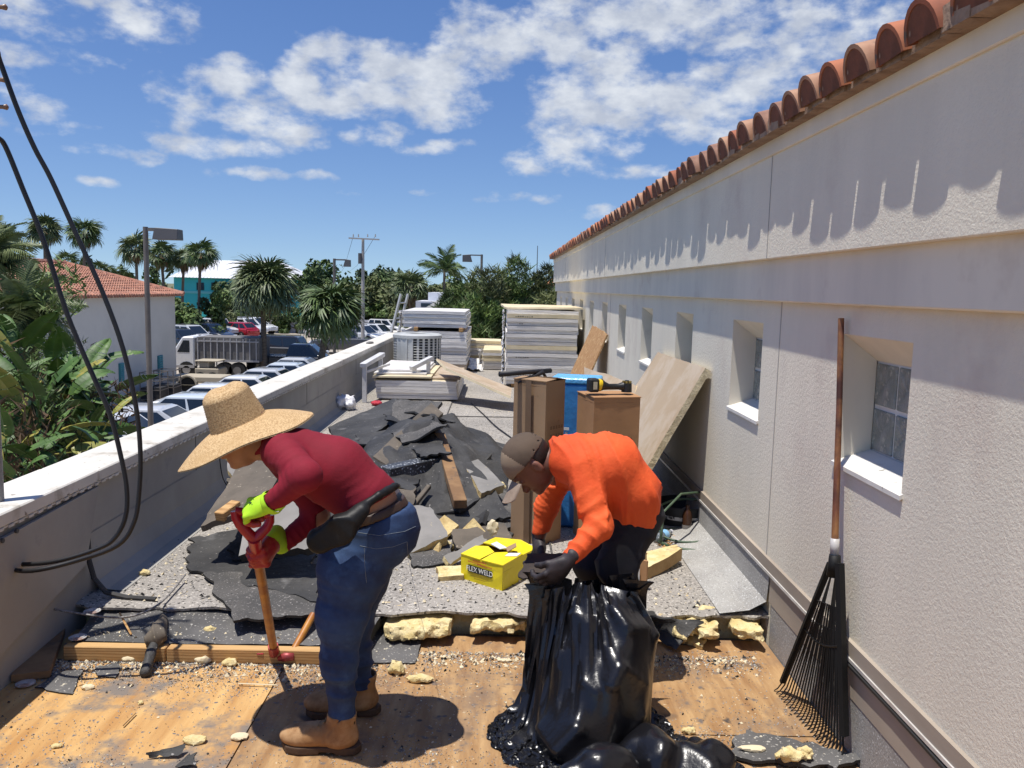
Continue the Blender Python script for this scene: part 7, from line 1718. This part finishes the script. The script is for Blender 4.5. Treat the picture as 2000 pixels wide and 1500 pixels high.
DEB = [
 ('large sagging black membrane sheet at the lower left of the rubble heap', [Zq(375,1050,.17),Zq(610,1015,.20),Zq(620,1175,.16),Zq(362,1110,.15)], .012, [m_bm,m_be], dict(amp=.018,jag=.04,seed=1,nx=20,ny=12)),
 ('lowest black membrane flap beside the shovel shaft', [Zq(400,1120,.155),Zq(625,1100,.165),Zq(625,1200,.15),Zq(458,1214,.145)], .012, [m_bg,m_be], dict(amp=.012,jag=.03,seed=2,nx=18,ny=10)),
 ('brown grey board rising behind the neon glove', [Yp(470,905,4.9),Yp(560,890,4.9),Yp(520,985,4.2),Yp(392,1030,4.25)], .035, [m_bb,m_bb], dict(amp=.012,jag=.02,seed=3,nx=12,ny=10)),
 ('light grey foam board below the crimson sleeve', [Yp(500,955,4.5),Yp(640,935,4.4),Yp(640,1065,3.98),Yp(462,1085,4.02)], .045, [m_fg,m_be], dict(amp=.006,jag=.015,seed=4,nx=12,ny=8)),
 ('dark curled membrane strip under the grey foam board', [Zq(450,1060,.21),Zq(610,1050,.22),Zq(612,1090,.17),Zq(456,1092,.17)], .014, [m_bm,m_be], dict(amp=.02,jag=.03,seed=5,nx=14,ny=6)),
 ('long dark membrane sheet rising toward the white stands', [Yp(640,835,7.6),Yp(770,778,8.4),Yp(800,800,7.8),Yp(680,880,6.6)], .05, [m_bm,m_be], dict(amp=.02,jag=.03,seed=6,nx=16,ny=8)),
 ('grey topped membrane sheet at the peak of the heap', [Yp(770,778,7.9),Yp(862,785,7.6),Yp(836,838,6.9),Yp(755,860,6.9)], .03, [m_bg,m_be], dict(amp=.05,jag=.03,seed=7,nx=16,ny=12)),
 ('black sheet in the hollow below the grey peak of the heap', [Yp(690,850,6.8),Yp(845,815,6.7),Yp(870,900,5.9),Yp(720,905,6.0)], .02, [m_bm,m_be], dict(amp=.05,jag=.03,seed=8,nx=14,ny=12)),
 ('long grey board slanting from the heap peak to the crimson back', [Yp(842,786,7.3),Yp(866,806,7.1),Yp(762,912,5.6),Yp(728,892,5.7)], .035, [m_bb,m_bb], dict(amp=.008,jag=.012,seed=9,nx=6,ny=18)),
 ('steep torn black sheet forming the right side of the heap', [Yp(848,812,6.6),Yp(885,850,6.4),Yp(1000,1005,5.1),Yp(868,1046,4.85)], .02, [m_bm,m_be], dict(amp=.05,jag=.03,seed=10,nx=16,ny=20)),
 ('black ribbed sheet under the brown batten', [Yp(800,880,6.0),Yp(900,900,5.9),Yp(945,1035,4.95),Yp(800,1000,5.1)], .02, [m_bm,m_be], dict(amp=.04,jag=.03,seed=11,nx=14,ny=14)),
 ('grey foam slab with yellow edge beside the blue jeans', [Yp(800,985,4.9),Yp(842,990,4.9),Yp(876,1045,4.55),Yp(800,1080,4.45)], .06, [m_fg,m_ye], dict(amp=.006,jag=.015,seed=12,nx=10,ny=8)),
 ('grey foam slab under the slab with yellow edge', [Zq(800,1075,.17),Zq(885,1060,.17),Zq(880,1100,.15),Zq(806,1106,.15)], .03, [m_bg,m_be], dict(amp=.01,jag=.02,seed=13,nx=8,ny=6)),
 ('grey foam piece with torn yellow rim left of the cap', [Yp(905,905,5.9),Yp(935,895,6.1),Yp(985,945,5.5),Yp(940,965,5.3)], .06, [m_fg,m_ye], dict(amp=.01,jag=.02,seed=14,nx=8,ny=8)),
 ('flat grey membrane at the right foot of the heap', [Zq(935,950,.20),Zq(1005,960,.18),Zq(1012,1030,.16),Zq(935,1035,.17)], .02, [m_bg,m_be], dict(amp=.02,jag=.03,seed=15,nx=10,ny=8)),
 ('brown membrane sheet behind the yellow box', [Zq(885,1035,.24),Zq(985,1020,.22),Zq(1000,1050,.19),Zq(890,1070,.19)], .015, [m_bb,m_be], dict(amp=.015,jag=.02,seed=16,nx=10,ny=6)),
 ('small brown board piece between the jeans and the dark sheets', [Yp(772,945,5.2),Yp(812,950,5.2),Yp(806,985,4.9),Yp(785,975,4.9)], .03, [m_bb,m_bb], dict(amp=.006,jag=.02,seed=17,nx=6,ny=6)),
 ('grey board behind the straw hat against the parapet', [Yp(440,890,5.4),Yp(500,880,5.5),Yp(500,935,4.9),Yp(452,935,4.9)], .03, [m_fg,m_ye], dict(amp=.008,jag=.02,seed=18,nx=8,ny=6)),
 ('curved dark membrane behind the pale grey board by the parapet', [Yp(446,930,5.0),Yp(540,900,5.2),Yp(560,950,4.7),Yp(440,985,4.5)], .02, [m_bb,m_be], dict(amp=.03,jag=.03,seed=19,nx=10,ny=8)),
]
for lab, c, th, mt, kw in DEB: sheet('roofing_sheet', lab, 'roofing sheet', c, th, mt, group=G, freq=4.0, **kw)
# ragged filling rubble under the sheets
mb = MB(); rs = random.Random(9)
for k in range(70):
    u = rs.random(); px = lerp(470, 985, u); 
    y = rs.uniform(4.5, 7.4); x = rs.uniform(-1.35, -.05); hmax = .42*math.exp(-((x+.62)/.55)**2-((y-6.2)/1.2)**2)
    z = RZ+rs.uniform(0, .8)*hmax; a = V(rs.uniform(-1,1),rs.uniform(-1,1),rs.uniform(-.4,.4)).normalized()*rs.uniform(.04,.16); b = a.orthogonal().normalized()*rs.uniform(.03,.11); mb.obox((x,y,z), a, b, a.cross(b).normalized()*rs.uniform(.004,.015), rs.choice([0,0,0,1,2]))
o = mb.build('heap_rubble', [m_bm, m_bb, m_ye]); o['kind'] = 'stuff'
# crumpled membrane mound carrying the heap
mb = MB(); nx, ny = 60, 70; vs = []
for j in range(ny+1):
    for i in range(nx+1):
        x = -1.45+1.55*i/nx; y = 4.55+3.4*j/ny
        cx_ = -.62+.02*(y-6); w_ = .52+.05*math.sin(y*3); hh = .38*math.exp(-((x-cx_)/w_)**2)*math.exp(-(max(0,abs(y-6.6)-.6)/.75)**2)
        n_ = float(fbm(np.float32(x*3+y), np.float32(y*2.2-x), np.float32(4), 3))-.5; r_ = 1-abs(2*float(vn(np.float32(x*4.5+y*1.5), np.float32(y*1.6), np.float32(2)))-1)
        vs.append((x+n_*.1, y+n_*.1, RZ-.03+hh*(1+n_*.9)+.09*r_*r_*min(1,hh*5)))
mb.add(vs, [(j*(nx+1)+i, j*(nx+1)+i+1, (j+1)*(nx+1)+i+1, (j+1)*(nx+1)+i) for j in range(ny) for i in range(nx)])
o = mb.build('crumpled_membrane_mound', [m_bm], smooth=True); o['kind'] = 'stuff'
rsx = random.Random(31)
SL = ['crumpled black strip at the very top of the rubble heap','black strip lying just left of the brown batten','black strip under the glittering membrane bar','dark strip behind the crimson shoulder in the heap','granulated strip between the long grey board and the batten','black strip at the back of the heap toward the white stands','dark strip low at the right foot of the heap','granulated strip beside the parapet end of the heap']
for k, (x, y) in enumerate([(-.58,7.0),(-.50,5.9),(-.62,5.4),(-.95,6.6),(-.62,6.3),(-.85,7.4),(-.22,5.3),(-1.15,6.9)]):
    z = RZ+.05+.36*math.exp(-((x+.62)/.42)**2)*math.exp(-(max(0,abs(y-6.6)-.6)/.75)**2); c_ = V(x,y,z)
    a = V(rsx.uniform(-.5,.5), 1, rsx.uniform(-.15,.15)).normalized()*rsx.uniform(.22,.40); b = V(1, rsx.uniform(-.3,.3), rsx.uniform(-.35,.35)).normalized()*rsx.uniform(.10,.20)
    sheet('roofing_strip', SL[k], 'roofing sheet', [c_-a-b, c_-a+b, c_+a+b, c_+a-b], .014, [[m_bm,m_bm,m_bm,m_bm,m_bg][k % 5], m_be], nx=12, ny=10, amp=.045, jag=.04, seed=200+k, group=G, freq=5)
# timber battens
def batten(lab, a, b, w, h, mat, name='batten', cat='batten'): mb = MB(); mb.beam(a, b, w, h); return single(mb, name, mat, lab, cat, bevel=.004)
m_bat = M('worn_brown_batten', (.30,.175,.08), .85, col2=(.20,.11,.05), sc=6, col3=(.09,.07,.06), sc3=5, lo3=.56, hi3=.66, bump=(30,.5,.004))
batten('brown wood batten lying down the right side of the rubble heap', Yp(858,852,6.25), Yp(899,985,5.05), .085, .06, m_bat)
m_glit = M('glittering_wet_membrane', (.03,.032,.036), .35, col2=(.10,.105,.11), sc=5, spk=[((.75,.78,.8), 60, .60, .68)], bump=(90,1,.004))
batten('black glittering folded membrane bar behind the crimson waist', Yp(752,925,5.45), Yp(846,904,5.75), .12, .085, m_glit, 'membrane_bar', 'roofing piece')
batten('thin grey stick below the glittering bar', Yp(806,990,5.0), Yp(838,950,5.3), .03, .03, m_bb, 'stick', 'stick')
batten('wood offcut under the shovel grip among the dark sheets', Yp(428,1010,4.22), Yp(462,985,4.35), .06, .05, m_wood, 'wood_offcut', 'wood')
sheet('foam_strip', 'torn yellow and tan foam strip leaning on the yellow box', 'foam piece', [Yp(868,1086,4.32),Yp(945,1045,4.6),Yp(952,1058,4.55),Yp(880,1100,4.28)], .03, [m_fg,m_foam], nx=10, ny=5, amp=.015, jag=.02, seed=301)
sheet('foam_strip', 'flat cream foam strip left of the yellow box', 'foam piece', [Zp(856,1106,RZ+.035),Zp(905,1104,RZ+.035),Zp(905,1124,RZ+.03),Zp(856,1126,RZ+.03)], .03, [m_foam,m_ye], nx=8, ny=5, amp=.008, jag=.015, seed=302)
# amber tool handle lying behind the blue jeans
th2 = thing('pick_tool', 'second red headed tool with amber handle lying behind the blue jeans', 'tool', Zp(560,1285,0)); a, b = Zp(566,1284,.03), Yp(612,1200,3.62)
mb = MB(); mb.tube([a, lerp(a,b,.5), b], [.016,.016,.016], 12); mb.build('handle', m_amber, th2, smooth=True, angle=50)
mb = MB(); mb.tube([a+V(-.05,0,-.005), a+V(-.02,0,.004), a+V(.02,.0,.006)], [.012,.022,.018], 10); mb.build('socket', m_redm, th2, smooth=True)
# pieces at the broken edge of the roof
m_shelf = M('old_base_membrane', (.085,.082,.078), .92, col2=(.13,.125,.12), sc=3, spk=[((.42,.40,.36), 90, .62, .69), ((.55,.5,.38), 30, .70, .74)], bump=(120,.6,.003))
sheet('base_membrane', 'dark granulated base membrane left over at the lower left of the roof edge', 'roofing sheet', [(-1.90,3.95,.125),(-.52,3.86,.125),(-.56,3.47,.068),(-1.84,3.47,.068)], .05, [m_shelf, m_be], nx=26, ny=8, amp=.006, jag=.012, seed=70)
sheet('base_membrane', 'black base sheet strewn with crumbs between the jeans and bare plywood', 'roofing sheet', [Zp(700,1222,.02),Zp(830,1226,.02),Zp(812,1294,.008),Zp(700,1294,.008)], .008, [m_shelf, m_be], nx=12, ny=8, amp=.002, jag=.006, seed=71)
sheet('base_membrane', 'black membrane offcut at the bottom right of the deck strewn with foam', 'roofing sheet', [Zp(1450,1420,.02),Zp(1697,1478,.03),Zp(1640,1499,.03),Zp(1420,1475,.02)], .012, [m_shelf, m_be], nx=16, ny=6, amp=.01, jag=.03, seed=72)
sheet('base_membrane', 'dark membrane flap hanging off the roof edge right of the rubbish bag', 'roofing sheet', [Zp(1270,1205,.13),Zp(1375,1212,.13),Zp(1320,1268,.02),Zp(1255,1225,.05)], .01, [m_bm, m_be], nx=8, ny=6, amp=.01, jag=.02, seed=73)
sheet('base_membrane', 'small dark membrane scrap on the bright plywood at far left', 'roofing sheet', [Zp(120,1312,.012),Zp(162,1305,.012),Zp(140,1355,.008),Zp(72,1340,.008)], .005, [m_shelf, m_be], nx=6, ny=6, amp=.004, jag=.012, seed=74)
sheet('base_membrane', 'grey membrane scrap right of the small dark scrap on the plywood', 'roofing sheet', [Zp(185,1300,.012),Zp(235,1295,.012),Zp(228,1322,.008),Zp(190,1320,.008)], .005, [m_shelf, m_be], nx=6, ny=6, amp=.004, jag=.012, seed=75)
mb = MB(); mb.box((-1.86,3.42,.0),(-1.42,3.468,.066)); single(mb, 'edge_lumber', m_wood, 'left length of pale lumber along the pit edge', 'lumber', bevel=.004)
mb = MB(); mb.box((-1.415,3.42,.0),(-.66,3.468,.064)); single(mb, 'edge_lumber', m_wood, 'longer length of lumber along the pit edge behind the shovel', 'lumber', bevel=.004)
mb = MB(); mb.beam(Zp(60,1330,.0)+V(0,0,.02), Zp(160,1090,.02)+V(0,0,.05), .14, .03); single(mb, 'edge_board', m_bat, 'dark stained board lying along the foot of the parapet', 'board')
# broken foam lip under the roof edge
def foam_lip(x0, x1, lab, seed, zmax=.105, dep=.10, y0=3.66):
    rs = random.Random(seed)
    def f(P):
        y_ = y0+.0*P[0]; n1 = fbm(P[0]*9+seed, P[1]*9, P[2]*9, 3)-.5; n2 = fbm(P[0]*26+seed, P[1]*26, P[2]*26, 2)-.5
        n3 = fbm(P[0]*60+seed, P[1]*60, P[2]*60, 2)-.5; n4 = vn(P[0]*4+seed, P[1]*0+2, P[2]*0)-.5
        front = y0-.01+.24*n1+.11*n2+.04*n3+.12*n4
        d = np.maximum(front-P[1], P[1]-(y0+.16)); d = np.maximum(d, np.abs(P[2]-(.070+.03*n1+.02*n4))-(.024+.035*n2+.02*n3)); d = np.maximum(d, np.maximum(x0-P[0]+.06*n1, P[0]-x1+.06*n1)); return d*.7
    pts, tr, qd = sdf_mesh(f, (x0-.08,y0-.22,-.01), (x1+.08,y0+.2,zmax+.05), .011)
    mb = MB(); mb.v = [tuple(p) for p in pts]; mb.f = [tuple(t) for t in tr.tolist()]+[tuple(t) for t in qd.tolist()]; mb.m = [0]*len(mb.f)
    single(mb, 'broken_foam', m_foam, lab, 'foam insulation', 'broken foam along the roof edge', smooth=True, angle=22)
foam_lip(-.50, -.20, 'broken yellow foam along the roof edge right behind the blue jeans', 3)
foam_lip(-.10, .16, 'broken yellow foam along the roof edge left of the tall rubbish bag', 8)
foam_lip(.84, 1.06, 'crumbling yellow foam along the roof edge right of the rubbish bag', 14, y0=3.63)
foam_lip(1.12, 1.26, 'last yellow foam piece along the roof edge beside the rake', 19, y0=3.60)
a = Zp(1330,1262,.0); b = Zp(1375,1205,.09); mb = MB(); mb.tube([a+V(0,0,.02), lerp(a,b,.5)+V(-.02,0,.03), b+V(0,.02,.03), b+V(.18,.03,.0)], [.018,.026,.024,.018], 8); single(mb, 'foam_strip', m_foam, 'curling strip of yellow foam rising from the plywood beside the tall bag', 'foam piece', smooth=True)
sheet('foam_strip', 'flat cream foam piece on plywood below the broken edge right of the bag', 'foam piece', [Zp(1338,1240,.03),Zp(1380,1246,.03),Zp(1370,1262,.02),Zp(1334,1250,.02)], .02, m_foam, nx=6, ny=4, amp=.006, jag=.01, seed=81)
# larger foam chunks
for i, (px, py, z, r, lab) in enumerate([(252,1290,.0,(.035,.025,.015),'flat yellow foam chunk on the plywood below the pit edge lumber'),(283,1124,RZ,(.028,.02,.018),'yellow foam chunk on the roof under the black cables'),(410,1234,.07,(.03,.02,.014),'pale foam chunk on the dark base membrane left of the shovel'),
        (468,1442,.0,(.034,.026,.010),'curled pale foam chip on the plywood left of the boots'),(775,1315,.0,(.035,.03,.028),'left of two foam lumps behind the brown boots'),(822,1332,.0,(.062,.026,.020),'long pointed foam lump behind the brown boots'),(398,1293,.0,(.04,.025,.018),'crumbled foam lump left of the shovel blade'),(450,1300,.0,(.032,.02,.018),'foam lump just left of the shovel blade'),
        (380,1450,.0,(.045,.025,.014),'ragged foam lump at the bottom left of the deck'),(1468,1466,.02,(.055,.022,.010),'oval yellow foam piece on the black offcut at bottom right'),(1540,1482,.03,(.05,.03,.022),'crumpled foam lump on the black offcut at bottom right'),(1572,1480,.03,(.028,.024,.022),'small round foam lump on the black offcut at bottom right'),
        (172,1345,.0,(.028,.015,.010),'thin foam chip on the plywood right of the metal disc'),(275,1375,.0,(.010,.010,.008),'tiny foam ball on the bright plywood'),(110,1460,.0,(.02,.012,.008),'foam chip at the lower left on bright plywood'),(985,1292,.0,(.035,.014,.007),'flat foam chip left of the tall rubbish bag'),(1365,1310-60,.01,(.024,.018,.014),'foam crumb near the roof edge right of the tall bag'),
        (1345,1432,.0,(.024,.018,.014),'pale foam lump on plywood above the black offcut'),(507,1188,RZ,(.012,.01,.008),'small white foam crumb on the dark sheet behind the shovel'),(527,1205,.07,(.035,.02,.012),'foam chip on the base membrane right of the shovel shaft'),(870,1075,RZ,(.05,.03,.03),'torn yellow foam lump left of the yellow box'),(962,1042,.26,(.035,.02,.045),'upright torn yellow foam piece behind the yellow box'),
        (930,925,RZ+.05,(.07,.05,.05),'pale torn foam in front of the dark sheets left of the cap'),(975,955,RZ+.02,(.06,.04,.03),'yellow torn foam under the cap bill'),(212,1330-110,.07,(.02,.012,.007),'white foam chip on the base membrane beside the metal disc')]):
    p = Zp(px, py, z); lump('foam_chunk', lab, 'foam chunk', (p.x, p.y, z+r[2]*.75), r, m_foam if i % 3 else m_cream, seed=i*3+1, amp=.46, ang=18, vox=max(r)/5.5, group='torn foam chunks')
# insulation plates (pale discs)
m_disc = M('galvanised_plate_dirty', (.55,.53,.50), .5, metal=.25, col2=(.38,.25,.2), sc=16, lo=.5, hi=.6)
for px, py, z, lab in ((152,1245,.078,'rusty pale metal disc on the base membrane'),(180,1194,.135,'pale metal disc half in the shade by the parapet'),(50,1335,.006,'pale metal disc on the bright plywood at the left')):
    p = Zp(px, py, z); mb = MB(); mb.lathe([(0,.006),(.008,.002),(.012,.005),(.026,.006),(.030,.002),(.037,.003),(.037,0)], 22, p); single(mb, 'metal_disc', m_disc, lab, 'metal disc', 'insulation plates', smooth=True, angle=30)
# rag-ended brush, scraps and sticks
t = thing('scrap_brush', 'torn brown and black scrap like a brush lying across the pit edge', 'scrap', Zp(300,1280,0))
a, b, c = Zp(318,1212,.10), Zp(304,1245,.10), Zp(284,1312,.02)
def f_(P):
    d = chain(P, [a, b], [.022,.040], .01); m = np.abs(d) < .03; d[m] = d[m]-.012*folds(P, m, (.8,.3,.2), 60, 20); return d
sdf_obj('rag_head', f_, np.array(b)-[.09,.09,.06], np.array(a)+[.09,.09,.06], .004, m_bb, t)
def f2_(P):
    d = chain(P, [b, lerp(b,c,.5), c], [.014,.020,.022], .01); m = np.abs(d) < .03; d[m] = d[m]-.005*folds(P, m, (.8,.3,.2), 60, 20); return d
sdf_obj('black_stem', f2_, np.minimum(b,c)-.05, np.maximum(b,c)+.05, .004, m_bm, t)
batten('thin brown wood stick standing on the base membrane beside the rope', Zp(257,1240,.08), Yp(233,1196,3.6), .010, .008, m_wood, 'stick', 'stick')
batten('short splinter on bright plywood', Zp(240,1418,.008), Zp(266,1392,.008), .006, .006, m_bat, 'splinter', 'splinter')
batten('pale thin stick left of the boots shadow', Zp(465,1335,.01), Zp(540,1338,.01), .006, .006, m_cream, 'stick', 'stick')
sheet('membrane_scrap', 'curled black membrane scrap at the bottom left of the deck', 'scrap', [Zp(285,1468,.03),Zp(365,1455,.03),Zp(350,1478,.01),Zp(290,1478,.01)], .004, [m_bm,m_be], nx=8, ny=4, amp=.012, jag=.012, seed=90)
sheet('membrane_scrap', 'small curled black scrap beside the ragged foam lump at bottom left', 'scrap', [Zp(360,1478,.02),Zp(385,1470,.03),Zp(382,1496,.01),Zp(345,1498,.01)], .004, [m_bm,m_be], nx=6, ny=4, amp=.012, jag=.012, seed=91)
sheet('membrane_scrap', 'black membrane scrap against the roof edge right of the rubbish bag', 'scrap', [Zp(1525,1195,.14),Zp(1560,1180,.17),Zp(1575,1215,.12),Zp(1545,1222,.12)], .006, [m_bm,m_be], nx=6, ny=4, amp=.02, jag=.02, seed=92)
# the torn flap of roofing in the black gloves
sheet('roofing_piece', 'piece of dark brown roofing held in both black gloves over the bag', 'roofing sheet', [Yp(1030,1085,3.42),Yp(1105,1075,3.50),Yp(1085,1140,3.16),Yp(1010,1130,3.22)], .006, [M('held_brown_felt', (.035,.026,.022), .85, col2=(.06,.045,.035), sc=8, bump=(60,.4,.003)), m_be], nx=12, ny=10, amp=.02, jag=.012, seed=95)
# small crumbs: foam, granules, bitumen
def crumbs(name, mat, n, zone, size, seed):
    rs = np.random.RandomState(seed); V_, F_ = [], []
    for k in range(n):
        x, y, z = zone(rs); s_ = size*(.4+rs.rand()**2*1.8); b = len(V_); a = rs.rand()*6.28; ca, sa = math.cos(a)*s_, math.sin(a)*s_; e = .5+rs.rand()
        V_ += [(x+ca, y+sa, z), (x-sa*e, y+ca*e, z), (x-ca, y-sa*e, z), (x+sa*.2, y-ca*.2, z+s_*(.5+rs.rand()*.8))]; F_ += [(b,b+1,b+3),(b+1,b+2,b+3),(b+2,b,b+3)]
    me = bpy.data.meshes.new(name); me.from_pydata(V_, [], F_); me.materials.append(mat); o = link(name, me); o['kind'] = 'stuff'
_cl = [(random.uniform(-1.9,1.2), random.uniform(1.9,3.7), random.uniform(.04,.22)) for _ in range(40)]+[(random.uniform(-1.8,-.8), random.uniform(3.25,3.6), .12) for _ in range(10)]
def deckz(rs):
    if rs.rand() < .68:
        c = _cl[rs.randint(len(_cl))]; x, y = c[0]+rs.randn()*c[2], c[1]+rs.randn()*c[2]*.6
    else: x, y = rs.uniform(-1.95,1.25), rs.uniform(1.7,3.62)
    x = min(max(x,-1.95),1.22); y = min(max(y,1.6), 3.62 if x > -.5 else 3.41); return x, y, .001
def edgez(rs):
    x = rs.uniform(-1.9,1.2); return x, 3.45-abs(rs.randn())*.09-(.02 if x < -.5 else 0)+(.12 if x > -.5 else 0), .001
def roofz(rs):
    return rs.uniform(-1.9,1.05), 3.78+rs.exponential(1.3), RZ+.004
def shelfz(rs): return rs.uniform(-1.85,-.55), rs.uniform(3.5,3.8), .074+.0
m_crumb = M('cream_crumbs', (.72,.62,.42), .9); m_gg = M('grey_granules', (.26,.25,.24), .95, col2=(.45,.43,.4), sc=80); m_bc = M('black_crumbs', (.03,.03,.03), .8)
crumbs('foam_crumbs', m_crumb, 1100, deckz, .0032, 1); crumbs('foam_crumbs', m_crumb, 1300, edgez, .0055, 2); crumbs('foam_crumbs', m_crumb, 1300, roofz, .0055, 3); crumbs('foam_crumbs', m_crumb, 300, shelfz, .006, 4)
crumbs('loose_granules', m_gg, 24000, deckz, .0019, 5); crumbs('loose_granules', m_gg, 5000, edgez, .0028, 6)
crumbs('bitumen_crumbs', m_bc, 1200, deckz, .0035, 7); crumbs('bitumen_crumbs', m_bc, 900, roofz, .0055, 8); crumbs('bitumen_crumbs', m_bc, 500, edgez, .006, 9)
crumbs('wood_shavings', m_wood, 900, lambda rs: (c_hose[0]+rs.randn()*.10, c_hose[1]+rs.randn()*.12, RZ+.004), .007, 10) if False else None
p = Zp(1345,1062,RZ); crumbs('wood_shavings', m_wood, 1000, lambda rs: (p.x+rs.randn()*.09, p.y+rs.randn()*.12, RZ+.004), .006, 11)
# ---------------------------------------------------------------- end
